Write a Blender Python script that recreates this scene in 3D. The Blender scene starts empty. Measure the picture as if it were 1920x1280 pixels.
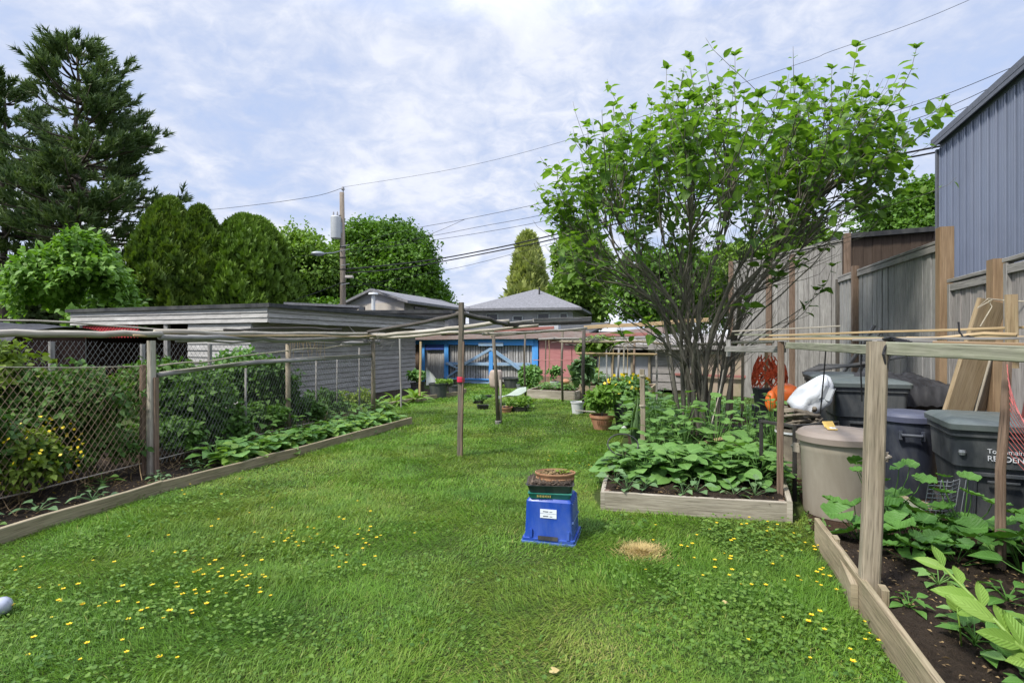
import bpy, math, random
import numpy as np
from mathutils import Vector, Matrix
random.seed(7)
rng = np.random.default_rng(11)
R = math.radians
scene = bpy.context.scene
COL = scene.collection
EYE = 1.5
AX = Vector((0.347, 0.938, 0)).normalized()      # along the garden
CX = Vector((0.938, -0.347, 0)).normalized()     # across the garden

def G(u, v):                       # a spot on the ground, read off the photo
    y = EYE * 1000.0 / (v - 640.0)
    return Vector(((u - 960) * y / 1000.0, y, 0))
def P(u, v, y):
    return Vector(((u - 960) * y / 1000.0, y, EYE - (v - 640) * y / 1000.0))
def W(d, t, z=0):                  # d across, t along the garden
    return CX * d + AX * t + Vector((0, 0, z))

# ------------------------------------------------------------------ materials
MATS = {}
class NT:
    def __init__(s, name):
        m = bpy.data.materials.new(name); m.use_nodes = True
        s.m = m; s.t = m.node_tree; s.n = s.t.nodes; s.l = s.t.links
        s.b = s.n['Principled BSDF']; s.out = s.n['Material Output']
    def node(s, ty, **kw):
        n = s.n.new(ty)
        for k, v in kw.items():
            if k.startswith('i_'):
                n.inputs[k[2:]].default_value = v
            else:
                setattr(n, k, v)
        return n
    def link(s, a, b): s.l.new(a, b)
    def mapped(s, src, scale):
        mp = s.node('ShaderNodeMapping'); mp.inputs['Scale'].default_value = scale
        s.link(src, mp.inputs['Vector']); return mp.outputs['Vector']
    def noise(s, vec, scale, detail=4, rough=.55, dist=0):
        n = s.node('ShaderNodeTexNoise')
        n.inputs['Scale'].default_value = scale; n.inputs['Detail'].default_value = detail
        n.inputs['Roughness'].default_value = rough; n.inputs['Distortion'].default_value = dist
        if vec is not None: s.link(vec, n.inputs['Vector'])
        return n.outputs['Fac']
    def ramp(s, fac, stops, interp='LINEAR'):
        r = s.node('ShaderNodeValToRGB'); cr = r.color_ramp; cr.interpolation = interp
        while len(cr.elements) < len(stops): cr.elements.new(0.5)
        for e, (p, c) in zip(cr.elements, stops):
            e.position = p
            e.color = (c, c, c, 1) if isinstance(c, (int, float)) else (*c, 1)
        s.link(fac, r.inputs['Fac']); return r.outputs['Color']
    def mix(s, fac, a, b, mode='MIX'):
        n = s.node('ShaderNodeMix', data_type='RGBA', blend_type=mode)
        for sock, v in ((n.inputs[0], fac), (n.inputs[6], a), (n.inputs[7], b)):
            if isinstance(v, (int, float)): sock.default_value = v
            elif isinstance(v, tuple): sock.default_value = (*v, 1)
            else: s.link(v, sock)
        return n.outputs[2]
    def math(s, op, a, b=0.0, clamp=False):
        n = s.node('ShaderNodeMath', operation=op); n.use_clamp = clamp
        for i, v in ((0, a), (1, b)):
            if isinstance(v, (int, float)): n.inputs[i].default_value = v
            else: s.link(v, n.inputs[i])
        return n.outputs[0]
    def bump(s, h, strength=.3, dist=.01):
        b = s.node('ShaderNodeBump'); b.inputs['Strength'].default_value = strength
        b.inputs['Distance'].default_value = dist
        s.link(h, b.inputs['Height']); s.link(b.outputs['Normal'], s.b.inputs['Normal'])
    def uv(s, name='UVMap'): return s.node('ShaderNodeUVMap', uv_map=name).outputs['UV']
    def pos(s): return s.node('ShaderNodeNewGeometry').outputs['Position']
    def objc(s): return s.node('ShaderNodeTexCoord').outputs['Object']
    def color(s, c):
        if isinstance(c, tuple): s.b.inputs['Base Color'].default_value = (*c, 1)
        else: s.link(c, s.b.inputs['Base Color'])
    def set(s, rough=.7, spec=.3, metal=0):
        s.b.inputs['Roughness'].default_value = rough
        s.b.inputs['Specular IOR Level'].default_value = spec
        s.b.inputs['Metallic'].default_value = metal

def wood(name, base, dark, light, moss=None, mossamt=.0, rough=.85, grain=1.0):
    t = NT(name); uv = t.uv()
    g1 = t.noise(t.mapped(uv, (2.2, 55, 1)), 1, 5, .65, .4)
    g2 = t.noise(t.mapped(uv, (.9, 5, 1)), 1, 4, .6, .3)
    g3 = t.noise(t.mapped(uv, (6, 140, 1)), 1, 2, .5)
    c = t.ramp(g1, [(.28, dark), (.5, base), (.72, light)])
    c = t.mix(t.ramp(g2, [(.35, 0.0), (.65, .75)]), c, t.ramp(g2, [(.3, dark), (.7, light)]))
    c = t.mix(t.ramp(g3, [(.3, .55 * grain), (.46, 0.0)]), c, tuple(x * .35 for x in dark))
    if moss:
        mz = t.noise(t.mapped(uv, (3, 7, 1)), 1.5, 6, .7)
        c = t.mix(t.ramp(mz, [(.5 - .12 * mossamt, 0.0), (.75, mossamt)]), c, moss)
    t.color(c); t.set(rough, .2); t.bump(g1, .5 * grain, .006)
    MATS[name] = t.m; return t.m

def leafmat(name, cols, rough=.5, trans=.3, tcol=None, vein=True):
    """cols: list of tones for the random value stored in uv.x; uv.y runs along the leaf"""
    t = NT(name); uv = t.uv()
    sx = t.node('ShaderNodeSeparateXYZ'); t.link(uv, sx.inputs[0])
    n = len(cols)
    c = t.ramp(sx.outputs[0], [(i / max(1, n - 1), cc) for i, cc in enumerate(cols)])
    nz = t.noise(t.pos(), 1.7, 3)
    c = t.mix(t.ramp(nz, [(.35, 0.0), (.7, .45)]), c, tuple(x * 1.25 for x in cols[-1]))
    if vein:      # pale midrib, slanting side veins, a few blemishes
        s2 = t.node('ShaderNodeSeparateXYZ'); t.link(t.uv('blade'), s2.inputs[0])
        ax = t.math('ABSOLUTE', t.math('SUBTRACT', s2.outputs[0], .5))
        rib = t.ramp(ax, [(.012, .42), (.05, 0.0)])
        sv = t.math('SINE', t.math('MULTIPLY', t.math('SUBTRACT', s2.outputs[1], t.math('MULTIPLY', ax, .75)), 52.0))
        side = t.ramp(sv, [(.80, 0.0), (1.0, .16)])
        c = t.mix(t.math('MAXIMUM', rib, side), c, tuple(min(1, x * 1.35 + .02) for x in cols[-1]))
        bl = t.noise(t.pos(), 34, 4, .7); c = t.mix(t.ramp(bl, [(.62, 0.0), (.72, .55)]), c, tuple(x * .55 + .01 for x in cols[0]))
        t.bump(sv, .35, .003)
    t.color(c); t.set(rough, .3)
    tr = t.node('ShaderNodeBsdfTranslucent')
    tc = t.mix(1.0, c, (tcol or (1.25, 1.35, .55)), 'MULTIPLY')
    t.link(tc, tr.inputs['Color'])
    ms = t.node('ShaderNodeMixShader'); ms.inputs[0].default_value = trans
    t.link(t.b.outputs[0], ms.inputs[1]); t.link(tr.outputs[0], ms.inputs[2])
    t.link(ms.outputs[0], t.out.inputs['Surface'])
    MATS[name] = t.m; return t.m

def plain(name, c, rough=.5, spec=.4, metal=0, var=.18, scale=6, dirt=None, dirtamt=.4, bump=0):
    t = NT(name); o = t.objc()
    nz = t.noise(o, scale, 6, .6)
    col = t.mix(t.ramp(nz, [(.3, 0.0), (.72, 1.0)]), tuple(x * (1 - var) for x in c), tuple(min(1, x * (1 + var)) for x in c))
    if dirt:
        dz = t.noise(t.mapped(o, (1, 1, .35)), scale * .6, 8, .7, .6)
        col = t.mix(t.ramp(dz, [(.42, 0.0), (.62, dirtamt)]), col, dirt)
    t.color(col); t.set(rough, spec, metal)
    rz = t.noise(o, scale * 2.3, 4)
    t.link(t.ramp(rz, [(.3, max(0, rough - .12)), (.7, min(1, rough + .12))]), t.b.inputs['Roughness'])
    if bump: t.bump(t.noise(o, scale * 8, 4), bump, .004)
    MATS[name] = t.m; return t.m

# ------------------------------------------------------------------ object helpers
WLOC = {}
def link(o, parent=None, wloc=None):
    COL.objects.link(o)
    if parent is not None:
        o.parent = parent; WLOC[o.name] = WLOC[parent.name]
    else:
        WLOC[o.name] = Vector(wloc or (0, 0, 0)); o.location = WLOC[o.name]
    return o
def tag(o, label=None, cat=None, group=None, kind=None):
    if label: o['label'] = label
    if cat: o['category'] = cat
    if group: o['group'] = group
    if kind: o['kind'] = kind
    return o
def thing(name, label, cat, loc=(0, 0, 0), group=None):
    o = bpy.data.objects.new(name, None); o.empty_display_size = .1
    link(o, None, loc); return tag(o, label, cat, group)
def copy_tree(o, loc=None, rot=None, scale=None, label=None, parent=None):
    c = o.copy(); COL.objects.link(c)
    if parent is not None: c.parent = parent
    if loc is not None: c.location = loc
    if rot is not None: c.rotation_euler = (0, 0, rot)
    if scale is not None: c.scale = (scale,) * 3
    if label: c['label'] = label
    for ch in list(o.children): copy_tree(ch, parent=c)
    return c

class MB:
    """collects shapes with uv (u runs along the grain, in metres)"""
    def __init__(s): s.v = []; s.f = []; s.uv = []
    def face(s, idx, uvs=None):
        s.f.append(tuple(idx)); s.uv.extend(uvs if uvs else [(0, 0)] * len(idx))
    def prism(s, path, prof, up=(0, 0, 1), scales=None, closed=False, off=None, cap=True, fixed=None):
        """sweep the 2-D profile (list of (a,b)) along path; a = sideways, b = up"""
        path = [Vector(p) for p in path]; up = Vector(up); n = len(prof)
        off = random.uniform(0, 90) if off is None else off
        per = [0]
        for i in range(n):
            a, b = prof[i], prof[(i + 1) % n]; per.append(per[-1] + math.hypot(b[0] - a[0], b[1] - a[1]))
        b0 = len(s.v); L = 0; us = []; m = len(path)
        for i, p in enumerate(path):
            if closed: d = path[(i + 1) % m] - path[i - 1]
            else: d = path[min(i + 1, m - 1)] - path[max(i - 1, 0)]
            d.normalize()
            side = d.cross(up)
            if side.length < 1e-3: side = d.cross(Vector((1, 0, 0)))
            side.normalize(); u2 = side.cross(d)
            if fixed: side, u2 = fixed
            k = scales[i] if scales else 1
            for (a, b) in prof: s.v.append(tuple(p + side * (a * k) + u2 * (b * k)))
            if i: L += (p - path[i - 1]).length
            us.append(L)
        rng_ = m if closed else m - 1
        for i in range(rng_):
            j = (i + 1) % m; u1 = us[i]; u2_ = us[j] if j else us[-1] + .1
            for k in range(n):
                k2 = (k + 1) % n
                s.face((b0 + i * n + k, b0 + j * n + k, b0 + j * n + k2, b0 + i * n + k2),
                       [(u1 + off, per[k] + off), (u2_ + off, per[k] + off), (u2_ + off, per[k + 1] + off), (u1 + off, per[k + 1] + off)])
        if cap and not closed:
            c0 = [(off + a * .3, off + b) for a, b in prof]
            s.face([b0 + k for k in range(n)], c0)
            s.face([b0 + (m - 1) * n + k for k in range(n)][::-1], c0[::-1])
        return s
    def beam(s, p0, p1, w, h, up=(0, 0, 1), ch=None, seg=1, wob=0, off=None):
        c = min(w, h) * .12 if ch is None else ch
        a, b = w / 2, h / 2
        prof = [(-a + c, -b), (a - c, -b), (a, -b + c), (a, b - c), (a - c, b), (-a + c, b), (-a, b - c), (-a, -b + c)]
        p0, p1 = Vector(p0), Vector(p1)
        pts = []
        for i in range(seg + 1):
            p = p0.lerp(p1, i / seg)
            if wob and 0 < i < seg: p = p + Vector([random.uniform(-wob, wob) for _ in range(3)])
            pts.append(p)
        return s.prism(pts, prof, up, off=off)
    def tube(s, path, r, n=8, r1=None, closed=False, off=None):
        m = len(path)
        prof = [(math.cos(2 * math.pi * k / n), math.sin(2 * math.pi * k / n)) for k in range(n)]
        rr = [r + ((r1 if r1 is not None else r) - r) * i / max(1, m - 1) for i in range(m)] if not isinstance(r, (list, tuple)) else list(r)
        k0 = len(s.uv)
        s.prism(path, prof, (.13, .21, .97), rr, closed, off)
        mr = sum(rr) / len(rr)
        for i in range(k0, len(s.uv)): s.uv[i] = (s.uv[i][0], s.uv[i][1] * mr)
        return s
    def box(s, c, size, rot=0, ch=0.0, off=None):
        c = Vector(c); x, y, z = size
        d = Vector((math.cos(rot), math.sin(rot), 0)); e = Vector((-d.y, d.x, 0))
        if z >= x and z >= y:
            s.beam(c - Vector((0, 0, z / 2)), c + Vector((0, 0, z / 2)), x, y, up=e, ch=ch, off=off)
        elif x >= y:
            s.beam(c - d * (x / 2), c + d * (x / 2), y, z, ch=ch, off=off)
        else:
            s.beam(c - e * (y / 2), c + e * (y / 2), x, z, ch=ch, off=off)
        return s
    def lathe(s, prof, c, n=32, sx=1, sy=1, rot=0, off=0, wave=None):
        c = Vector(c); b0 = len(s.v)
        for (r, z) in prof:
            for k in range(n):
                a = 2 * math.pi * k / n; rr = r * (1 + (wave(a, z) if wave else 0))
                x, y = rr * math.cos(a) * sx, rr * math.sin(a) * sy
                s.v.append((c.x + x * math.cos(rot) - y * math.sin(rot), c.y + x * math.sin(rot) + y * math.cos(rot), c.z + z))
        for i in range(len(prof) - 1):
            for k in range(n):
                k2 = (k + 1) % n
                q = (b0 + i * n + k, b0 + i * n + k2, b0 + (i + 1) * n + k2, b0 + (i + 1) * n + k)
                s.face(q, [(prof[i][1], k / n), (prof[i][1], (k + 1) / n), (prof[i + 1][1], (k + 1) / n), (prof[i + 1][1], k / n)])
        return s
    def rings(s, rings, M=None, capb=True, capt=True):
        """loft of rounded rectangles: (z, w, d, cornerradius, dx, dy)"""
        b0 = len(s.v); n = None
        for rg in rings:
            z, w, d, cr = rg[:4]; dx, dy = (rg[4:6] if len(rg) > 4 else (0, 0))
            pts = []
            for (qx, qy, a0) in ((1, 1, 0), (-1, 1, 90), (-1, -1, 180), (1, -1, 270)):
                for k in range(5):
                    a = R(a0 + 90 * k / 4)
                    pts.append((qx * (w / 2 - cr) + cr * math.cos(a) + dx, qy * (d / 2 - cr) + cr * math.sin(a) + dy, z))
            n = len(pts)
            for p in pts:
                p = Vector(p); s.v.append(tuple(M @ p if M else p))
        for i in range(len(rings) - 1):
            for k in range(n):
                k2 = (k + 1) % n
                s.face((b0 + i * n + k, b0 + i * n + k2, b0 + (i + 1) * n + k2, b0 + (i + 1) * n + k))
        if capb: s.face([b0 + k for k in range(n)][::-1])
        if capt: s.face([b0 + (len(rings) - 1) * n + k for k in range(n)])
        return s
    def sheet(s, fn, nu, nv):
        b0 = len(s.v)
        for j in range(nv + 1):
            for i in range(nu + 1): s.v.append(tuple(fn(i / nu, j / nv)))
        for j in range(nv):
            for i in range(nu):
                a = b0 + j * (nu + 1) + i
                s.face((a, a + 1, a + nu + 2, a + nu + 1), [(i / nu, j / nv), ((i + 1) / nu, j / nv), ((i + 1) / nu, (j + 1) / nv), (i / nu, (j + 1) / nv)])
        return s
    def build(s, name, mat, parent=None, loc=None, smooth=False, local=False):
        me = bpy.data.meshes.new(name)
        org = Vector((0, 0, 0))
        if not local: org = WLOC[parent.name] if parent is not None else Vector(loc or (0, 0, 0))
        me.from_pydata([(x - org.x, y - org.y, z - org.z) for x, y, z in s.v], [], s.f)
        uvl = me.uv_layers.new(name='UVMap')
        uvl.data.foreach_set('uv', np.array(s.uv, dtype=np.float32).ravel())
        me.validate(); me.update()
        me.materials.append(MATS[mat] if isinstance(mat, str) else mat)
        if smooth:
            me.polygons.foreach_set('use_smooth', [True] * len(me.polygons))
            if smooth is not True and hasattr(me, 'set_sharp_from_angle'): me.set_sharp_from_angle(angle=R(smooth))
        o = bpy.data.objects.new(name, me)
        if parent is None and local: link(o, None, loc)
        else: link(o, parent, org)
        return o

# ------------------------------------------------------------------ foliage builder (numpy)
def strip_template(ts, ws, fold=.25, droop=.25, wavy=0.0):
    v = []; tri = []; uvy = []
    for t, w in zip(ts, ws):
        zc = -droop * t * t
        v += [(-w, t, zc + fold * w + wavy * math.sin(t * 9)), (0, t, zc), (w, t, zc + fold * w - wavy * math.sin(t * 9))]
        uvy += [t] * 3
    for i in range(len(ts) - 1):
        for j in range(2):
            a, b, c, d = i * 3 + j, i * 3 + j + 1, i * 3 + 4 + j, i * 3 + 3 + j
            tri += [(a, b, c), (a, c, d)]
    return np.array(v, float), np.array(tri, int), np.array(uvy, float)
T_OVATE = strip_template([0, .2, .45, .72, 1], [.02, .27, .34, .2, 0.0], .3, .22)
T_HEART = strip_template([0, .08, .3, .6, .85, 1], [.06, .33, .43, .33, .13, 0], .22, .3)
T_BROAD = strip_template([0, .1, .3, .55, .8, .94, 1], [.10, .36, .47, .46, .33, .15, 0], .14, .24, .02)
T_LONG = strip_template([0, .15, .4, .65, .85, 1], [.03, .12, .19, .17, .09, 0], .35, .35, .015)
T_STRAP = strip_template([0, .35, .7, 1], [.03, .045, .035, 0], .5, .45)
def simple_template(w=.36, fold=.12, droop=.1):
    return (np.array([(0, 0, 0), (w, .5, fold), (0, 1, -droop), (-w, .5, fold)], float), np.array([(0, 1, 2), (0, 2, 3)]), np.array([0, .5, 1, .5]))
T_SIMPLE = simple_template()
def blade_template():
    v = [(-.5, 0, 0), (.5, 0, 0), (-.36, .5, .10), (.36, .5, .10), (0, 1, .42)]
    return np.array(v, float), np.array([(0, 1, 3), (0, 3, 2), (2, 3, 4)]), np.array([0, 0, .5, .5, 1.])
T_BLADE = blade_template()
def round_template(n=22, lobes=5, amp=.08, cup=.24):
    v = [(0, .12, 0)]; uvy = [0.1]
    for ring, rr in ((0, .5), (1, 1.0)):
        for k in range(n):
            a = -math.pi / 2 + .16 + (2 * math.pi - .32) * k / (n - 1)
            r = .5 * rr * (1 + (amp if ring else amp * .4) * math.cos(lobes * (a + math.pi / 2)))
            z = cup * rr * rr * .5 + .05 * rr * math.cos(lobes * 2 * a)
            v.append((r * math.cos(a), .5 * .24 + .42 + r * math.sin(a) - .42 * (1 - rr) * 0, z)); uvy.append(rr)
    v[0] = (0, .54, -.02)
    tri = []
    for k in range(n - 1):
        tri += [(0, 1 + k, 2 + k), (1 + k, 1 + n + k, 2 + n + k), (1 + k, 2 + n + k, 2 + k)]
    return np.array(v, float), np.array(tri), np.array(uvy)
T_ROUND = round_template()
def tuft_template(n=24, seed=3):
    r = random.Random(seed); v = []; tri = []; uvy = []
    for i in range(n):
        a = r.uniform(0, 6.283); s = r.uniform(.25, .75); t0 = r.uniform(0, .55)
        d = Vector((math.cos(a) * s, r.uniform(.45, 1), math.sin(a) * s)); d.normalize(); d *= r.uniform(.26, .42)
        o = Vector((0, t0, 0)); sd = d.cross(Vector((r.uniform(-1, 1), r.uniform(-1, 1), r.uniform(-1, 1)))).normalized() * .042
        b = len(v); v += [tuple(o - sd), tuple(o + sd), tuple(o + d)]; tri.append((b, b + 1, b + 2)); uvy += [0, 0, 1]
    return np.array(v, float), np.array(tri), np.array(uvy, float)
T_TUFT = tuft_template()
def spray_template(seed=5):
    r = random.Random(seed); v = []; tri = []; uvy = []
    for a in (-55, -30, -8, 14, 36, 58):
        L = 1 - abs(a) / 110 + r.uniform(-.1, .1); a = R(a + r.uniform(-6, 6))
        d = Vector((math.sin(a), math.cos(a), 0)) * L; sd = Vector((math.cos(a), -math.sin(a), .25)) * .11
        m = d * .55; b = len(v); z = r.uniform(-.12, .05)
        v += [(0, 0, 0), tuple(m - sd + Vector((0, 0, z))), tuple(m + sd + Vector((0, 0, z + .06))), tuple(d + Vector((0, 0, z * 2)))]
        tri += [(b, b + 2, b + 1), (b + 1, b + 2, b + 3)]; uvy += [0, .5, .5, 1]
    return np.array(v, float), np.array(tri), np.array(uvy, float)
T_SPRAY = spray_template()

def unit(a):
    return a / np.maximum(1e-9, np.linalg.norm(a, axis=1, keepdims=True))
class FB:
    def __init__(s): s.V = []; s.T = []; s.U = []; s.W = []; s.n = 0
    def add(s, tmpl, Pn, A, N, S, rnd=None, wid=None):
        tv, tt, ty = tmpl; Pn = np.asarray(Pn, float); m = len(Pn)
        if m == 0: return s
        A = unit(np.asarray(A, float)); N = np.asarray(N, float)
        X = unit(np.cross(A, N + 1e-4)); Z = np.cross(X, A)
        S = np.broadcast_to(np.asarray(S, float), (m,)); wd = S if wid is None else np.broadcast_to(np.asarray(wid, float), (m,))
        V = (Pn[:, None, :] + tv[None, :, 0, None] * (X * wd[:, None])[:, None, :] + tv[None, :, 1, None] * (A * S[:, None])[:, None, :]
             + tv[None, :, 2, None] * (Z * S[:, None])[:, None, :])
        T = tt[None] + (np.arange(m) * len(tv))[:, None, None] + s.n
        rnd = rng.random(m) if rnd is None else np.asarray(rnd)
        U = np.stack([np.broadcast_to(rnd[:, None, None], (m,) + tt.shape), np.broadcast_to(ty[tt][None], (m,) + tt.shape)], -1)
        mw = max(1e-6, np.abs(tv[:, 0]).max()); tw = np.stack([tv[:, 0] / mw * .5 + .5, tv[:, 1]], 1)[tt]
        s.W.append(np.broadcast_to(tw[None], (m,) + tw.shape).reshape(-1, 2))
        s.V.append(V.reshape(-1, 3)); s.T.append(T.reshape(-1, 3)); s.U.append(U.reshape(-1, 2)); s.n += m * len(tv)
        return s
    def mb(s, mb, rnd=.3):
        """take over the triangles of an MB (stems in leaf colour)"""
        v = np.array(mb.v, float); tr = []
        for f in mb.f:
            for i in range(1, len(f) - 1): tr.append((f[0], f[i], f[i + 1]))
        tr = np.array(tr) + s.n
        s.V.append(v); s.T.append(tr); u = np.zeros((tr.size, 2)); u[:, 0] = rnd; s.U.append(u); s.W.append(np.zeros((tr.size, 2))); s.n += len(v); return s
    def build(s, name, mat, parent=None, loc=None, local=False, smooth=True, veins=True):
        V = np.concatenate(s.V); T = np.concatenate(s.T).astype(np.int32); U = np.concatenate(s.U).astype(np.float32)
        org = Vector((0, 0, 0))
        if not local: org = WLOC[parent.name] if parent is not None else Vector(loc or (0, 0, 0))
        V = (V - np.array(org)).astype(np.float32)
        me = bpy.data.meshes.new(name)
        me.vertices.add(len(V)); me.vertices.foreach_set('co', V.ravel())
        me.loops.add(T.size); me.loops.foreach_set('vertex_index', T.ravel())
        me.polygons.add(len(T)); me.polygons.foreach_set('loop_start', np.arange(0, T.size, 3, dtype=np.int32))
        me.polygons.foreach_set('loop_total', np.full(len(T), 3, dtype=np.int32))
        if smooth: me.polygons.foreach_set('use_smooth', np.ones(len(T), dtype=bool))
        uvl = me.uv_layers.new(name='UVMap'); uvl.data.foreach_set('uv', U.ravel())
        if veins:
            uv2 = me.uv_layers.new(name='blade'); uv2.data.foreach_set('uv', np.concatenate(s.W).astype(np.float32).ravel()); uvl.active_render = True
        me.update(calc_edges=True)
        me.materials.append(MATS[mat])
        o = bpy.data.objects.new(name, me)
        if parent is None and local: link(o, None, loc)
        else: link(o, parent, org)
        return o

def rdir(n, up=0.0, seed=None):
    d = rng.normal(size=(n, 3)); d = unit(d); d[:, 2] += up; return unit(d)
def in_poly(x, y, poly):
    ins = np.zeros(len(x), bool); n = len(poly); j = n - 1
    for i in range(n):
        xi, yi = poly[i]; xj, yj = poly[j]
        c = ((yi > y) != (yj > y)) & (x < (xj - xi) * (y - yi) / (yj - yi + 1e-12) + xi)
        ins ^= c; j = i
    return ins
def bez(p0, p1, p2, p3, n):
    out = []
    for i in range(n + 1):
        t = i / n; a = 1 - t
        out.append(Vector(p0) * a**3 + Vector(p1) * (3 * a * a * t) + Vector(p2) * (3 * a * t * t) + Vector(p3) * t**3)
    return out
def vnoise(x, y, s=1.0, seed=0):
    """smooth value noise 0..1 for numpy arrays"""
    r = np.random.default_rng(seed); tab = r.random((64, 64))
    x = np.asarray(x) * s; y = np.asarray(y) * s
    xi = np.floor(x).astype(int); yi = np.floor(y).astype(int); fx = x - xi; fy = y - yi
    fx = fx * fx * (3 - 2 * fx); fy = fy * fy * (3 - 2 * fy)
    g = lambda a, b: tab[a % 64, b % 64]
    return (g(xi, yi) * (1 - fx) + g(xi + 1, yi) * fx) * (1 - fy) + (g(xi, yi + 1) * (1 - fx) + g(xi + 1, yi + 1) * fx) * fy
# ------------------------------------------------------------------ materials
wood('grey_wood', (0.250, 0.237, 0.225), (0.106, 0.100, 0.094), (0.400, 0.388, 0.369), rough=.9)
wood('fence_wood', (.29, .285, .28), (.14, .135, .13), (.45, .445, .435), moss=(.2, .21, .17), mossamt=.2)
wood('purple_wood', (.285, .265, .255), (.135, .122, .117), (.45, .425, .41))
wood('post_wood', (0.270, 0.223, 0.162), (0.115, 0.095, 0.068), (0.446, 0.385, 0.297), moss=(.10, .12, .06), mossamt=.3)
wood('mossy_beam', (0.240, 0.240, 0.186), (0.102, 0.108, 0.078), (0.384, 0.384, 0.300), moss=(.12, .15, .075), mossamt=.55)
wood('brown_post', (0.188, 0.125, 0.088), (0.075, 0.056, 0.044), (0.300, 0.225, 0.175))
wood('cedar_new', (.255, .17, .10), (.14, .09, .055), (.37, .265, .165), rough=.7, grain=.5)
wood('tan_wood', (.42, .31, .17), (.24, .16, .08), (.55, .43, .27), rough=.75, grain=.6)
wood('plank_wood', (.34, .255, .15), (.19, .13, .075), (.46, .37, .25), moss=(.25, .22, .12), mossamt=.3, grain=.8)
wood('bed_wood', (0.356, 0.316, 0.253), (0.149, 0.127, 0.098), (0.517, 0.471, 0.391), moss=(.15, .15, .09), mossamt=.25)
wood('bed_wood_old', (0.294, 0.237, 0.156), (0.125, 0.100, 0.062), (0.450, 0.375, 0.263), moss=(.13, .15, .07), mossamt=.4)
wood('pole_wood', (0.375, 0.338, 0.275), (0.163, 0.144, 0.119), (0.575, 0.537, 0.463))
wood('dark_pole', (.085, .075, .065), (.03, .027, .024), (.16, .145, .13))
wood('brown_siding', (.085, .06, .045), (.05, .036, .028), (.12, .09, .07), grain=.5)
wood('old_siding', (.33, .315, .30), (.13, .12, .115), (.50, .485, .465), moss=(.3, .29, .26), mossamt=.2)
wood('slat_wood', (.36, .35, .345), (.12, .11, .105), (.58, .57, .565))
wood('bark', (.15, .135, .11), (.065, .057, .047), (.26, .24, .20), moss=(.10, .12, .06), mossamt=.4)
wood('dark_post', (.13, .11, .085), (.05, .042, .034), (.24, .21, .17))
wood('sunlit_siding', (.42, .41, .40), (.18, .17, .165), (.58, .57, .555), moss=(.3, .29, .26), mossamt=.3)  # paler copy of the garage siding, sunlight on the front put into colour
wood('pine_bark', (.085, .068, .055), (.04, .032, .027), (.14, .115, .095))
wood('utility_wood', (.22, .185, .15), (.11, .09, .072), (.31, .27, .225))
wood('red_board', (.35, .13, .115), (.20, .08, .07), (.46, .24, .21), moss=(.3, .25, .22), mossamt=.3)
wood('red_wall', (.48, .20, .20), (.36, .145, .15), (.56, .28, .27), grain=.35)
wood('faded_board', (.31, .25, .235), (.17, .13, .12), (.43, .37, .35), moss=(.36, .17, .15), mossamt=.5)
wood('blue_board', (.07, .33, .80), (.045, .21, .6), (.15, .44, .88), moss=(.22, .33, .45), mossamt=.35, grain=.4)
wood('deep_blue_board', (.055, .10, .37), (.04, .07, .28), (.08, .14, .44), grain=.4)
wood('pale_blue_board', (.28, .40, .52), (.14, .25, .40), (.46, .55, .63), moss=(.07, .22, .52), mossamt=.6, grain=.6)
plain('roof_felt', (.045, .047, .052), .85, .2, var=.3, scale=3, dirt=(.13, .13, .12), dirtamt=.5)
plain('shingle', (.19, .19, .205), .9, .2, var=.3, scale=9)
plain('stucco_grey', (.42, .41, .44), .9, .15, var=.08, scale=2, dirt=(.28, .27, .27))
plain('stucco_cream', (.5, .46, .42), .9, .15, var=.08, scale=2, dirt=(.3, .28, .26))
plain('stucco_pink', (.42, .33, .27), .9, .15, var=.12, scale=3, dirt=(.27, .25, .15), dirtamt=.8)
plain('white_panel', (.52, .54, .57), .6, .3, var=.07, scale=2, dirt=(.3, .3, .27), dirtamt=.5)
plain('dark_glass', (.03, .035, .045), .15, .5, var=.1)
plain('metal_blue', (.18, .21, .29), .5, .4, .1, var=.10, scale=.7, dirt=(.25, .27, .33), dirtamt=.25)
plain('flashing', (.12, .13, .155), .5, .4, .3, var=.1)
plain('tan_plastic', (.34, .305, .25), .55, .35, var=.08, scale=3, dirt=(.19, .155, .115), dirtamt=.5)
plain('tan_lid', (.25, .21, .182), .5, .35, var=.07, scale=4, dirt=(.19, .15, .12), dirtamt=.3)
plain('bin_plastic', (.036, .042, .05), .55, .35, var=.2, scale=4, dirt=(.15, .155, .155), dirtamt=.6)
plain('bin_lid', (.085, .105, .105), .5, .4, var=.12, scale=3, dirt=(.2, .21, .2), dirtamt=.35)
plain('navy_plastic', (.03, .036, .056), .5, .4, var=.2, scale=4, dirt=(.12, .13, .14), dirtamt=.6)
plain('navy_lid', (.07, .077, .12), .4, .45, var=.1, scale=4, dirt=(.16, .17, .2), dirtamt=.35)
plain('black_plastic', (.018, .018, .02), .4, .45, var=.3, scale=8, dirt=(.10, .095, .08), dirtamt=.4)
plain('dark_tub', (.05, .057, .062), .55, .35, var=.2, scale=6, dirt=(.14, .14, .12), dirtamt=.4)
plain('crate_blue', (.009, .055, .36), .4, .45, var=.16, scale=6, dirt=(.10, .16, .38), dirtamt=.4)
plain('crate_edge', (.09, .16, .42), .4, .4, var=.2, scale=9)
plain('crate_side', (.045, .10, .34), .4, .45, var=.3, scale=9, dirt=(.22, .30, .42), dirtamt=.5)
plain('green_plastic', (.02, .20, .15), .4, .45, var=.2, scale=8, dirt=(.1, .25, .2), dirtamt=.4)
plain('terracotta', (.42, .20, .115), .8, .2, var=.12, scale=6, dirt=(.48, .32, .23), dirtamt=.4)
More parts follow.
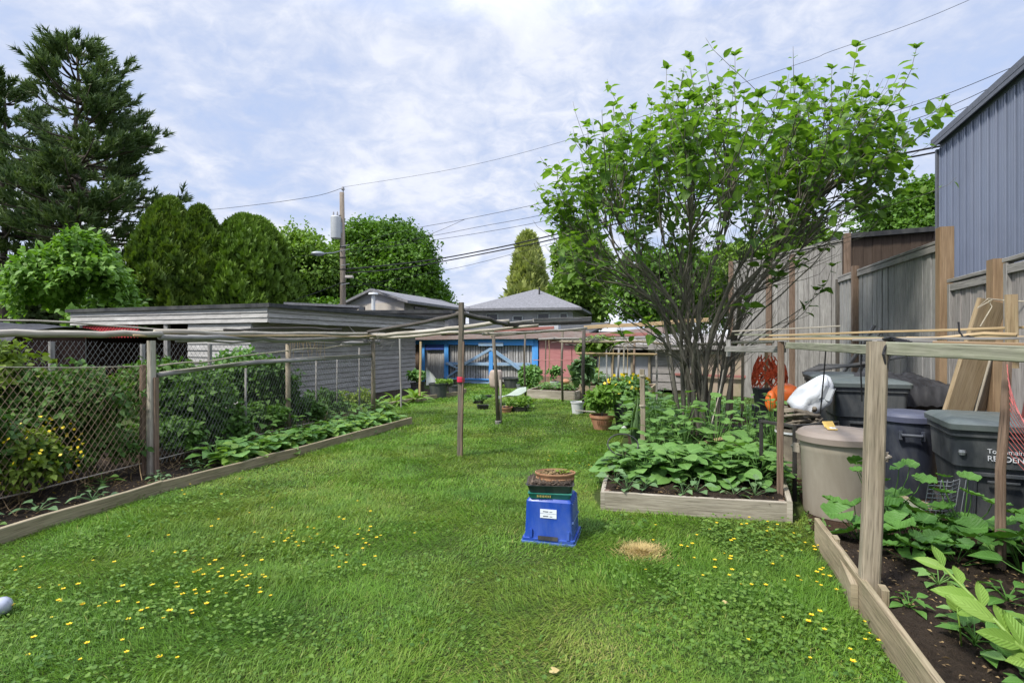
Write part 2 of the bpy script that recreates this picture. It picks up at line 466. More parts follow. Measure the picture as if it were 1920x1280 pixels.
plain('terracotta_old', (.30, .155, .085), .75, .25, var=.15, scale=9, dirt=(.38, .25, .14), dirtamt=.5)
plain('white_plastic', (.62, .64, .66), .5, .4, var=.06, scale=4, dirt=(.35, .34, .28), dirtamt=.4)
plain('bag_white', (.60, .63, .67), .38, .45, var=.08, scale=9, bump=.9)
plain('bag_grey', (.33, .35, .37), .4, .4, var=.1, scale=6)
plain('sticker', (.72, .76, .82), .5, .3, var=.04)
plain('ink', (.05, .06, .09), .6, .2, var=.1)
plain('white_ink', (.62, .64, .68), .6, .2, var=.15, scale=30)
plain('gold_ink', (.42, .34, .10), .5, .3, var=.1)
plain('orange_plastic', (.75, .15, .025), .42, .4, var=.12, scale=9)
plain('orange_net', (.62, .10, .035), .6, .3, var=.25, scale=20)
plain('red_net', (.50, .14, .13), .6, .3, var=.25, scale=30)
plain('red_tarp', (.14, .04, .038), .7, .25, var=.25, scale=5)
plain('red_tape', (.55, .03, .07), .5, .3, var=.1)
plain('burlap', (.22, .19, .15), .95, .1, var=.3, scale=12, dirt=(.09, .075, .06), dirtamt=.7)
plain('yellow_plastic', (.72, .50, .15), .4, .4, var=.1, scale=10)
plain('galvanised', (.28, .30, .32), .5, .4, .5, var=.2, scale=20)
plain('wire_tan', (.34, .24, .16), .7, .3, .2, var=.35, scale=8)
plain('wire_grey', (.21, .21, .20), .6, .3, .3, var=.3, scale=8)
plain('rope', (.40, .36, .28), .9, .1, var=.2, scale=30)
plain('black_cable', (.012, .012, .014), .6, .3, var=.2)
plain('dark_metal', (.05, .048, .045), .6, .3, .4, var=.3, scale=10)
plain('tarp_black', (.02, .02, .023), .6, .3, var=.3, scale=5, dirt=(.09, .09, .10), dirtamt=.4)
plain('transformer', (.45, .47, .49), .5, .4, .1, var=.06)
plain('red_lattice_paint', (.42, .035, .045), .6, .3, var=.2)
plain('flower_yellow', (.68, .52, .02), .5, .3, var=.12, scale=60)
plain('flower_centre', (.55, .28, .02), .6, .3, var=.1, scale=60)
plain('fabric_white', (.55, .57, .57), .8, .2, var=.1, scale=6)
plain('cloth_green', (.30, .35, .30), .7, .25, var=.15, scale=5)
plain('dead_leaf', (.45, .32, .10), .7, .2, var=.25, scale=30)
plain('brick_brown', (.22, .13, .09), .9, .1, var=.4, scale=12, dirt=(.35, .28, .22), dirtamt=.6)
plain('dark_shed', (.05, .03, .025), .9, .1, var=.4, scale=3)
plain('silver_plastic', (.40, .42, .50), .35, .45, .2, var=.1, scale=10)

leafmat('tree_leaf', [(.042, .10, .022), (.08, .175, .03), (.13, .245, .036), (.20, .32, .042)], .42, .45)
leafmat('maple_leaf', [(.045, .11, .014), (.08, .175, .02), (.12, .235, .025)], .5, .3, vein=False)
leafmat('light_leaf', [(.08, .155, .022), (.13, .235, .032), (.19, .30, .05)], .5, .28, vein=False)
leafmat('bush_leaf', [(.07, .16, .022), (.115, .24, .03), (.18, .32, .05)], .45, .3)
leafmat('cedar_leaf', [(.045, .09, .014), (.08, .145, .019), (.145, .205, .025)], .6, .2, vein=False)
leafmat('cedar_green', [(.055, .11, .014), (.095, .175, .018), (.14, .23, .024)], .6, .15, vein=False)
leafmat('pine_needle', [(.045, .085, .035), (.085, .14, .052), (.135, .19, .065)], .55, .15, vein=False)
leafmat('gold_conifer', [(.17, .23, .06), (.31, .36, .10), (.46, .49, .19)], .6, .15, vein=False)
leafmat('shade_leaf', [(.032, .08, .015), (.055, .125, .022), (.095, .185, .03)], .45, .25)
leafmat('yellowgreen_leaf', [(.08, .13, .018), (.14, .21, .025), (.21, .28, .035)], .5, .3)
leafmat('bean_leaf', [(.065, .155, .035), (.11, .235, .055), (.17, .31, .085)], .42, .25)
leafmat('blue_leaf', [(.07, .145, .055), (.11, .205, .08), (.17, .27, .12)], .5, .2)
leafmat('hollyhock_leaf', [(.045, .125, .025), (.07, .175, .03), (.105, .23, .045)], .5, .22)
leafmat('bright_leaf', [(.12, .23, .035), (.17, .30, .045), (.23, .36, .075)], .4, .3)
leafmat('dry_leaf', [(.07, .045, .025), (.15, .10, .05), (.30, .21, .10)], .8, .1)
leafmat('dead_stem', [(.015, .011, .009), (.05, .037, .028), (.20, .15, .11)], .9, .05, vein=False)
leafmat('straw', [(.28, .19, .07), (.42, .31, .12), (.55, .44, .20)], .8, .1)

def grassmat():
    t = NT('grass_blade'); uv = t.uv(); pos = t.pos()
    sx = t.node('ShaderNodeSeparateXYZ'); t.link(uv, sx.inputs[0])
    fresh = t.ramp(sx.outputs[0], [(0, (0.091, 0.199, 0.019)), (.5, (0.139, 0.284, 0.024)), (.9, (0.205, 0.363, 0.038)), (1, (0.384, 0.374, 0.107))])
    dry = t.ramp(sx.outputs[0], [(0, (0.133, 0.218, 0.032)), (.5, (0.205, 0.284, 0.043)), (.88, (0.288, 0.351, 0.059)), (1, (0.458, 0.400, 0.150))])
    deep = t.ramp(sx.outputs[0], [(0, (0.060, 0.151, 0.022)), (.5, (0.097, 0.218, 0.028)), (1, (0.143, 0.279, 0.038))])
    n1 = t.noise(pos, .55, 5, .62); n2 = t.noise(pos, 1.3, 4, .6)
    c = t.mix(t.ramp(n1, [(.44, 0.0), (.62, .9)]), fresh, dry)
    c = t.mix(t.ramp(n2, [(.50, 0.0), (.68, .85)]), c, deep)
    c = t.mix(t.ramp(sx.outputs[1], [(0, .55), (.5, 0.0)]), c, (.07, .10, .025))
    t.color(c); t.set(.5, .3)
    tr = t.node('ShaderNodeBsdfTranslucent'); t.link(t.mix(1.0, c, (1.2, 1.3, .6), 'MULTIPLY'), tr.inputs['Color'])
    ms = t.node('ShaderNodeMixShader'); ms.inputs[0].default_value = .3
    t.link(t.b.outputs[0], ms.inputs[1]); t.link(tr.outputs[0], ms.inputs[2]); t.link(ms.outputs[0], t.out.inputs['Surface'])
    MATS['grass_blade'] = t.m
grassmat()
leafmat('clover_leaf', [(.04, .105, .018), (.065, .155, .024), (.10, .21, .032), (.18, .28, .05)], .5, .3)
def soilmat(name, dark, light, chips):
    t = NT(name); pos = t.pos()
    n1 = t.noise(pos, 14, 8, .7); n2 = t.noise(pos, 70, 5, .7); n3 = t.noise(pos, 2.2, 3)
    c = t.mix(t.ramp(n1, [(.35, 0.0), (.7, 1.0)]), dark, light)
    c = t.mix(t.ramp(n3, [(.4, 0.0), (.7, .5)]), c, tuple(x * 1.4 for x in light))
    c = t.mix(t.ramp(n2, [(.66, 0.0), (.74, .7)]), c, chips)
    t.color(c); t.set(.95, .15); t.bump(t.math('ADD', n1, n2), 1.0, .05); MATS[name] = t.m
soilmat('soil', (.020, .015, .012), (.075, .055, .04), (.22, .17, .12))
soilmat('brown_soil', (.045, .028, .018), (.10, .06, .04), (.2, .14, .09))
def groundmat():
    t = NT('ground_mat'); pos = t.pos()
    n1 = t.noise(pos, .5, 6, .6); n2 = t.noise(pos, 9, 8, .7)
    c = t.ramp(n2, [(.3, (.025, .038, .012)), (.55, (.05, .075, .02)), (.8, (.09, .10, .035))])
    c = t.mix(t.ramp(n1, [(.4, 0.0), (.7, .5)]), c, (.075, .085, .03))
    t.color(c); t.set(.95, .1); t.bump(n2, .8, .03); MATS['ground_mat'] = t.m
groundmat()

# ------------------------------------------------------------------ light, sky, camera
SUN_EL, SUN_AZ = R(52), R(236)      # azimuth measured from +Y clockwise; behind and to one side of the viewer
SUN_DIR = Vector((math.sin(SUN_AZ) * math.cos(SUN_EL), math.cos(SUN_AZ) * math.cos(SUN_EL), math.sin(SUN_EL)))
def make_world():
    w = bpy.data.worlds.new('World'); scene.world = w; w.use_nodes = True
    t = NT.__new__(NT); t.t = w.node_tree; t.n = t.t.nodes; t.l = t.t.links
    bg = t.n['Background']; bg.inputs['Strength'].default_value = .1
    sky = t.node('ShaderNodeTexSky', sky_type='NISHITA'); sky.sun_disc = False
    sky.sun_elevation = SUN_EL; sky.sun_rotation = SUN_AZ; sky.air_density = 1.0; sky.dust_density = 1.0; sky.ozone_density = 2
    tc = t.node('ShaderNodeTexCoord'); d = tc.outputs['Generated']
    sx = t.node('ShaderNodeSeparateXYZ'); t.link(d, sx.inputs[0])
    zc = t.math('ADD', t.math('MAXIMUM', sx.outputs[2], 0.0), .34)
    cx = t.node('ShaderNodeCombineXYZ')
    t.link(t.math('DIVIDE', sx.outputs[0], zc), cx.inputs[0]); t.link(t.math('DIVIDE', sx.outputs[1], zc), cx.inputs[1])
    p = cx.outputs[0]
    big = t.noise(t.mapped(p, (1.2, 1.35, 1)), 1.0, 9, .58, .5)          # broad sheets
    mid = t.noise(t.mapped(p, (4.2, 4.8, 1)), 1.6, 8, .6, .5)
    fine = t.noise(t.mapped(p, (19, 21, 1)), 1.0, 6, .6, .6)             # small ripples of altocumulus
    patchy = t.ramp(t.noise(t.mapped(p, (1.1, 1.1, 1)), 1.0, 2, .5), [(.42, 0.0), (.62, 1.0)])
    rip = t.mix(patchy, mid, t.mix(.72, mid, fine))
    cover = t.math('ADD', t.math('MULTIPLY', big, .6), t.math('MULTIPLY', rip, .4))
    blue = t.mix(.85, sky.outputs[0], (2.35, 3.0, 4.5))               # thin veil: pale blue gaps
    cl = t.mix(t.ramp(cover, [(.44, 0.0), (.66, 1.0)]), (3.3, 3.55, 4.3), (4.85, 5.0, 5.4))
    c = t.mix(t.ramp(cover, [(.40, .25), (.55, .97)]), blue, cl)
    # heaped white clouds low down
    cu = t.noise(t.mapped(d, (5.5, 5.5, 11)), 1.0, 8, .55, .3)
    low = t.math('MULTIPLY', t.ramp(sx.outputs[2], [(.02, .9), (.16, .75), (.26, 0.0)]), t.ramp(cu, [(.47, 0.0), (.55, 1.0)]))
    shade = t.noise(t.mapped(d, (7, 7, 16)), 1.0, 7, .6)
    c = t.mix(low, c, t.mix(t.ramp(shade, [(.36, 0.0), (.6, 1.0)]), (3.5, 3.7, 4.6), (5.6, 5.75, 6.1)))
    # an overcast sky is brighter overhead than near the horizon
    m = t.node('ShaderNodeVectorMath', operation='MULTIPLY'); t.link(c, m.inputs[0])
    zz = t.math('ADD', 1.0, t.math('MULTIPLY', t.ramp(sx.outputs[2], [(.5, 0.0), (.9, 1.0)]), 1.5))
    cz = t.node('ShaderNodeCombineXYZ'); [t.link(zz, cz.inputs[i]) for i in range(3)]
    t.link(cz.outputs[0], m.inputs[1]); t.link(m.outputs[0], bg.inputs['Color'])
make_world()
sl = bpy.data.lights.new('sun', 'SUN'); sl.energy = 2.3; sl.angle = R(7); sl.color = (1, .95, .85)
so = bpy.data.objects.new('sun', sl); COL.objects.link(so); so.rotation_euler = (-SUN_DIR).to_track_quat('-Z', 'Y').to_euler()
cam = bpy.data.cameras.new('camera'); cam.lens = 18.75; cam.sensor_width = 36; cam.clip_end = 4000; cam.clip_start = .05
co = bpy.data.objects.new('camera', cam); COL.objects.link(co); co.location = (0, 0, EYE); co.rotation_euler = (R(90), 0, 0)
scene.camera = co
scene.view_settings.view_transform = 'Standard'; scene.view_settings.look = 'None'; scene.view_settings.gamma = 1
scene.view_settings.use_curve_mapping = False; scene.view_settings.exposure = 1.08
scene.cycles.max_bounces = 6; scene.cycles.transparent_max_bounces = 4; scene.cycles.caustics_reflective = False; scene.cycles.caustics_refractive = False
# ------------------------------------------------------------------ ground and beds
def flat(name, poly, z, mat, kind='structure'):
    mb = MB(); mb.v = [(x, y, z) for x, y in poly]; mb.face(range(len(poly)))
    o = mb.build(name, mat); o['kind'] = kind; return o
flat('ground', [(-400, -60), (400, -60), (400, 900), (-400, 900)], 0.0, 'ground_mat')
LEFT_EDGE = [(-4.45, 1.9), (-3.80, 3.9), (-3.47, 5.26), (-2.79, 6.98), (-1.84, 9.68)]
BACK_EDGE = [(-3.47, 10.2), (-2.23, 13.5), (-1.47, 14.8)]
BED = [(.81, 4.76), (2.31, 4.44), (2.95, 5.9), (1.08, 5.9)]
flat('soil_strip', LEFT_EDGE + [(-3.0, 10.1), (-4.9, 10.2), (-7.6, 5.0), (-7.6, 1.9)], .02, 'soil')
flat('soil_corner', [(-4.7, 10.25), (-3.47, 10.25), (-2.23, 13.5), (-1.5, 14.7), (-3.1, 17.3), (-5.3, 11.6)], .024, 'soil')
flat('soil_patch', [(1.15, 5.95), (3.0, 5.95), (4.2, 8.0), (4.4, 10.2), (2.2, 10.6), (1.75, 8.0)], .02, 'brown_soil')
flat('bare_earth', [(2.36, 4.2), (3.0, 3.6), (4.6, 2.6), (6.2, 8.0), (7.0, 11.2), (5.0, 10.2), (3.1, 5.9)], .016, 'brown_soil')
def soil_mound(name, poly, z, mat, parent=None, n=80):
    xs = [p[0] for p in poly]; ys = [p[1] for p in poly]
    a, b, c, d = [Vector((*p, 0)) for p in poly]
    def fn(u, v):
        p = a.lerp(b, u).lerp(d.lerp(c, u), v)
        h = float(vnoise(p.x, p.y, 7, 4) * .04 + vnoise(p.x, p.y, 23, 5) * .025 + vnoise(p.x, p.y, 58, 6) * .022)
        return (p.x, p.y, z + h)
    return MB().sheet(fn, n, n).build(name, mat, parent, smooth=True)

# lawn -----------------------------------------------------------------------
LAWN = [(-5.2, .9)] + LEFT_EDGE + [(-3.1, 10.15)] + BACK_EDGE + [(-1.6, 17.2), (-2.9, 19.0), (-.6, 18.6), (1.6, 17.6), (1.6, 14.2), (2.1, 12.6), (3.0, 12.2), (5.2, 12.6), (5.4, 10.6), (2.2, 10.6), (1.7, 8.2), (1.12, 6.0), (.78, 5.2), (.78, 4.72), (2.33, 4.40), (2.60, 4.75), (2.35, 4.0), (2.1, 3.7), (1.9, 2.95), (1.62, 2.0), (1.35, .9)]
STRAW_C, STRAW_R = G(1203, 1037), .175
def straw_mask(x, y): return np.sqrt((x - STRAW_C.x) ** 2 + (y - STRAW_C.y) ** 2) < STRAW_R * (.62 + .55 * rng.random(np.shape(x)))
def grass_points(y0, y1, dens):
    x0, x1 = -5.4, 5.6
    n = int((x1 - x0) * (y1 - y0) * dens)
    x = rng.uniform(x0, x1, n); y = rng.uniform(y0, y1, n)
    k = in_poly(x, y, LAWN) & ~straw_mask(x, y) & (np.abs(x) < y * 1.08 + .8)
    worn = vnoise(x, y, .9, 8) * .6 + vnoise(x, y, 2.7, 9) * .4
    k &= rng.random(n) < np.clip(1.25 - 1.6 * np.clip(worn - .5, 0, 1), .3, 1)
    return x[k], y[k]
fb = FB()
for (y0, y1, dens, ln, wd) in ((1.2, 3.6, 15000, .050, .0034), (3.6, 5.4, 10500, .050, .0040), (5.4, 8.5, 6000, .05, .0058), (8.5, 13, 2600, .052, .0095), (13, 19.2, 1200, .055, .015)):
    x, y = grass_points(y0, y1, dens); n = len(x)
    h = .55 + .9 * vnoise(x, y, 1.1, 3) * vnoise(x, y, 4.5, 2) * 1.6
    tall = rng.random(n) < .03
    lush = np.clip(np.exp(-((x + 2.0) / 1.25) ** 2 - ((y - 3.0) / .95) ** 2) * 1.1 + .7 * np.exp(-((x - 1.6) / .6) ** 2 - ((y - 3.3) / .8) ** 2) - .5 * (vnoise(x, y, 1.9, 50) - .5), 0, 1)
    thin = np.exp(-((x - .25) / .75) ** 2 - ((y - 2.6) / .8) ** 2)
    h = h * (1 + .45 * lush - .25 * thin)
    S = ln * h * rng.uniform(.55, 1.35, n) * np.where(tall, 1.5, 1)
    ang = rng.uniform(0, 2 * np.pi, n) * .75 + 6 * vnoise(x, y, 1.5, 12)
    lean = rng.uniform(.35, 1.6, n)
    A = np.stack([np.cos(ang) * lean, np.sin(ang) * lean, np.ones(n)], 1)
    N = np.stack([-np.cos(ang), -np.sin(ang), lean], 1) * -1
    N = np.stack([np.cos(ang), np.sin(ang), -lean], 1)
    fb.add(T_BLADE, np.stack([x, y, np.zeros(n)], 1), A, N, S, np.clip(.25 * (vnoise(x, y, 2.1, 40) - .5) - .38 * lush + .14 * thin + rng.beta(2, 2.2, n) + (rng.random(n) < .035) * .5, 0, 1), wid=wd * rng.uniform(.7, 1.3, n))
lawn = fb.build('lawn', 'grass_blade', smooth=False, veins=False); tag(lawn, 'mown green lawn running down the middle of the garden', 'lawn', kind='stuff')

# broad-leaved weeds in the lawn
fb = FB()
def weeds(cx, cy, rx, ry, n, s):
    x = rng.normal(cx, rx, n); y = rng.normal(cy, ry, n)
    k = in_poly(x, y, LAWN) & (y > 1.3) & ~straw_mask(x, y); k &= vnoise(x, y, 2.3, 21) > .36
    x, y = x[k], y[k]; n = len(x)
    a = rng.uniform(0, 6.283, n); A = np.stack([np.cos(a), np.sin(a), rng.uniform(-.1, .5, n)], 1)
    fb.add(T_HEART, np.stack([x, y, rng.uniform(.018, .06, n)], 1), A, np.stack([rng.normal(0, .3, n), rng.normal(0, .3, n), np.ones(n)], 1), s * rng.uniform(.6, 1.5, n))
weeds(-1.8, 2.9, .9, .7, 3600, .019); weeds(-2.6, 3.6, .7, .5, 1500, .019); weeds(-1.0, 3.6, .5, .5, 600, .018)
weeds(1.5, 3.2, .45, .6, 3000, .020); weeds(1.1, 2.4, .5, .5, 900, .018); weeds(1.6, 4.1, .5, .25, 1200, .024); weeds(.8, 6.2, .3, .5, 300, .03); weeds(-2.9, 5.2, .4, 1.0, 800, .026)
cl = fb.build('clover_patches', 'clover_leaf'); tag(cl, 'low broad-leaved weeds growing through the lawn', 'weeds', kind='stuff')

# straw circle
fb = FB(); n = 2600; rr = STRAW_R * np.abs(rng.normal(0, .52, n)); a = rng.uniform(0, 6.283, n); th = rng.uniform(0, 6.283, n)
fb.add(T_BLADE, np.stack([STRAW_C.x + rr * np.cos(a), STRAW_C.y + rr * np.sin(a), .010 + .012 * (1 - rr / STRAW_R / 1.1)], 1), np.stack([np.cos(th), np.sin(th), rng.uniform(-.1, .12, n)], 1), np.tile((0, 0, 1.), (n, 1)), rng.uniform(.02, .07, n), wid=.0045)
tag(fb.build('straw_patch', 'straw', smooth=False), 'round patch of dead yellow straw in the lawn beside the blue crate', 'straw', kind='stuff')

# buttercups
def buttercup_proto():
    mb = MB()
    for k in range(5):
        a = 2 * math.pi * k / 5; d = Vector((math.cos(a), math.sin(a), 0)); s = Vector((-d.y, d.x, 0))
        b = len(mb.v); mb.v += [(0, 0, .05), tuple(d * .009 + s * .008 + Vector((0, 0, .055))), tuple(d * .017 + Vector((0, 0, .058))), tuple(d * .009 - s * .008 + Vector((0, 0, .055)))]
        mb.face((b, b + 3, b + 2, b + 1))
    o = mb.build('buttercup', 'flower_yellow', local=True, loc=(0, 0, 0))
    c = MB().lathe([(.0045, 0), (.0045, .004), (0, .006)], (0, 0, .051), 8).build('flower_centre', 'flower_centre', o, local=True)
    st = MB().tube([(0, 0, 0), (.004, 0, .03), (0, 0, .05)], .0012, 4).build('stem', 'clover_leaf', o, local=True)
    return tag(o, 'small yellow buttercup flower open above the lawn', 'flower', 'yellow flowers dotted over the lawn')
proto = None
spots = []
for (cu, cv, su, sv, n) in ((430, 1085, 60, 22, 22), (300, 1090, 130, 60, 34), (560, 1010, 60, 25, 24), (640, 1035, 50, 25, 22), (230, 1170, 90, 50, 18), (160, 1110, 70, 30, 10), (1470, 1060, 110, 45, 36), (1520, 1150, 60, 60, 16), (1400, 990, 90, 14, 16), (1540, 1010, 40, 30, 14), (1330, 1060, 50, 40, 8), (1560, 1230, 60, 25, 6), (1085, 870, 30, 10, 8), (420, 935, 60, 20, 6)):
    for _ in range(n):
        u, v = random.gauss(cu, su), random.gauss(cv, sv)
        if v > 830 and v < 1300:
            g = G(u, v)
            if in_poly(np.array([g.x]), np.array([g.y]), LAWN)[0]: spots.append(g)
for g in spots[:240]:
    if proto is None:
        proto = buttercup_proto(); proto.location = g
    else: copy_tree(proto, g, random.uniform(0, 6), random.uniform(.5, .95))
# fallen leaf
fb = FB().add(T_OVATE, [(0, 0, .03)], [(1, .5, .1)], [(0, -.3, 1)], .055, [.8])
tag(fb.build('fallen_leaf', 'straw', local=True, loc=G(1030, 1272)), 'dry yellow leaf fallen on the lawn at the bottom edge', 'leaf')
fb = FB().add(T_OVATE, [(0, 0, .03)], [(1, -.2, .1)], [(0, -.3, 1)], .04, [.9])
tag(fb.build('fallen_leaf', 'straw', local=True, loc=G(1353, 1138)), 'single dry yellow leaf on the grass below the straw patch', 'leaf')

def litter(name, label, quads, n, z, mat='dry_leaf'):
    fb = FB()
    for q in quads:
        a, b, c, d = [np.array(p) for p in q]; u, v = rng.random((2, n, 1)); p = (a * (1 - u) + b * u) * (1 - v) + (d * (1 - u) + c * u) * v; th = rng.uniform(0, 6.28, n)
        fb.add(T_SIMPLE, np.concatenate([p, z + rng.uniform(0, .02, (n, 1))], 1), np.stack([np.cos(th), np.sin(th), rng.uniform(-.1, .4, n)], 1), np.stack([rng.normal(0, .3, n), rng.normal(0, .3, n), np.ones(n)], 1), rng.gamma(2, .007, n) + .006, wid=rng.uniform(.006, .02, n))
    return tag(fb.build(name, mat, veins=False), label, name.replace('_', ' '), kind='stuff')
litter('soil_litter', 'bits of bark and dead leaf lying on the dark bed soil', [[(-4.5, 1.9), (-3.5, 5.2), (-4.1, 6.2), (-6.0, 2.5)], [(-3.5, 5.2), (-2.0, 9.6), (-2.7, 9.8), (-4.1, 6.2)]], 1500, .022)
litter('soil_litter', 'wood chips and crumbs on the soil of the two nearer raised beds', [[(1.42, 1.3), (3.2, 1.1), (3.6, 3.2), (2.3, 3.85)], BED], 1300, .135)
# ------------------------------------------------------------------ wooden bed borders
def rise(p, z): return Vector((p[0], p[1], z))
t = thing('garden_border', 'long low timber edging between the lawn and the soil strip under the wire fence', 'border', rise(LEFT_EDGE[2], 0))
for i, (a, b) in enumerate(zip(LEFT_EDGE, LEFT_EDGE[1:])):
    a, b = Vector((*a, 0)), Vector((*b, 0)); d = (b - a).normalized()
    MB().beam(rise(a - d * .03, .055), rise(b + d * .02, .05 + .01 * (i % 2)), .04, .13, seg=4, wob=.008).build('board', 'bed_wood_old', t)
t = thing('garden_border', 'wavy timber edging along the farther soil bed by the grey garage', 'border', (-3.47, 10.2, 0))
pts = [(-4.0, 9.0, .05)] + [(*p, .05) for p in BACK_EDGE]
for a, b in zip(pts, pts[1:]): MB().beam(a, b, .04, .13, seg=4, wob=.02).build('board', 'bed_wood_old', t)
MB().beam((-1.5, 14.75, .06), (-1.35, 15.6, .06), .04, .14).build('board', 'bed_wood_old', t)

t = thing('raised_bed', 'grey timber raised bed of broad-leaved plants beside the tan bin', 'raised bed', (*BED[0], 0))
def bed_board(a, b, h, w, mat, ext0=0, ext1=0, z0=-.01):
    a, b = Vector((*a, 0)), Vector((*b, 0)); d = (b - a).normalized()
    return MB().beam(rise(a - d * ext0, z0 + h / 2), rise(b + d * ext1, z0 + h / 2), w, h, seg=6, wob=.003).build('board', mat, t)
bed_board(BED[0], BED[1], .175, .038, 'bed_wood', -.005, -.02)
bed_board(BED[1], BED[2], .19, .042, 'bed_wood', .03)
bed_board(BED[3], BED[0], .17, .038, 'bed_wood', 0, .02)
bed_board(BED[2], BED[3], .17, .038, 'bed_wood')
for p in ((.855, 4.80), (2.27, 4.49)): MB().beam((*p, 0), (*p, .165), .045, .045, up=AX).build('corner_post', 'brown_post', t)
soil_mound('soil', BED, .105, 'soil', t)

# right-hand bed by the near post
t = thing('raised_bed', 'doubled timber boards of the dark soil bed under the near post', 'raised bed', (1.9, 2.9, 0))
MB().beam((2.26, 3.95, .095), (1.36, 1.15, .10), .035, .20, seg=6, wob=.004).build('board', 'bed_wood_old', t)
MB().beam((2.235, 3.72, .075), (1.90, 2.96, .07), .035, .17, seg=4, wob=.004).build('board', 'bed_wood_old', t)
MB().beam((1.93, 2.70, .055), (1.70, 2.10, .05), .032, .15, seg=4, wob=.004).build('board', 'bed_wood_old', t)
MB().beam((1.965, 2.82, -.02), (1.965, 2.82, .20), .035, .085, up=AX).build('stake', 'bed_wood_old', t)
MB().beam((1.715, 2.075, -.02), (1.715, 2.075, .13), .04, .05, up=AX).build('stake', 'brown_post', t)
MB().beam((2.14, 3.52, -.02), (2.14, 3.52, .21), .03, .09, up=AX).build('stake', 'bed_wood_old', t)
soil_mound('soil', [(1.38, 1.15), (4.6, .6), (4.9, 3.0), (2.30, 3.95)], .085, 'soil', t, 170)

# far bed boxes
t = thing('raised_bed', 'low weathered box bed by the red wall with seedlings in it', 'raised bed', (.5, 13.9, 0))
for a, b in (((.42, 14.1), (1.62, 13.55)), ((1.62, 13.55), (1.95, 14.5)), ((.42, 14.1), (.75, 15.1)), ((.75, 15.1), (1.95, 14.5))): bed_board(a, b, .24, .05, 'bed_wood')
soil_mound('soil', [(.42, 14.1), (1.62, 13.55), (1.95, 14.5), (.75, 15.1)], .17, 'brown_soil', t, 16)
t = thing('raised_bed', 'tall box bed of leafy greens before the white panels', 'raised bed', (2.0, 14.2, 0))
for a, b in (((1.75, 14.0), (3.5, 13.4)), ((3.5, 13.4), (3.9, 14.5)), ((1.75, 14.0), (2.1, 15.2)), ((2.1, 15.2), (3.9, 14.5))): bed_board(a, b, .36, .05, 'bed_wood_old')
soil_mound('soil', [(1.75, 14.0), (3.5, 13.4), (3.9, 14.5), (2.1, 15.2)], .29, 'brown_soil', t, 16)
t = thing('raised_bed', 'small timber frame of soil just behind the trunk of the tree', 'raised bed', (3.2, 9.0, 0))
for a, b in (((3.3, 8.7), (4.25, 8.35)), ((4.25, 8.35), (4.6, 9.3)), ((3.3, 8.7), (3.65, 9.7))): bed_board(a, b, .16, .05, 'dark_pole')
soil_mound('soil', [(3.3, 8.7), (4.25, 8.35), (4.6, 9.3), (3.65, 9.7)], .1, 'brown_soil', t, 12)

# ------------------------------------------------------------------ walls
def boards(name, p0, p1, z0, za, zb, bw, mat, parent, th=.022, gap=.006, jit=.012, lap=True):
    mb = MB(); p0, p1 = Vector((*p0[:2], 0)), Vector((*p1[:2], 0)); L = (p1 - p0).length; d = (p1 - p0).normalized(); nrm = Vector((d.y, -d.x, 0))
    x = 0; i = 0
    while x < L - .02:
        w = min(bw * random.uniform(.85, 1.15), L - x); c = p0 + d * (x + w / 2) + nrm * (random.uniform(-.004, .004) + (.008 if (i % 2 and lap) else 0))
        zt = za + (zb - za) * ((x + w / 2) / L) + random.uniform(-jit, jit)
        mb.beam(rise(c, z0), rise(c, zt), w - gap, th, up=nrm, ch=.003)
        x += w; i += 1
    return mb.build(name, mat, parent)
def laps(name, p0, p1, z0, z1, bh, mat, parent, th=.03):
    mb = MB(); p0, p1 = Vector((*p0[:2], 0)), Vector((*p1[:2], 0)); d = (p1 - p0).normalized(); nrm = Vector((d.y, -d.x, 0))
    n = max(1, round((z1 - z0) / bh)); bh = (z1 - z0) / n
    for i in range(n):
        za = z0 + i * bh; off = random.uniform(0, 90); L = (p1 - p0).length
        segs = max(1, int(L / 2.6)); cuts = [0] + sorted(random.uniform(.1, .9) for _ in range(segs - 1)) + [1]
        for a, b in zip(cuts, cuts[1:]):
            q0, q1 = p0.lerp(p1, a), p0.lerp(p1, b); k = len(mb.v); off = random.uniform(0, 90); l = (q1 - q0).length
            sag = random.uniform(-.006, .006)
            pr = [(nrm * th, za + sag), (nrm * .006, za + bh + sag), (nrm * -.02, za + bh), (nrm * -.02, za)]
            for q in (q0, q1):
                for o, z in pr: mb.v.append(tuple(rise(q + o, z)))
            for j in range(4):
                j2 = (j + 1) % 4
                mb.face((k + j, k + 4 + j, k + 4 + j2, k + j2), [(off, off + j * bh), (off + l, off + j * bh), (off + l, off + j * bh + bh), (off, off + j * bh + bh)])
            mb.face((k, k + 1, k + 2, k + 3)); mb.face((k + 7, k + 6, k + 5, k + 4))
    return mb.build(name, mat, parent)
def slab(name, poly, z0, z1, mat, parent):
    """upright prism over a plan polygon; z0/z1 numbers or lists"""
    n = len(poly); mb = MB(); zl = z0 if isinstance(z0, list) else [z0] * n; zh = z1 if isinstance(z1, list) else [z1] * n
    mb.v = [(p[0], p[1], z) for p, z in zip(poly, zl)] + [(p[0], p[1], z) for p, z in zip(poly, zh)]
    mb.face(list(range(n))[::-1]); mb.face(range(n, 2 * n), [(p[0], p[1]) for p in poly])
    for i in range(n):
        j = (i + 1) % n; L = math.hypot(poly[j][0] - poly[i][0], poly[j][1] - poly[i][1])
        mb.face((i, j, n + j, n + i), [(0, 0), (L, 0), (L, zh[j] - zl[j]), (0, zh[i] - zl[i])])
    return mb.build(name, mat, parent)

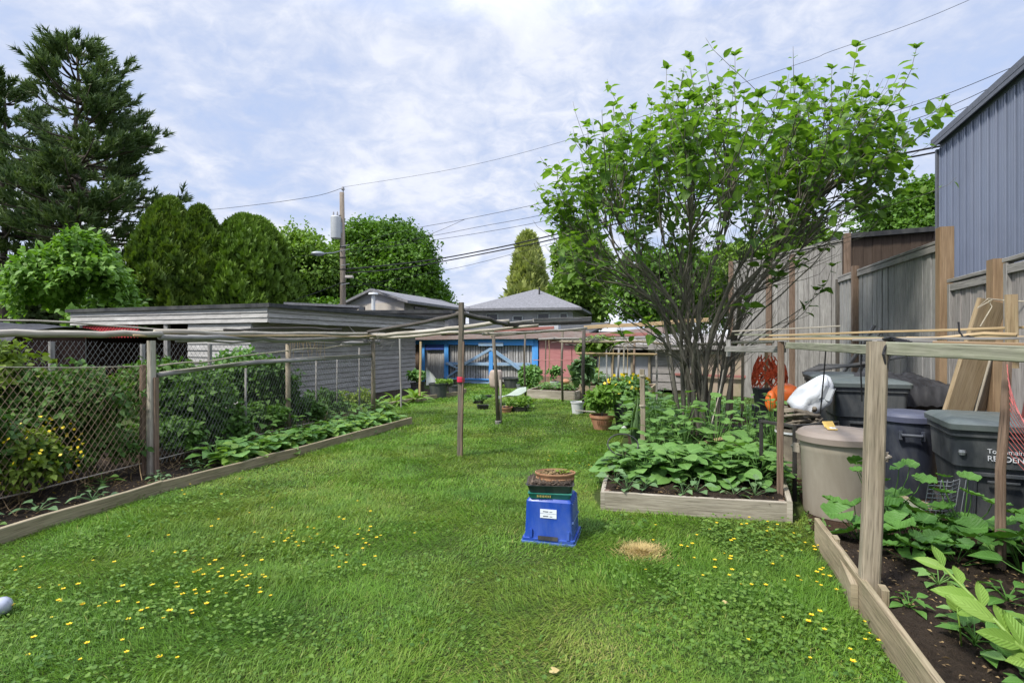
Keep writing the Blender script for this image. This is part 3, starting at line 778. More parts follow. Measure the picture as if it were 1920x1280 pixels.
# grey garage (left)
def gl(c, a): # local frame of the garage: c across (+ towards garden), a along
    q = Vector((-5.57, 11.4, 0)) + CX * c + AX * a; return (q.x, q.y)
t = thing('grey_garage', 'long low garage of peeling grey boards with a flat felt roof', 'garage', (*gl(-2, 3), 0))
laps('wall', gl(0, 0), gl(0, 6.75), 0, 1.92, .135, 'old_siding', t)
laps('wall', gl(-1.85, 0), gl(0, 0), 0, 1.88, .15, 'sunlit_siding', t)
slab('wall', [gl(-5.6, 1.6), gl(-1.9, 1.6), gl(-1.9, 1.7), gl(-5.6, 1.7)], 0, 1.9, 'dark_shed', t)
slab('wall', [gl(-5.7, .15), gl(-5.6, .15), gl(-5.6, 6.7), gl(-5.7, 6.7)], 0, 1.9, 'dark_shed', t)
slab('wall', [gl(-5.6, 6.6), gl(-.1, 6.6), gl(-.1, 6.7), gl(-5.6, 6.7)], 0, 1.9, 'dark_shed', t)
laps('fascia', gl(-5.85, -.04), gl(.5, -.04), 1.90, 2.225, .108, 'sunlit_siding', t)
laps('fascia', gl(.5, -.04), gl(.5, 7.9), 1.90, 2.225, .108, 'old_siding', t)
slab('soffit', [gl(-5.8, 0), gl(.46, 0), gl(.46, 7.85), gl(-5.8, 7.85)], 1.93, 1.96, 'dark_pole', t)
slab('roof', [gl(-5.95, -.12), gl(.6, -.12), gl(.6, 8.0), gl(-5.95, 8.0)], 2.22, 2.30, 'roof_felt', t)
MB().beam((*gl(-2.55, .02), 0), (*gl(-2.55, .02), 1.9), .12, .1).build('post', 'old_siding', t)
MB().beam((*gl(-5.5, .02), 0), (*gl(-5.5, .02), 1.9), .12, .1).build('post', 'old_siding', t)
mb = MB(); a0, a1 = gl(-5.45, -.02), gl(-3.4, -.02)
for i in range(-3, 20):
    for sgn in (1, -1):
        u0 = i * .11; u1 = u0 + .34 * sgn
        f = lambda u: Vector((*a0, 0)).lerp(Vector((*a1, 0)), min(1, max(0, u / 2.05)))
        za, zb = 1.60, 1.88
        def clipz(u): return za + (zb - za) * ((u - u0) / (u1 - u0))
        ua, ub = (u0, u1) if u0 < u1 else (u1, u0); ua, ub = max(0, ua), min(2.05, ub)
        if ub - ua > .03: mb.beam(rise(f(ua), clipz(ua)) - AX * (.004 * sgn), rise(f(ub), clipz(ub)) - AX * (.004 * sgn), .006, .035, ch=0)
mb.build('lattice', 'red_lattice_paint', t)
# dark low shed beyond the bushes, tarp roof
def sh(c, a): q = Vector((-8.1, 9.2, 0)) + CX * c + AX * a; return (q.x, q.y)
t = thing('garden_shed', 'low dark brown shed roofed with black tarp behind the bushes', 'shed', (*sh(-1, 1), 0))
slab('wall', [sh(-3.5, 0), sh(-.55, 0), sh(-.55, 1.0), sh(-3.5, 1.0)], 0, 1.66, 'dark_shed', t)
def tarp(u, v):
    q = Vector((*sh(-3.8 + 3.4 * u, -.25 + 1.5 * v), 0)); return (q.x, q.y, 1.72 + .16 * math.sin(v * 3.0) - .10 * u * u + .03 * math.sin(u * 17) * math.sin(v * 5) - (.12 if v < .02 else 0))
MB().sheet(tarp, 40, 12).build('tarp_roof', 'tarp_black', t, smooth=True)

# lane garage with the blue gate
LO = Vector((-1.2, 19.3, 0))
def lg(c, a=0): q = LO + CX * c + AX * a; return (q.x, q.y)
def lgu(u):      # across-distance whose column in the photo is u
    k = (u - 960) / 1000.0; return (k * LO.y - LO.x) / (CX.x - k * CX.y)
def lz(u, v): c = lgu(u); return EYE - (v - 640) * lg(c)[1] / 1000.0
t = thing('lane_garage', 'low garage with blue framed gates and a faded red wall', 'garage', (*LO[:2], 0))
boards('slat_door', lg(lgu(796), .06), lg(lgu(834), .06), .05, 1.35, 1.35, .1, 'slat_wood', t)
boards('slat_door', lg(lgu(774), .1), lg(lgu(792), .1), .05, 1.5, 1.5, .1, 'brown_post', t)
gate = MB(); boards('slat_gate', lg(lgu(842), .05), lg(lgu(998), .05), .06, 1.36, 1.36, .105, 'slat_wood', t, gap=.02)
def bb(u0, v0, u1, v1, w, mat, off=0.0, name='blue_board', th=.04):
    p0 = Vector((*lg(lgu(u0), -off), lz(u0, v0))); p1 = Vector((*lg(lgu(u1), -off), lz(u1, v1)))
    return MB().beam(p0, p1, w, th, up=AX, ch=.003, seg=4, wob=.006).build(name, mat, t)
bb(794, 645, 794, 717, .14, 'blue_board', .03); bb(838, 636, 838, 716, .17, 'blue_board', .05)
bb(1004, 634, 1004, 700, .22, 'blue_board', .05); bb(922, 652, 922, 716, .15, 'blue_board', .08)
bb(772, 640, 836, 640, .22, 'blue_board', .07); bb(799, 649, 833, 649, .26, 'deep_blue_board', .03)
bb(842, 640, 1002, 641, .24, 'blue_board', .08); bb(900, 645, 946, 645, .13, 'pale_blue_board', .12)
bb(838, 681, 996, 683, .11, 'pale_blue_board', .06); bb(838, 713, 922, 715, .13, 'pale_blue_board', .06); bb(838, 709, 922, 711, .05, 'blue_board', .1)
bb(868, 685, 924, 653, .10, 'pale_blue_board', .1); bb(924, 654, 986, 698, .12, 'pale_blue_board', .1); bb(838, 708, 864, 690, .07, 'pale_blue_board', .08)
bb(838, 680, 862, 690, .06, 'pale_blue_board', .1); bb(888, 719, 920, 720, .12, 'pale_blue_board', .16, 'loose_board')
slab('red_wall', [lg(lgu(1011), -.02), lg(lgu(1090), -.02), lg(lgu(1090), .1), lg(lgu(1011), .1)], .3, 1.58, 'red_wall', t)
slab('footing', [lg(lgu(1011), -.05), lg(lgu(1090), -.05), lg(lgu(1090), .08), lg(lgu(1011), .08)], 0, .3, 'brick_brown', t)
bb(1006, 634, 1092, 636, .10, 'faded_board', .06, 'rail'); bb(1006, 628, 1092, 628, .14, 'red_board', .05, 'rail')
for u in (1030, 1052, 1072): bb(u, 650, u, 700, .012, 'red_board', .035, 'batten', .02)
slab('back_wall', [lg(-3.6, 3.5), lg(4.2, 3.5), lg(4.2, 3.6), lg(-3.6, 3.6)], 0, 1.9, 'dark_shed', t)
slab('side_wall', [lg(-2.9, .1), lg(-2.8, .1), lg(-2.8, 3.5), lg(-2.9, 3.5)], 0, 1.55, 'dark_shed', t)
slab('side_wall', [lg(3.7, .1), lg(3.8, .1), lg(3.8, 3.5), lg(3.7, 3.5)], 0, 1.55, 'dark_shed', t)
slab('roof', [lg(-3.0, -.22), lg(4.1, -.22), lg(4.1, 3.7), lg(-3.0, 3.7)], [1.72, 1.70, 2.18, 2.20], [1.79, 1.78, 2.26, 2.28], 'roof_felt', t)
MB().beam((*lg(-3.0, -.24), 1.69), (*lg(4.1, -.24), 1.73), .25, .03, up=AX, seg=8, wob=.012).build('fascia', 'faded_board', t)
MB().beam((*lg(-1.4, -.27), 1.80), (*lg(2.9, -.27), 1.97), .10, .03, up=AX, seg=8, wob=.015).build('fascia', 'red_board', t)
for (u, v, w, mat) in ((803, 634, .07, 'red_tape'), (858, 630, .06, 'red_tape')):
    pass

# grey lean-to right of the lane garage
def ln(c, a=0): q = Vector((2.35, 16.2, 0)) + CX * c + AX * a; return (q.x, q.y)
t = thing('lean_to', 'patched timber lean-to with pale panels under a sagging roof beam', 'lean-to', (*ln(1), 0))
slab('white_panel', [ln(.25), ln(.68), ln(.68, .06), ln(.25, .06)], .35, 1.06, 'white_panel', t)
slab('white_panel', [ln(.72), ln(1.25), ln(1.25, .06), ln(.72, .06)], .35, 1.05, 'white_panel', t)
slab('white_panel', [ln(1.32), ln(1.75), ln(1.75, .06), ln(1.32, .06)], .4, 1.08, 'stucco_grey', t)
laps('plank_wall', ln(1.8), ln(4.4), .1, 1.3, .22, 'purple_wood', t)
MB().beam((*ln(0, -.05), 1.10), (*ln(1.9, -.05), 1.13), .06, .09, seg=4, wob=.01).build('rail', 'tan_wood', t)
MB().beam((*ln(-.02, -.05), 0), (*ln(-.02, -.05), 1.5), .14, .14).build('brick_pier', 'brick_brown', t)
for c in (.1, .7, 1.28, 1.78): MB().beam((*ln(c, -.06), 0), (*ln(c, -.06), 1.3), .07, .06, up=AX).build('post', 'post_wood', t)
slab('roof', [ln(-.1, -.35), ln(4.6, -.35), ln(4.6, 1.8), ln(-.1, 1.8)], [1.26, 1.28, 1.62, 1.6], [1.40, 1.44, 1.74, 1.72], 'purple_wood', t)
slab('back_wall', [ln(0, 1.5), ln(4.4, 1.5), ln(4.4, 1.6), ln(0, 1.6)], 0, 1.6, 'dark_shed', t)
MB().beam((*ln(-.4, 1.0), 1.62), (*ln(2.2, 1.2), 1.86), .05, .22, seg=3, wob=.01).build('fascia', 'faded_board', t)
MB().beam((*ln(-.4, 1.05), 1.95), (*ln(3.4, 1.25), 2.16), .06, .12, seg=5, wob=.02).build('top_rail', 'tan_wood', t)
MB().beam((*ln(-.4, .93), 1.72), (*ln(1.6, 1.1), 1.72), .03, .10).build('trim', 'red_board', t)

# pink garden wall behind the tree
t = thing('garden_wall', 'pinkish stucco wall with a pale cap behind the orange netting', 'wall', (6.1, 15.0, 0))
slab('wall', [(4.7, 15.4), (7.0, 14.2), (7.05, 14.35), (4.75, 15.55)], 0, 1.14, 'stucco_pink', t)
slab('cap', [(4.65, 15.35), (7.02, 14.1), (7.1, 14.4), (4.75, 15.6)], 1.143, 1.22, 'stucco_cream', t)
MB().beam((4.68, 15.30, .56), (6.98, 14.1, .54), .05, .07).build('red_rail', 'red_board', t)

# ------------------------------------------------------------------ right-hand fences and buildings
FD = 2.6
t = thing('board_fence', 'stepped grey cedar fence with tan posts behind the bins', 'fence', W(FD, 8))
def fw(tt, d=FD): q = W(d, tt); return (q.x, q.y)
def cap(p0, p1, z0, z1, mat='grey_wood', w=.09, h=.04): return MB().beam(rise(p0, z0), rise(p1, z1), w, h, seg=3, wob=.004).build('cap_rail', mat, t)
boards('board_panel', fw(13.0), fw(7.74), 0, 2.82, 2.64, .145, 'fence_wood', t)
cap(fw(13.05), fw(7.74), 2.86, 2.69); cap(fw(13.0, FD - .03), fw(7.74, FD - .03), 2.79, 2.62, w=.03, h=.08)
boards('board_panel', fw(7.45), fw(6.52), 0, 2.14, 2.14, .135, 'purple_wood', t)
cap(fw(7.47), fw(6.5), 2.19, 2.19); cap(fw(7.45, FD - .03), fw(6.5, FD - .03), 2.11, 2.11, w=.03, h=.08)
boards('board_panel', fw(6.22), fw(.5), 0, 2.2, 2.2, .135, 'purple_wood', t)
cap(fw(6.24), fw(.5), 2.25, 2.25); cap(fw(6.22, FD - .03), fw(.5, FD - .03), 2.16, 2.16, w=.03, h=.08)
for tt, zt, w, m in ((7.6, 2.83, .14, 'cedar_new'), (6.36, 2.28, .14, 'cedar_new'), (11.5, 2.9, .11, 'brown_post'), (13.06, 2.82, .1, 'dark_pole'), (7.42, 2.15, .06, 'grey_wood'), (6.18, 2.22, .06, 'grey_wood')):
    d = FD - .02 if m != 'brown_post' else FD - .06
    MB().beam((*fw(tt, d), 0), (*fw(tt, d), zt), w, w, up=AX, ch=.006).build('post', m, t)

t = thing('board_fence', 'tall far fence of upright grey boards seen through the tree', 'fence', (7.0, 12.6, 0))
FP = [(7.27, 11.72), (6.53, 13.55), (6.2, 15.0), (6.3, 17.5)]
boards('board_panel', FP[1], FP[0], 0, 3.62, 3.68, .14, 'grey_wood', t)
boards('board_panel', FP[2], FP[1], 0, 3.68, 3.62, .14, 'grey_wood', t)
MB().beam((*FP[0], 3.72), (*FP[1], 3.66), .08, .05).build('cap_rail', 'grey_wood', t)
MB().beam((*FP[1], 3.66), (*FP[2], 3.72), .08, .05).build('cap_rail', 'grey_wood', t)
for p, z in ((( 7.33, 11.66), 3.86), ((6.78, 12.9), 3.6), ((6.5, 13.5), 3.7), ((6.16, 15.0), 3.75)): MB().beam((*p, 0), (*p, z), .13, .13, up=AX).build('post', 'brown_post', t)

t = thing('brown_shed', 'dark brown board shed with a flat cap behind the grey fence', 'shed', (9.5, 13.6, 0))
boards('wall', (8.4, 13.5), (12.0, 13.3), 0, 4.08, 4.36, .24, 'brown_siding', t, jit=0)
slab('back_wall', [(8.4, 13.56), (12.0, 13.36), (12.2, 16.4), (8.5, 16.5)], 0, 4.0, 'brown_siding', t)
slab('roof', [(8.3, 13.38), (12.1, 13.18), (12.3, 16.6), (8.3, 16.7)], [4.08, 4.36, 4.3, 4.0], [4.20, 4.48, 4.42, 4.12], 'roof_felt', t)

def bl(c, a): q = W(4.5, 13.5) + CX * c - AX * a; return (q.x, q.y)
t = thing('metal_house', 'tall house clad in ribbed blue-grey metal at the edge', 'house', (*bl(2, 6), 0))
slab('wall', [bl(0, 0), bl(0, 11), bl(5, 11), bl(5, 0)], 0, 5.62, 'metal_blue', t)
mb = MB()
for i in range(38):
    a = .05 + i * .29
    mb.beam((*bl(-.012, a), 0), (*bl(-.012, a), 5.5), .028, .03, up=CX, ch=.006)
    for k in (1, 2): mb.beam((*bl(-.002, a + .097 * k), 0), (*bl(-.002, a + .097 * k), 5.5), .012, .012, up=CX, ch=.003)
mb.build('cladding_ribs', 'metal_blue', t)
mb = MB()
for i in range(17):
    q = bl(.05 + i * .29, -.012); mb.beam((*q, 0), (*q, 5.5), .028, .03, up=AX, ch=.006)
mb.build('cladding_ribs', 'metal_blue', t)
slab('roof', [bl(-.12, -.12), bl(-.12, 11.1), bl(5.1, 11.1), bl(5.1, -.12)], 5.626, [5.74, 5.74, 5.9, 5.9], 'flashing', t)
MB().beam((*bl(-.10, -.1), 5.585), (*bl(-.10, 11), 5.585), .03, .08).build('fascia', 'flashing', t)
MB().beam((*bl(-.03, -.03), 0), (*bl(-.03, -.03), 5.5), .07, .07, up=AX).build('corner_trim', 'flashing', t)

# houses beyond the lane
t = thing('bungalow', 'grey stucco bungalow with a grey shingle hip roof', 'house', (1.4, 34, 0))
HB = [(-2.6, 32.2), (3.55, 31.2), (5.6, 39.0), (-.8, 40.0)]
slab('wall', HB, 0, 3.40, 'stucco_grey', t)
ev = [(-3.1, 31.7), (4.0, 30.6), (6.2, 39.5), (-1.1, 40.6)]; ap = [Vector((1.55, 34.2, 4.86)), Vector((2.05, 36.8, 4.86))]
mb = MB(); mb.v = [(*p, 3.32) for p in ev] + [(*p, 3.46) for p in ev] + [tuple(a) for a in ap]
for i in range(4): mb.face((i, (i + 1) % 4, 4 + (i + 1) % 4, 4 + i))
mb.face((3, 2, 1, 0)); mb.face((4, 5, 8)); mb.face((5, 6, 9, 8)); mb.face((6, 7, 9)); mb.face((7, 4, 8, 9))
rf = mb.build('roof', 'shingle', t); MB().tube([(1.7, 33.2, 4.4), (1.7, 33.2, 4.85)], .05, 10).build('roof_vent', 'dark_metal', rf)
def on_wall(u): # front wall of the bungalow
    k = (u - 960) / 1000; a, b = Vector((*HB[0], 0)), Vector((*HB[1], 0)); d = b - a; s = (k * a.y - a.x) / (d.x - k * d.y); return a + d * s
for (u0, u1, v0, v1) in ((912, 934, 588, 604), (962, 980, 592, 603), (1008, 1030, 587, 604), (1050, 1064, 587, 603)):
    a, b = on_wall(u0), on_wall(u1); z0, z1 = EYE + (640 - v1) * a.y / 1000, EYE + (640 - v0) * a.y / 1000; nn = Vector((-.16, -.98, 0))
    mb = MB(); e = .06
    for q0, q1 in ((rise(a, z1), rise(b, z1)), (rise(a, z0), rise(b, z0)), (rise(a, z0 + .04), rise(a, z1 - .04)), (rise(b, z0 + .04), rise(b, z1 - .04))): mb.beam(q0 + nn * .04, q1 + nn * .04, .08, .08, up=nn)
    f = mb.build('window', 'white_panel', t); m2 = MB(); m2.beam(rise(a.lerp(b, .5), z0) + nn * .02, rise(a.lerp(b, .5), z1) + nn * .02, (b - a).length - .08, .03, up=nn, ch=0); m2.build('pane', 'dark_glass', f)

t = thing('white_house', 'low pale house with a shallow grey gable roof beside the utility pole', 'house', (-6, 28, 0))
A0, A1, A2 = P(650, 575, 28.6), P(758, 567, 26), P(873, 582, 33); A3 = A0 + (A2 - A1)
mid = (A0 + A1) / 2; zr = 4.05; ze = 3.45
slab('wall', [A0[:2], A1[:2], A2[:2], A3[:2]], 0, ze, 'stucco_cream', t)
mb = MB(); m2 = mid + (A2 - A1); mb.v = [(*A0[:2], ze), (*A1[:2], ze), (*mid[:2], zr)]; mb.face((0, 1, 2)); mb.build('gable', 'stucco_grey', t)
for s, (e0, e1) in enumerate(((A1, A2), (A0, A3))):
    d = (A2 - A1).normalized(); out = (e0 - mid); out.z = 0; out.normalize()
    a, b = Vector((*mid[:2], zr)) - d * .35, Vector((*m2[:2], zr)) + d * .3
    c, e = Vector((*e1[:2], ze - .12)) + out * .5 + d * .3, Vector((*e0[:2], ze - .12)) + out * .5 - d * .35
    mb = MB(); th = Vector((0, 0, .13)); mb.v = [tuple(q) for q in (a, b, c, e)] + [tuple(q + th) for q in (a, b, c, e)]
    mb.face((0, 3, 2, 1) if s == 0 else (0, 1, 2, 3)); mb.face((4, 5, 6, 7) if s == 0 else (7, 6, 5, 4)); [mb.face((i, (i + 1) % 4, 4 + (i + 1) % 4, 4 + i)) for i in range(4)]
    mb.build('roof', 'shingle', t)
dd = (A2 - A1).normalized(); nn = Vector((dd.y, -dd.x, 0))
laps('clapboard', A1[:2], A2[:2], 2.9, ze - .1, .18, 'grey_wood', t)
for s0, s1, z0, z1 in ((.12, .30, 3.12, 3.26), (.55, .72, 3.08, 3.22), (.36, .48, 2.55, 2.85)):
    a, b = A1.lerp(A2, s0), A1.lerp(A2, s1); MB().beam(rise(a, (z0 + z1) / 2) + nn * .05, rise(b, (z0 + z1) / 2) + nn * .05, .06, z1 - z0).build('window', 'dark_glass', t)
gd = (A1 - A0).normalized(); gn = Vector((gd.y, -gd.x, 0)); a, b = A0.lerp(A1, .24), A0.lerp(A1, .34)
MB().beam(rise(a, 3.2) + gn * .03, rise(b, 3.2) + gn * .03, .06, .2).build('window', 'dark_glass', t)
t = thing('garage_roof', 'low flat pale roof of a lane garage left of the utility pole', 'garage', (-9, 23, 0))
slab('wall', [P(540, 600, 22)[:2], P(668, 600, 22.5)[:2], P(660, 600, 26)[:2], P(545, 600, 26)[:2]], 0, 2.9, 'stucco_grey', t)
slab('roof', [P(532, 600, 21.7)[:2], P(674, 600, 22.2)[:2], P(664, 600, 26.4)[:2], P(538, 600, 26.4)[:2]], [3.0, 2.9, 2.95, 3.2], [3.1, 3.0, 3.05, 3.3], 'shingle', t)
p = P(700, 582, 21); 
t = tag(MB().tube([p, p + Vector((0, 0, .62))], .075, 12).lathe([(.075, .62), (.2, .63), (.17, .70), (.0, .72)], p, 14).build('vent_pipe', 'white_plastic', loc=p), 'white capped vent pipe standing on the flat felt roof', 'pipe')
p2 = P(700, 592, 21); p2.z = 0
slab('roof', [(p2.x - 2.2, p2.y - .6), (p2.x + 3.2, p2.y - .6), (p2.x + 3.4, p2.y + 3), (p2.x - 2.2, p2.y + 3)], 2.58, 2.70, 'roof_felt', thing('low_shed', 'small dark flat-roofed shed carrying the white vent pipe', 'shed', p2))
slab('wall', [(p2.x - 2, p2.y - .4), (p2.x + 3, p2.y - .4), (p2.x + 3.1, p2.y + 2.8), (p2.x - 2, p2.y + 2.8)], 0, 2.577, 'old_siding', bpy.data.objects['low_shed'])
# things on the lane garage roof
o = MB().box(Vector((*lg(1.55, .5), 2.02)), (.62, .4, .26), R(-20), .01).box(Vector((*lg(1.3, .5), 2.21)), (.2, .2, .12), R(-20), .01).build('roof_box', 'dark_tub', loc=(*lg(1.5, .5), 1.9)); tag(o, 'dark box lying on the lane garage roof', 'box')
o = MB().box(Vector((*lg(2.35, .7), 2.02)), (.95, .35, .2), R(-20), .01).build('roof_box', 'white_panel', loc=(*lg(2.4, .7), 1.9)); tag(o, 'pale trough on the lane garage roof beside the dark box', 'trough')
# ------------------------------------------------------------------ trees
def trunk_mb(base, h, r, limbs=6, spread=2.0, z0=.35, lean=(0, 0)):
    mb = MB(); base = Vector(base); top = base + Vector((lean[0], lean[1], h))
    pts = [base.lerp(top, i / 7) + Vector((random.uniform(-.06, .06), random.uniform(-.06, .06), 0)) * (i > 0) * h / 6 for i in range(8)]
    mb.tube(pts, r, 9, r * .25)
    for i in range(limbs):
        s = z0 + (1 - z0) * (i + .3) / limbs; p = base.lerp(top, s); a = i * 2.4 + random.uniform(-.4, .4)
        e = p + Vector((math.cos(a) * spread, math.sin(a) * spread, spread * .55)) * (1.1 - .5 * s)
        mb.tube(bez(p, p.lerp(e, .35), p.lerp(e, .7) + Vector((0, 0, -.1)), e, 5), r * .45 * (1.2 - s), 6, r * .08)
    return mb
def crown_fb(c, rad, lobes, n, leaf, tmpl=T_SIMPLE, lobe_r=.42, flat=.9, seed=1, gaps=.30, drop=.2, pos_only=False, inner=.12, keep=None):
    """leaves spread through lobes that make up the crown"""
    r = np.random.default_rng(seed); c = np.array(c, float); rad = np.array(rad, float)
    d = unit(r.normal(size=(lobes, 3))); d[:, 2] = np.where(d[:, 2] < -.55, -d[:, 2], d[:, 2])
    lc = c + d * rad * (1 - lobe_r) * r.uniform(.72, 1.04, (lobes, 1)); lr = r.uniform(.7, 1.15, lobes) * lobe_r
    k = r.integers(0, lobes, n); dd = unit(r.normal(size=(n, 3)))
    dd[:, 2] = np.where((dd[:, 2] < -.3) & (r.random(n) < .6), -dd[:, 2], dd[:, 2])
    sh = np.where(r.random(n) < inner, r.random(n) ** .5, np.where(r.random(n) < .05, r.uniform(1.04, 1.24, n), r.uniform(.78, 1.06, n)))
    bump = 1 + .24 * np.sin(dd[:, 0] * 9 + k) * np.sin(dd[:, 1] * 8 + 2 * k) + .1 * np.sin(dd[:, 2] * 13 + k)
    p = lc[k] + dd * (lr[k] * sh * bump)[:, None] * rad * np.array([1, 1, flat])
    hole = vnoise(p[:, 0] + p[:, 1] * .7, p[:, 2] + p[:, 1] * .3, 3.2 / max(rad), seed)
    ok = hole > gaps * r.uniform(.6, 1.1, n)
    if keep is not None: ok &= keep(p)
    p, dd, k = p[ok], dd[ok], k[ok]; m = len(p)
    A = unit(dd * .7 + r.normal(size=(m, 3)) * .6 + np.array([0, 0, -drop])); N = unit(dd + r.normal(size=(m, 3)) * .45 + np.array([0, 0, .5]))
    rnd = np.clip(.5 + .16 * r.normal(size=m) + .22 * np.sin(k * 1.7), 0, 1)
    return FB().add(tmpl, p, A, N, leaf * r.uniform(.65, 1.35, m), rnd)
def tree(name, label, cat, base, h, r, crown, mat, bark='bark', limbs=7, spread=2.0, group=None, z0=.35):
    t = thing(name, label, cat, base, group)
    trunk_mb(base, h, r, limbs, spread, z0).build('trunk', bark, t, smooth=True)
    crown.build('crown', mat, t, smooth=False); return t

def pine(base, H, Rr, label, seed, side=0.0, zlow=.32, n_wh=24, lean=(0, 0)):
    r = random.Random(seed); base = Vector(base); t = thing('pine_tree', label, 'tree', base, None)
    top = base + Vector((lean[0], lean[1], H)); mb = MB()
    ax = [base.lerp(top, i / 12) + Vector((math.sin(i * 1.3) * .12, 0, 0)) for i in range(13)]
    mb.tube(ax, H * .0155, 10, .05)
    Pp, Aa, Ss = [], [], []
    for w in range(n_wh):
        s = zlow + (1 - zlow) * (w + r.uniform(0, .8)) / n_wh; p = base.lerp(top, s)
        env = Rr * min(1, (1.02 - s) * 2.0) ** .62 * (.62 + .38 * min(1, (s - zlow) * 5 + .3))
        for b in range(r.randint(4, 6)):
            a = r.uniform(0, 6.283); L = env * r.uniform(.45, 1.06) * (1 + side * math.cos(a))
            d = Vector((math.cos(a), math.sin(a), 0)); up = .10 + .75 * max(0, s - .72) / .28 + r.uniform(-.12, .1)
            e = p + d * L + Vector((0, 0, L * (up)))
            path = bez(p, p + d * L * .35 + Vector((0, 0, -.02 * L)), p + d * L * .7 + Vector((0, 0, L * (up * .35 - .06))), e, 7)
            mb.tube(path, .05 + .012 * L, 5, .015)
            m = int(6 + L * 4.6)
            for k in range(m):
                q = r.uniform(.40, 1.0) ** .7; i = min(6, int(q * 7)); c = path[i].lerp(path[i + 1], q * 7 - i)
                sd = Vector((-d.y, d.x, 0)) * r.gauss(0, .17 * L * (1.25 - q) + .12) + Vector((0, 0, r.uniform(-.05, .26)))
                c = c + sd; ad = (d * .7 + sd * .9 + Vector((0, 0, .65)) + Vector((r.gauss(0, .25), r.gauss(0, .25), r.gauss(0, .15))))
                Pp.append(tuple(c)); Aa.append(tuple(ad)); Ss.append(r.uniform(.7, 1.15))
    mb.build('trunk', 'pine_bark', t, smooth=True)
    FB().add(T_TUFT, Pp, Aa, rdir(len(Pp)), Ss).build('crown', 'pine_needle', t, smooth=False); return t
pine((-24.5, 30, 0), 17.7, 4.75, 'tall dark pine with layered branches and a bare trunk showing', 5, side=.2, zlow=.36, n_wh=27)
pine((-30.5, 32, 0), 16.6, 5.0, 'dark pine standing half out of the picture beside the taller pine', 9, zlow=.3, n_wh=24)
pine((-29.5, 35, 0), 14.0, 4.6, 'slimmer pine crowded behind and between the two big pines', 13, zlow=.3, n_wh=15)

def hedge_cone(name, label, cat, c, rad, h, mat, seed, n=26000, peak=1.0, leaf=.30, peaks=None, zb=.0):
    """clipped conifer: sprays over a lumpy cone or dome"""
    r = np.random.default_rng(seed); c = Vector(c)
    t = thing(name, label, cat, c)
    MB().tube([c, c + Vector((0, 0, h * .8))], .16, 8, .04).build('trunk', 'pine_bark', t)
    pk = peaks or [(0, 0, 1.0, 1.0)]
    P_, D_ = [], []
    for (ox, oy, hs, rs) in pk:
        m = n // len(pk); a = r.uniform(0, 6.283, m); s = r.random(m) ** .8
        prof = (1 - s ** peak) ** (.62) * (.86 + .14 * np.minimum(1, s * 6))
        rr = rad * rs * prof * (.80 + .42 * vnoise(a * 3.2 + 9, s * h * hs * 1.25, 1.0, seed) + .13 * np.sin(a * 5 + s * 9 + seed) * np.sin(s * 19 + a * 2) + .09 * np.sin(a * 11 + s * 17) + .07 * np.sin(a * 17 - s * 41)) * np.where(r.random(m) < .15, r.uniform(.5, 1, m), r.uniform(.86, 1.12, m))
        p = np.stack([c.x + ox + rr * np.cos(a), c.y + oy + rr * np.sin(a), zb + s * h * hs], 1)
        P_.append(p); D_.append(np.stack([np.cos(a), np.sin(a), .35 + .7 * s], 1))
    p = np.concatenate(P_); d = unit(np.concatenate(D_)); m = len(p)
    A = unit(d * .55 + np.array([0, 0, .75]) + r.normal(size=(m, 3)) * .33); N = unit(d + r.normal(size=(m, 3)) * .5)
    FB().add(T_SPRAY, p, A, N, leaf * r.uniform(.6, 1.3, m), np.clip(.45 + .2 * r.normal(size=m) + .15 * np.sin(p[:, 2] * 2.1 + p[:, 0] * 1.7), 0, 1)).build('crown', mat, t, smooth=False)
    return t
def at(u, y): return ((u - 960) * y / 1000.0, y, 0)
def hz(v, y): return EYE + (640 - v) * y / 1000.0
hedge_cone('cedar_tree', 'olive green cedar with two pointed tops behind the grey garage', 'tree', at(335, 22), 2.15, hz(380, 22), 'cedar_leaf', 3, 34000, 1.25, .34, [(-.35, 0, 1.0, .92), (.72, .3, .965, .78)])
hedge_cone('cedar_tree', 'round-topped green cedar next to the two-pointed cedar', 'tree', at(466, 23), 1.72, hz(410, 23), 'cedar_green', 4, 26000, 3.0, .32, [(-.15, 0, 1.0, 1), (.3, .2, .99, .85)])
hedge_cone('gold_conifer', 'small yellow-green conifer with hanging sprays behind the bungalow', 'tree', at(990, 44), 1.75, hz(447, 44), 'gold_conifer', 6, 5200, 1.35, .85)

tree('maple_tree', 'huge round dense maple crown right behind the utility pole', 'tree', at(722, 42), 7.5, .5, crown_fb((at(722, 42)[0], 42, 5.4), (5.9, 5.2, 6.6), 40, 90000, .25, lobe_r=.31, seed=21, gaps=.24), 'maple_leaf', spread=2.4)
tree('lime_tree', 'lighter green round tree left of the utility pole', 'tree', at(580, 38), 6.0, .35, crown_fb((at(583, 38)[0], 38, 4.8), (3.9, 3.6, 5.1), 26, 34000, .25, lobe_r=.34, seed=22, gaps=.2), 'light_leaf', spread=2)
tree('leafy_tree', 'mid green tree half hidden by the left edge of the big crown', 'tree', at(1085, 38), 6.5, .3, crown_fb((at(1090, 38)[0], 38, 5.2), (2.6, 2.6, 5.2), 22, 17000, .34, lobe_r=.36, seed=23, gaps=.24), 'light_leaf', spread=1.5)
bpy.data.objects['leafy_tree']['label'] = 'tall mid green tree at the end of the bungalow roof'
tree('leafy_tree', 'dark green tree seen low between the stems of the bare-branched tree', 'tree', at(1255, 30), 3.0, .25, crown_fb((at(1250, 30)[0], 30, 3.8), (3.6, 2.5, 3.2), 18, 14000, .30, lobe_r=.4, seed=24, gaps=.26), 'maple_leaf', spread=1.5)
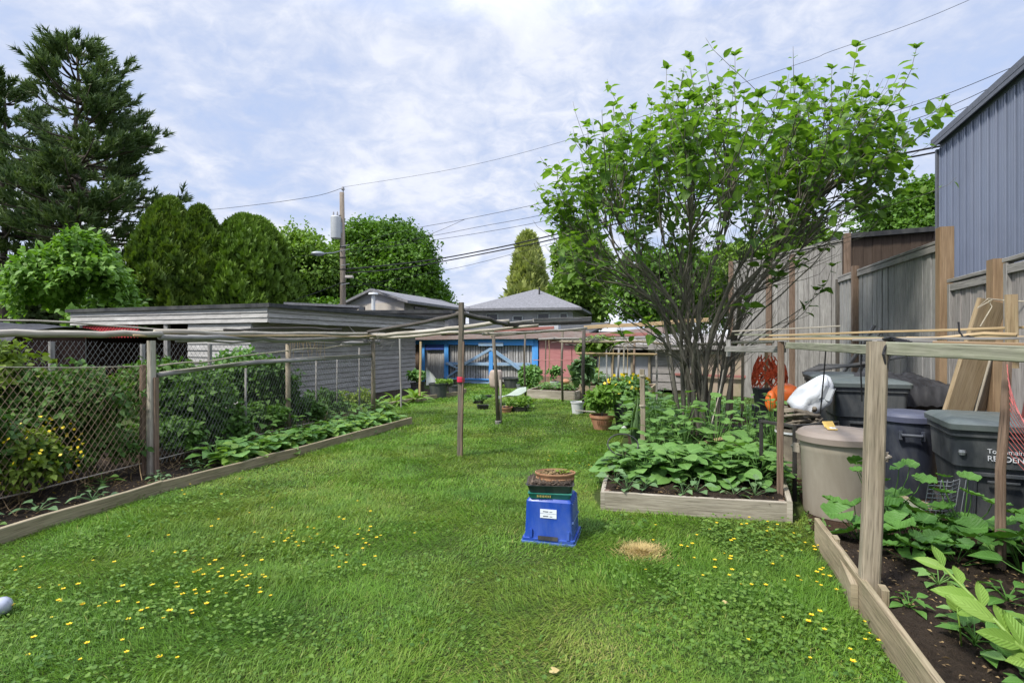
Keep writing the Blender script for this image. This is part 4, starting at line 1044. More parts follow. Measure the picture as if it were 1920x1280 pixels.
tree('leafy_tree', 'green tree rising over the tall far fence of upright boards', 'tree', at(1470, 27), 4.5, .25, crown_fb((at(1470, 27)[0], 27, 4.6), (3.4, 2.6, 3.1), 18, 14000, .28, lobe_r=.38, seed=25, gaps=.24), 'light_leaf', spread=1.5)
tree('round_tree', 'bright green round tree top over the brown shed', 'tree', at(1715, 26), 6.5, .3, crown_fb((at(1722, 26)[0], 26, 5.6), (3.7, 3.2, 3.9), 30, 36000, .19, lobe_r=.32, seed=26, gaps=.2), 'maple_leaf', spread=1.8)
tree('leafy_bush', 'bright green broad-leaved bush below the pines behind the shed', 'bush', at(135, 17), 2.0, .12, crown_fb((at(135, 17)[0], 17, 2.7), (1.95, 1.7, 2.75), 30, 17000, .185, T_OVATE, lobe_r=.36, seed=27, gaps=.36, drop=.45), 'bush_leaf', spread=1.2)
tree('leafy_bush', 'darker bush tucked between the bright bush and the cedar', 'bush', at(225, 20), 2.0, .1, crown_fb((at(225, 20)[0], 20, 2.2), (1.1, 1.1, 2.3), 12, 3600, .24, T_OVATE, lobe_r=.42, seed=28, gaps=.24), 'shade_leaf', spread=.8)
tree('dark_conifer', 'dark low evergreen mass beneath the pines', 'tree', at(150, 36), 4, .3, crown_fb((at(120, 36)[0], 36, 3.2), (7.5, 2.5, 3.6), 22, 16000, .4, T_SIMPLE, lobe_r=.34, seed=29, gaps=.2), 'pine_needle', spread=2)
tree('dark_conifer', 'dark evergreen hedge row at the foot of the big round maple', 'tree', at(640, 34), 2, .2, crown_fb((at(620, 34)[0], 34, 2.0), (4.5, 1.5, 2.4), 18, 9000, .3, T_SIMPLE, lobe_r=.36, seed=30, gaps=.16), 'maple_leaf', spread=1)
tree('leafy_tree', 'low tree line showing beyond the far fence and stucco wall', 'tree', at(1390, 34), 3.2, .2, crown_fb((at(1380, 34)[0], 34, 4.6), (3.6, 2.0, 3.4), 18, 10000, .3, T_SIMPLE, lobe_r=.38, seed=31, gaps=.26), 'maple_leaf', spread=1)

# ------------------------------------------------------------------ the many-stemmed tree in the bed
def main_tree():
    r = random.Random(42); B = Vector((2.74, 7.8, 0)); t = thing('lilac_tree', 'many-stemmed tree with bare lower branches and big fresh green leaves', 'tree', B)
    zs = [(-2.4, 3.7), (-2.0, 4.25), (-1.62, 4.75), (-1.25, 5.05), (-.6, 5.35), (0, 5.35), (1.0, 5.3), (2.0, 5.5), (2.6, 5.5), (3.1, 5.0), (3.4, 4.6)]
    def env(dx):
        if dx <= zs[0][0]: return zs[0][1]
        for (a, b), (c, d) in zip(zs, zs[1:]):
            if a <= dx <= c: return b + (d - b) * (dx - a) / (c - a)
        return zs[-1][1]
    wood_ = MB(); LP, LA, LN, LS, LR = [], [], [], [], []
    # stems from the ground
    limbs = []
    for i in range(19):
        a = r.uniform(0, 6.283); rr = r.uniform(.03, .32); b = B + Vector((math.cos(a) * rr * 1.25, math.sin(a) * rr, -.05))
        ph = 2 * math.pi * i / 19 + r.uniform(-.2, .2); dx = math.cos(ph) * r.uniform(.7, 1.0); dy = math.sin(ph) * r.uniform(.5, 1)
        top = B + Vector((dx * 1.8 + .18, dy * 1.25, r.uniform(3.2, 3.9) - .45 * max(0, -dx) - .2 * max(0, dx)))
        fork = B + Vector((math.cos(a) * rr * 1.6 + dx * .12, math.sin(a) * rr + dy * .1, r.uniform(1.0, 1.5)))
        path = bez(b, b.lerp(fork, .6), fork, fork + (top - fork) * .25 + Vector((0, 0, .15)), 6) + bez(fork + (top - fork) * .25 + Vector((0, 0, .15)), fork + (top - fork) * .5 + Vector((0, 0, .12)), top - Vector((0, 0, .5)) - Vector((dx, dy, 0)) * .05, top, 8)[1:]
        path = [p + Vector((r.gauss(0, .012), r.gauss(0, .012), 0)) * (1 if k else 0) for k, p in enumerate(path)]
        r0 = r.uniform(.019, .041); m = len(path)
        wood_.tube(path, [r0 * (1 - .72 * k / (m - 1)) for k in range(m)], 8); limbs.append((path, r0))
    for i in range(9):   # thin suckers from the base
        a = r.uniform(0, 6.283); b = B + Vector((math.cos(a) * .4, math.sin(a) * .3, 0)); e = b + Vector((r.uniform(-.6, .5), r.uniform(-.3, .3), r.uniform(1.0, 2.3)))
        wood_.tube(bez(b, b + Vector((0, 0, .5)), e - Vector((0, 0, .6)), e, 6), .011, 5, .004)
    def leaf_run(path, s0, n, size, spread=1.0):
        m = len(path) - 1; flip = r.uniform(0, 6.283)
        for k in range(n):
            s = s0 + (1 - s0) * (k + r.uniform(0, .5)) / n; q = min(m - 1e-3, s * m); i = int(q); c = path[i].lerp(path[i + 1], q - i); d = (path[i + 1] - path[i]).normalized()
            for sg in (0, math.pi):
                if r.random() < .2: continue
                an = flip + k * 1.57 + sg + r.uniform(-.4, .4)
                x = d.cross(Vector((.3, .8, .2))).normalized(); y = d.cross(x)
                o = x * math.cos(an) + y * math.sin(an)
                ax = (o * r.uniform(.6, 1.0) * spread + d * r.uniform(.15, .7) + Vector((0, 0, r.uniform(-.55, .15))))
                LP.append(tuple(c + o * .018)); LA.append(tuple(ax)); LN.append((r.gauss(0, .35) + o.x * .2, r.gauss(0, .35) + o.y * .2 - .1, 1.0)); LS.append(size * r.uniform(.5, 1.35) * (.72 if k > n - 2 else 1))
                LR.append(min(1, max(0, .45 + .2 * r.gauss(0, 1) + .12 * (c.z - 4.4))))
    tips = []
    while len(tips) < 245:
        dx = r.uniform(-2.4, 2.95); dy = r.uniform(-1.9, 1.9)
        if ((dx - .25) / 2.75) ** 2 + (dy / 1.95) ** 2 > 1: continue
        zt = env(dx) - .55 * (dy / 1.9) ** 2; zl = 3.0 + .3 * max(0, dx - .8) - .3 * max(0, -dx - .9)
        z = zt - (zt - zl) * r.random() ** 1.15; tp = Vector((B.x + dx, B.y + dy, z))
        u_ = 960 + 1000 * tp.x / tp.y; v_ = 640 - 1000 * (z - EYE) / tp.y; lim = float(np.interp(u_, [1030, 1065, 1100, 1150, 1200, 1250, 1300, 1400, 1500, 1560, 1620, 1680, 1730], [350, 325, 255, 222, 185, 165, 158, 165, 148, 150, 160, 200, 280]))
        if u_ < 1035 or u_ > 1705: continue
        if v_ < lim + 6: tp.z = EYE + (640 - lim - 6 - r.uniform(0, 60)) * tp.y / 1000
        tips.append(tp)
    special = [(1292, 108, 7.6), (1378, 105, 7.7), (1607, 88, 7.6), (1718, 92, 7.5), (1768, 188, 7.5), (1690, 205, 7.7), (1150, 200, 7.8), (1100, 235, 7.8), (1045, 320, 7.9), (1025, 384, 7.9), (1060, 330, 8.2), (1615, 360, 7.6), (1560, 500, 7.3), (1548, 455, 7.5), (1530, 545, 7.4), (1650, 395, 7.6), (1690, 320, 7.6), (1560, 130, 7.4), (1250, 130, 7.6), (1080, 440, 7.6), (1075, 490, 7.8), (1120, 540, 7.4), (1215, 600, 7.2), (1160, 610, 7.0), (1430, 480, 7.0), (1400, 560, 7.0), (1500, 480, 7.1), (1460, 505, 7.2), (1105, 465, 7.1)]
    tips += [P(*s) for s in special]; nsp = len(special)
    for ti, tp in enumerate(tips):
        sp = ti >= len(tips) - nsp
        best = None
        for path, r0 in limbs:
            for k in range(4, len(path) - 1):
                p = path[k]; dz = tp.z - p.z
                if dz < .45: continue
                hd = math.hypot(tp.x - p.x, tp.y - p.y); cost = hd * 1.0 + .55 * dz + (2.2 * max(0, hd - dz * .9)) + r.uniform(0, .35)
                if best is None or cost < best[0]: best = (cost, path, k, r0)
        _, path, k, r0 = best; p = path[k]; d = (path[k + 1] - p).normalized(); L = (tp - p).length
        out = Vector((tp.x - p.x, tp.y - p.y, 0))
        pp = bez(p, p + d * L * .3 + out * .12, tp - Vector((0, 0, L * .34)) + out * -.06, tp, 9)
        pp = [q + Vector((r.gauss(0, .014), r.gauss(0, .014), 0)) if 0 < j < 9 else q for j, q in enumerate(pp)]
        rb = min(r0 * .45, .006 + .0042 * L); wood_.tube(pp, rb, 5, .003)
        lf = L * r.uniform(.28, .44) if not sp else L * .3
        if sp and tp.z < 3.2: lf = L * .22
        leaf_run(pp, max(.3, 1 - lf / L), max(4, int(lf / .10)), .164)
        for k in range(5):
            an = k * 1.257 + r.uniform(-.3, .3); dv = (pp[9] - pp[8]).normalized(); o = Vector((math.cos(an), math.sin(an), 0))
            LP.append(tuple(tp)); LA.append(tuple(o * r.uniform(.5, 1) + dv * r.uniform(.4, 1))); LN.append((-o.x * .6 + r.gauss(0, .2), -o.y * .6 + r.gauss(0, .2), .9)); LS.append(.125 * r.uniform(.6, 1.15)); LR.append(min(1, max(0, .62 + .18 * r.gauss(0, 1))))
        for tw in range(r.randint(1, 3) if not sp else 1):
            s = r.uniform(.35, .85); i = int(s * 9); q = pp[i]; dd = (pp[min(9, i + 1)] - pp[i]).normalized()
            e = q + dd * r.uniform(.3, .6) + Vector((r.gauss(0, .24), r.gauss(0, .24), r.uniform(.05, .3)))
            tpth = bez(q, q + dd * .15, e - Vector((0, 0, .15)), e, 5); wood_.tube(tpth, .0055, 4, .002)
            if e.z > 3.0 + r.uniform(-.2, .7): leaf_run(tpth, .3, r.randint(3, 6), .14)
    for _ in range(420):  # bare twigs in the heart of the crown
        path, r0 = r.choice(limbs); k = r.randint(3, 9); p = path[k]; d = (path[k + 1] - p).normalized()
        e = p + d * r.uniform(.4, .9) + Vector((r.gauss(0, .3), r.gauss(0, .3), r.uniform(-.05, .25))); wood_.tube(bez(p, p + d * .25, e - Vector((0, 0, .25)), e, 5), .006, 4, .002)
    wood_.build('trunk', 'bark', t, smooth=True)
    FB().add(T_OVATE, LP, LA, LN, LS, LR).build('crown', 'tree_leaf', t); return t
main_tree()

# ------------------------------------------------------------------ bushes and climbers behind the wire fence
def bush(name, label, cat, c, rad, n, leaf, mat, seed, tmpl=T_OVATE, stems=6, lobes=12, gaps=.26, group=None, drop=.35):
    c = Vector(c); t = thing(name, label, cat, c, group); mb = MB()
    for i in range(stems):
        a = random.uniform(0, 6.283); e = c + Vector((math.cos(a) * rad[0] * .6, math.sin(a) * rad[1] * .6, rad[2] * random.uniform(.9, 1.6)))
        mb.tube(bez(c, c + Vector((0, 0, rad[2] * .5)), e - Vector((0, 0, .2)), e, 5), .009, 5, .003)
    mb.build('stem', 'bark', t)
    crown_fb((c.x, c.y, rad[2] * 1.0 + c.z), rad, lobes, n, leaf, tmpl, lobe_r=.42, seed=seed, gaps=gaps, drop=drop, inner=.3, keep=lambda p: p[:, 2] > .03).build('foliage', mat, t); return t
FL = Vector((-4.11, 6.0, 0)); FDIR = Vector((.272, .962, 0)).normalized(); FN = Vector((-FDIR.y, FDIR.x, 0))
def fl(s, d, z=0): return FL + FDIR * s + FN * d + Vector((0, 0, z))
bush('yellow_bush', 'yellow-green bush with yellow blossoms in front of the wire mesh', 'bush', (-4.62, 5.0, 0), (.52, .45, .36), 2600, .06, 'yellowgreen_leaf', 51, lobes=16)
c = bpy.data.objects['yellow_bush']; n = 150; d = rdir(n, .5); FB().add(simple_template(.5, .05, 0), np.array([-4.62, 5.0, .40]) + d * np.array([.52, .45, .38]) * rng.uniform(.85, 1.08, (n, 1)), rdir(n, .3), rdir(n, .5), .032, rng.random(n)).build('blossom', 'flower_yellow', c)
bush('shrub', 'olive shrub filling the wire mesh beside the big post', 'bush', fl(-.5, .6), (.85, .5, .66), 6200, .07, 'shade_leaf', 52, lobes=16)
bush('shrub', 'tall yellow-green shrub whose top shows under the log rail', 'bush', fl(-1.0, 1.5), (1.1, .6, .84), 6400, .075, 'yellowgreen_leaf', 53, lobes=18)
bush('shrub', 'dense dark shrub behind the mesh right of the big post', 'bush', fl(1.1, .8), (.95, .6, .68), 7200, .075, 'shade_leaf', 54, lobes=18)
bush('shrub', 'light green shrub standing against the garage front', 'bush', fl(.9, 2.3), (.8, .5, .58), 3400, .085, 'yellowgreen_leaf', 55, lobes=14)
bush('shrub', 'dark green bean thicket at the second post of the wire fence', 'bush', fl(2.5, .75), (.9, .5, .64), 6200, .08, 'shade_leaf', 56, lobes=16)
bush('shrub', 'pale leafy shrub before the grey garage wall', 'bush', fl(3.1, 1.7), (.85, .5, .72), 4600, .085, 'bean_leaf', 57, lobes=14)
bush('shrub', 'low sprawling shrub behind the mesh near the third post', 'bush', fl(4.1, .55), (.6, .45, .32), 1700, .07, 'shade_leaf', 58, lobes=10)
bush('shrub', 'shrub half cut off by the edge under the black tarp roof', 'bush', fl(-2.3, 1.1), (1.0, .6, .80), 5600, .075, 'yellowgreen_leaf', 59, lobes=16)
bush('shrub', 'green shrub behind the mesh low down near the edge', 'bush', fl(-1.6, .55), (.8, .45, .62), 4600, .065, 'shade_leaf', 60, lobes=12)
bush('shrub', 'small dry brownish bush at the corner of the grey garage', 'bush', fl(5.4, .8), (.5, .4, .28), 1000, .06, 'yellowgreen_leaf', 61, lobes=8)

for k, (s_, d_, l_) in enumerate(((-1.9, .3, 'low dark weeds inside the mesh near the yellow-flowered bush'), (-1.1, .35, 'low dark foliage inside the mesh beside the yellow-flowered bush'), (-.3, .32, 'low dark foliage inside the mesh left of the big fence post'), (.5, .35, 'low dark foliage just right of the big fence post'), (1.3, .33, 'low dark foliage below the grey fence rail'), (2.1, .35, 'low dark foliage before the second fence post'), (3.0, .4, 'low foliage between the second and third fence posts'))):
    bush('undergrowth_bush', l_, 'bush', fl(s_, d_), (.55, .35, .30), 2600, .065, 'shade_leaf', 90 + k, lobes=12, stems=3, gaps=.2)
# ------------------------------------------------------------------ vegetable plants
def leafy_plant(seed, n=16, size=.15, h=.28, spread=.16, tmpl=T_OVATE, mat='bean_leaf', up=.55):
    r = random.Random(seed); fb = FB(); mb = MB(); Pp, A, N, S = [], [], [], []
    for i in range(n):
        a = i * 2.4 + r.uniform(-.4, .4); q = (i + .5) / n; rr = spread * (1.15 - .75 * q) * r.uniform(.7, 1.2); z = h * (.25 + .75 * q) * r.uniform(.85, 1.1)
        p = Vector((math.cos(a) * rr, math.sin(a) * rr, z)); mb.tube(bez((0, 0, 0), (0, 0, z * .6), p - Vector((0, 0, z * .15)), p, 4), .0045, 4, .0025)
        d = Vector((math.cos(a), math.sin(a), r.uniform(-.1, up) * (.3 + q))); Pp.append(tuple(p)); A.append(tuple(d)); N.append((-math.cos(a) * .35 + r.gauss(0, .2), -math.sin(a) * .35 + r.gauss(0, .2), 1)); S.append(size * r.uniform(.7, 1.2) * (1.1 - .35 * q))
    fb.add(tmpl, Pp, A, N, S, [min(1, max(0, .4 + .2 * r.gauss(0, 1) + .3 * (i / n))) for i in range(n)]); fb.mb(mb, .55)
    return fb, mat
def plant_set(name, label, cat, group, protos, spots, smin=.8, smax=1.2):
    made = []
    for i, sp in enumerate(spots):
        fb, mat, = protos[i % len(protos)] if i < len(protos) else (None, None)
        rot, sc = random.uniform(0, 6.283), random.uniform(smin, smax)
        if i < len(protos):
            o = fb.build(name, mat, None, sp, local=True); tag(o, label, cat, group); o.rotation_euler = (0, 0, rot); o.scale = (sc,) * 3; made.append(o)
        else: copy_tree(made[i % len(made)], sp, rot, sc)
    return made
def in_quad(q, nx, ny, jit=.06, m=.1):
    a, b, c, d = [Vector((*p[:2], 0)) for p in q]; out = []
    for j in range(ny):
        for i in range(nx):
            u = m + (1 - 2 * m) * (i + .5) / nx + random.uniform(-jit, jit); v = m + (1 - 2 * m) * (j + .5) / ny + random.uniform(-jit, jit)
            out.append(a.lerp(b, u).lerp(d.lerp(c, u), v))
    return out
BQ = [(1.05, 5.2), (2.42, 4.97), (2.82, 5.85), (1.12, 5.85)]
plant_set('leafy_plant', 'broad-leaved green plant crowding the timber raised bed', 'plant', 'broad-leaved plants in the raised bed',
          [leafy_plant(100 + k, 20, .145, .27, .17, T_BROAD) for k in range(5)], [p + Vector((0, 0, .12)) for p in in_quad(BQ, 7, 5, .04, .02)], .85, 1.25)
plant_set('bean_seedling', 'small pointed-leaf seedling at the bare front of the raised bed', 'plant', 'seedlings along the front of the raised bed',
          [leafy_plant(120 + k, 9, .10, .16, .09, T_OVATE, 'blue_leaf', .9) for k in range(2)], [rise((1.05, 4.86), .12), rise((1.22, 4.90), .12), rise((1.52, 4.74), .12), rise((1.66, 4.80), .12), rise((1.95, 4.68), .12), rise((2.15, 4.72), .12), rise((1.0, 5.15), .12)], .8, 1.2)
plant_set('leafy_plant', 'dark glossy plant under the many-stemmed tree', 'plant', 'lush plants round the foot of the many-stemmed tree',
          [leafy_plant(140 + k, 26, .14, .62, .25, T_BROAD, 'bean_leaf') for k in range(4)],
          [Vector((x, y, .02)) for x, y in ((1.75, 6.5), (2.05, 6.35), (2.4, 6.3), (2.75, 6.35), (3.05, 6.5), (1.9, 6.9), (2.2, 6.85), (2.6, 6.8), (1.85, 7.4), (2.1, 7.7), (2.0, 8.2), (2.25, 8.6), (1.95, 8.9), (2.3, 7.2), (3.3, 6.9), (2.2, 9.3), (2.6, 9.0))], .8, 1.25)
plant_set('tall_plant', 'upright green stalk with stacked leaves beside the brown post', 'plant', 'upright stalks by the brown post',
          [leafy_plant(160 + k, 20, .12, .85, .13, T_OVATE, 'bean_leaf') for k in range(2)], [Vector((3.05, 6.2, 0)), Vector((3.25, 6.6, 0)), Vector((3.0, 6.75, 0)), Vector((3.55, 7.0, 0)), Vector((3.4, 6.3, 0))], .8, 1.1)
# left strip: young greens along the border
sp = []
for s in range(30):
    q = s / 29; y = 6.35 + 3.2 * q; x = np.interp(y, [5.26, 6.98, 9.68], [-3.47, -2.79, -1.84])
    sp.append(Vector((x - .28 - random.uniform(0, .1), y, .03)))
    if s % 2: sp.append(Vector((x - .58 - random.uniform(0, .15), y + .1, .03)))
plant_set('leafy_plant', 'young lettuce-like plant in the soil strip along the timber edging', 'plant', 'young greens along the timber edging',
          [leafy_plant(180 + k, 15, .14, .17, .12, T_BROAD if k % 2 else T_OVATE, 'bean_leaf' if k % 3 else 'bright_leaf', .5) for k in range(6)], sp, .95, 1.5)
sp = [Vector((np.interp(y, [3.9, 5.26, 6.98], [-3.80, -3.47, -2.79]) - dx, y, .03)) for y, dx in ((4.15, .3), (4.6, .45), (4.9, .3), (5.2, .6), (5.55, .3), (5.75, .55), (6.0, .3), (6.2, .62), (4.3, .7), (6.45, .75), (6.9, .8), (7.4, .85), (5.5, .85))]
plant_set('weed', 'small sprawling weed on the bare soil strip', 'plant', 'small weeds on the bare soil strip',
          [leafy_plant(200 + k, 9, .085, .09, .10, T_OVATE, 'blue_leaf' if k else 'shade_leaf', .3) for k in range(3)], sp, .7, 1.3)
sp = [fl(s, random.uniform(-.12, .3), .02) for s in (1.3, 1.8, 2.3, 2.9, 3.3, 3.7, 4.1, 4.6, 5.0, 5.5)]
plant_set('leafy_plant', 'wide-leaved plant growing through the foot of the wire fence', 'plant', 'plants at the foot of the wire fence',
          [leafy_plant(220 + k, 14, .16, .30, .18, T_OVATE, 'shade_leaf' if k else 'bean_leaf', .5) for k in range(3)], sp, .8, 1.2)
sp = [Vector((x, y, .03)) for x, y in ((-3.0, 11.7), (-2.7, 12.4), (-2.85, 12.9), (-2.4, 13.1), (-2.5, 13.7), (-3.2, 11.1), (-3.5, 11.4))]
plant_set('strap_plant', 'pale strap-leaved plant behind the wavy timber edging', 'plant', 'strap-leaved plants by the grey garage',
          [leafy_plant(240 + k, 14, .38, .12, .07, T_LONG, 'light_leaf' if k else 'bright_leaf', 1.2) for k in range(2)], sp, .8, 1.2)
# far boxes
plant_set('leafy_plant', 'seedling in the low weathered box bed by the red wall', 'plant', 'seedlings in the low box bed', [leafy_plant(260 + k, 12, .13, .2, .12) for k in range(3)], [p + Vector((0, 0, .2)) for p in in_quad([(.5, 14.2), (1.6, 13.75), (1.85, 14.4), (.8, 14.95)], 5, 3)], .7, 1.2)
plant_set('leafy_plant', 'leafy green in the tall box bed before the white panels', 'plant', 'greens in the tall box bed', [leafy_plant(270 + k, 14, .15, .26, .14, T_HEART, 'blue_leaf') for k in range(3)], [p + Vector((0, 0, .32)) for p in in_quad([(1.85, 14.1), (3.45, 13.55), (3.75, 14.4), (2.15, 15.0)], 8, 3)], .8, 1.2)
bush('flowering_shrub', 'leafy green shrub at the foot of the blue gate post', 'bush', (.55, 15.6, 0), (.42, .35, .42), 900, .12, 'bean_leaf', 71, lobes=9, stems=4)
bush('squash_vine', 'tall vine of round blue-green leaves on the pole frame', 'plant', (1.72, 12.9, .2), (.28, .25, .50), 420, .17, 'blue_leaf', 72, T_HEART, lobes=8, stems=4, gaps=.1)
bush('climbing_vine', 'climbing leaves over the top of the pole frame', 'plant', (1.95, 12.0, 1.15), (.5, .25, .24), 420, .12, 'light_leaf', 73, T_HEART, lobes=8, stems=3, gaps=.2)
bush('yellow_flower_plant', 'clump of yellow flowers behind the dark tub', 'plant', (2.25, 10.2, 0), (.5, .4, .42), 800, .10, 'bean_leaf', 74, lobes=8, stems=4)
c = bpy.data.objects['yellow_flower_plant']; n = 60; d = rdir(n, .9); FB().add(simple_template(.5, .05, 0), np.array([2.2, 10.1, .5]) + d * np.array([.5, .4, .38]), rdir(n, .3), rdir(n, .6), .07, rng.random(n)).build('blossom', 'flower_yellow', c)
# ground cover seen behind the tree and along the feet of fences
fb = FB()
def cover(x0, x1, y0, y1, n, s, zmax=.12):
    x = rng.uniform(x0, x1, n); y = rng.uniform(y0, y1, n); a = rng.uniform(0, 6.283, n); k = vnoise(x, y, 1.8, 31) > .33
    fb.add(T_OVATE, np.stack([x, y, rng.uniform(.01, zmax, n)], 1)[k], np.stack([np.cos(a), np.sin(a), rng.uniform(0, .8, n)], 1)[k], np.stack([rng.normal(0, .3, n), rng.normal(0, .3, n), np.ones(n)], 1)[k], (s * rng.uniform(.6, 1.4, n))[k])
cover(2.2, 5.6, 9.0, 12.6, 6500, .07, .2); cover(2.5, 3.4, 4.6, 6.2, 700, .04, .05); cover(2.4, 3.5, 3.3, 4.4, 500, .04, .05); cover(3.0, 6.5, 6.2, 9.0, 1600, .06, .1)
tag(fb.build('ground_cover', 'bean_leaf'), 'mixed low green ground cover around the tree and the bins', 'ground cover', kind='stuff')
fb = FB(); n = 1300; q = rng.random(n)
x = np.concatenate([-4.11 + .272 * 1.04 * (q * 6.2 - 2), ]) + rng.normal(-.25, .35, n); y = 6 + .962 * (q * 6.2 - 2) + rng.normal(0, .2, n); a = rng.uniform(0, 6.283, n)
fb.add(T_BLADE, np.stack([x, y, rng.uniform(.02, .1, n)], 1), np.stack([np.cos(a), np.sin(a), rng.uniform(-.1, .5, n)], 1), np.tile((0, 0, 1.), (n, 1)), rng.uniform(.08, .3, n), wid=.007)
tag(fb.build('dry_stalks', 'dry_leaf', smooth=False), 'tangle of dry brown stalks along the foot of the wire fence', 'dead stalks', kind='stuff')

# right-hand bed: hollyhock leaves, tall tobacco-like plant, small herbs
def hollyhock(seed, n, h, size):
    r = random.Random(seed); fb = FB(); mb = MB(); Pp, A, N, S = [], [], [], []
    for i in range(n):
        a = i * 2.4 + r.uniform(-.5, .5); rr = r.uniform(.05, .28); z = h * r.uniform(.4, 1.05); p = Vector((math.cos(a) * rr, math.sin(a) * rr, z))
        mb.tube(bez((0, 0, 0), (0, 0, z * .5), p - Vector((0, 0, z * .3)), p, 4), .005, 5, .003)
        d = Vector((math.cos(a), math.sin(a), r.uniform(-.25, .25))); Pp.append(tuple(p - d * size * .5)); A.append(tuple(d)); N.append((r.gauss(0, .3), r.gauss(0, .3) - .25, 1)); S.append(size * r.uniform(.65, 1.2))
    fb.add(T_ROUND, Pp, A, N, S); fb.mb(mb, .5); return fb, 'hollyhock_leaf'
plant_set('hollyhock', 'hollyhock with round crinkled leaves in front of the bins', 'plant', 'round-leaved hollyhocks before the bins',
          [hollyhock(300 + k, 10, .30, .215) for k in range(3)], [Vector((x, y, .08)) for x, y in ((2.42, 3.72), (2.66, 3.55), (2.92, 3.5), (3.25, 3.4), (2.75, 3.3), (3.05, 3.2), (3.45, 3.15), (2.5, 3.35), (3.6, 3.5), (3.1, 3.75), (2.9, 3.85), (3.3, 2.95))], .65, .95)
plant_set('hollyhock', 'taller hollyhock stalk reaching up the front of the lettered bin', 'plant', 'taller hollyhock stalks', [hollyhock(320 + k, 6, .58, .16) for k in range(2)], [Vector((3.06, 3.62, .1)), Vector((2.80, 3.95, .1))], .8, 1.0)
plant_set('herb', 'small rosette of oval leaves on the dark soil of the near bed', 'plant', 'small rosettes on the dark soil', [leafy_plant(340 + k, 10, .10, .10, .08, T_OVATE, 'bean_leaf' if k else 'hollyhock_leaf', .3) for k in range(2)],
          [Vector((x, y, .12)) for x, y in ((2.05, 2.75), (2.2, 2.6), (2.25, 2.3), (2.12, 2.2), (2.0, 2.05), (2.45, 2.5), (2.6, 2.8), (2.4, 3.0), (2.75, 2.6), (2.0, 1.85), (2.1, 2.42))], .75, 1.2)
plant_set('leafy_plant', 'reddish-stemmed plant under the red netting', 'plant', 'plants under the red netting', [leafy_plant(360 + k, 18, .13, .42, .2, T_OVATE, 'hollyhock_leaf') for k in range(2)], [Vector((x, y, .1)) for x, y in ((3.3, 2.75), (3.05, 2.6), (3.6, 3.0), (2.95, 2.9))], .8, 1.1)
def big_plant():
    b = P(1905, 1205, 2.1); tip = P(1768, 1062, 2.38); c = Vector((b.x + .12, b.y - .02, .1)); t = thing('broad_leaf_plant', 'large pale green leaning plant with long pointed leaves at the corner', 'plant', c)
    path = bez(c, c + Vector((0, 0, .14)), b + (b - tip) * .1, b, 4) + bez(b, b.lerp(tip, .3) + Vector((0, 0, .01)), b.lerp(tip, .7), tip, 6)[1:]
    MB().tube(path, .013, 7, .005).build('stem', 'bright_leaf', t, smooth=True)
    Pp, A, N, S = [], [], [], []
    for s, side, L in ((.30, 1.1, .25), (.36, -1, .28), (.47, .6, .25), (.55, -.9, .30), (.66, .8, .20), (.70, -1.1, .27), (.84, 1, .19), (.97, -.8, .20), (1.0, .25, .19), (.2, -1, .22), (.25, 1, .28)):
        q = s * (len(path) - 1); i = min(len(path) - 2, int(q)); p = path[i].lerp(path[i + 1], q - i); d = (path[i + 1] - path[i]).normalized(); sd = d.cross(Vector((0, -.55, .8))).normalized() * side
        Pp.append(tuple(p)); A.append(tuple(sd * .85 + d * random.uniform(.4, 1.1) + Vector((0, random.uniform(-.3, .3), random.uniform(-.05, .35))))); N.append((0.05, -.75 + .1 * side, .75)); S.append(L * .6)
    FB().add(strip_template([0, .12, .35, .6, .82, 1], [.03, .11, .21, .20, .12, 0], .28, .22, .012), Pp, A, N, S).build('foliage', 'bright_leaf', t)
big_plant()
fb = FB().add(strip_template([0, .1, .35, .65, 1], [.05, .24, .36, .26, 0], .2, .12), [(0, 0, .16), (0, 0, .15)], [(-.15, .1, 1), (.4, -.4, .25)], [(0, -1, .25), (0, -.4, 1)], [.13, .1], [.8, .6]); fb.mb(MB().tube([(0.02, 0, 0), (.01, 0, .1), (0, 0, .17)], .004, 5), .5)
tag(fb.build('seedling', 'bright_leaf', local=True, loc=(2.02, 2.42, .12)), 'single pale upright oval leaf on the dark soil', 'plant')
plant_set('broad_leaf_plant', 'broad pale green leafy plant low at the corner beside the leaning plant', 'plant', 'pale plants at the corner', [leafy_plant(380, 10, .19, .20, .12, T_LONG, 'bright_leaf', .8)], [Vector((2.12, 1.98, .1)), Vector((2.35, 2.15, .1)), Vector((2.5, 2.4, .1))], .8, 1.1)
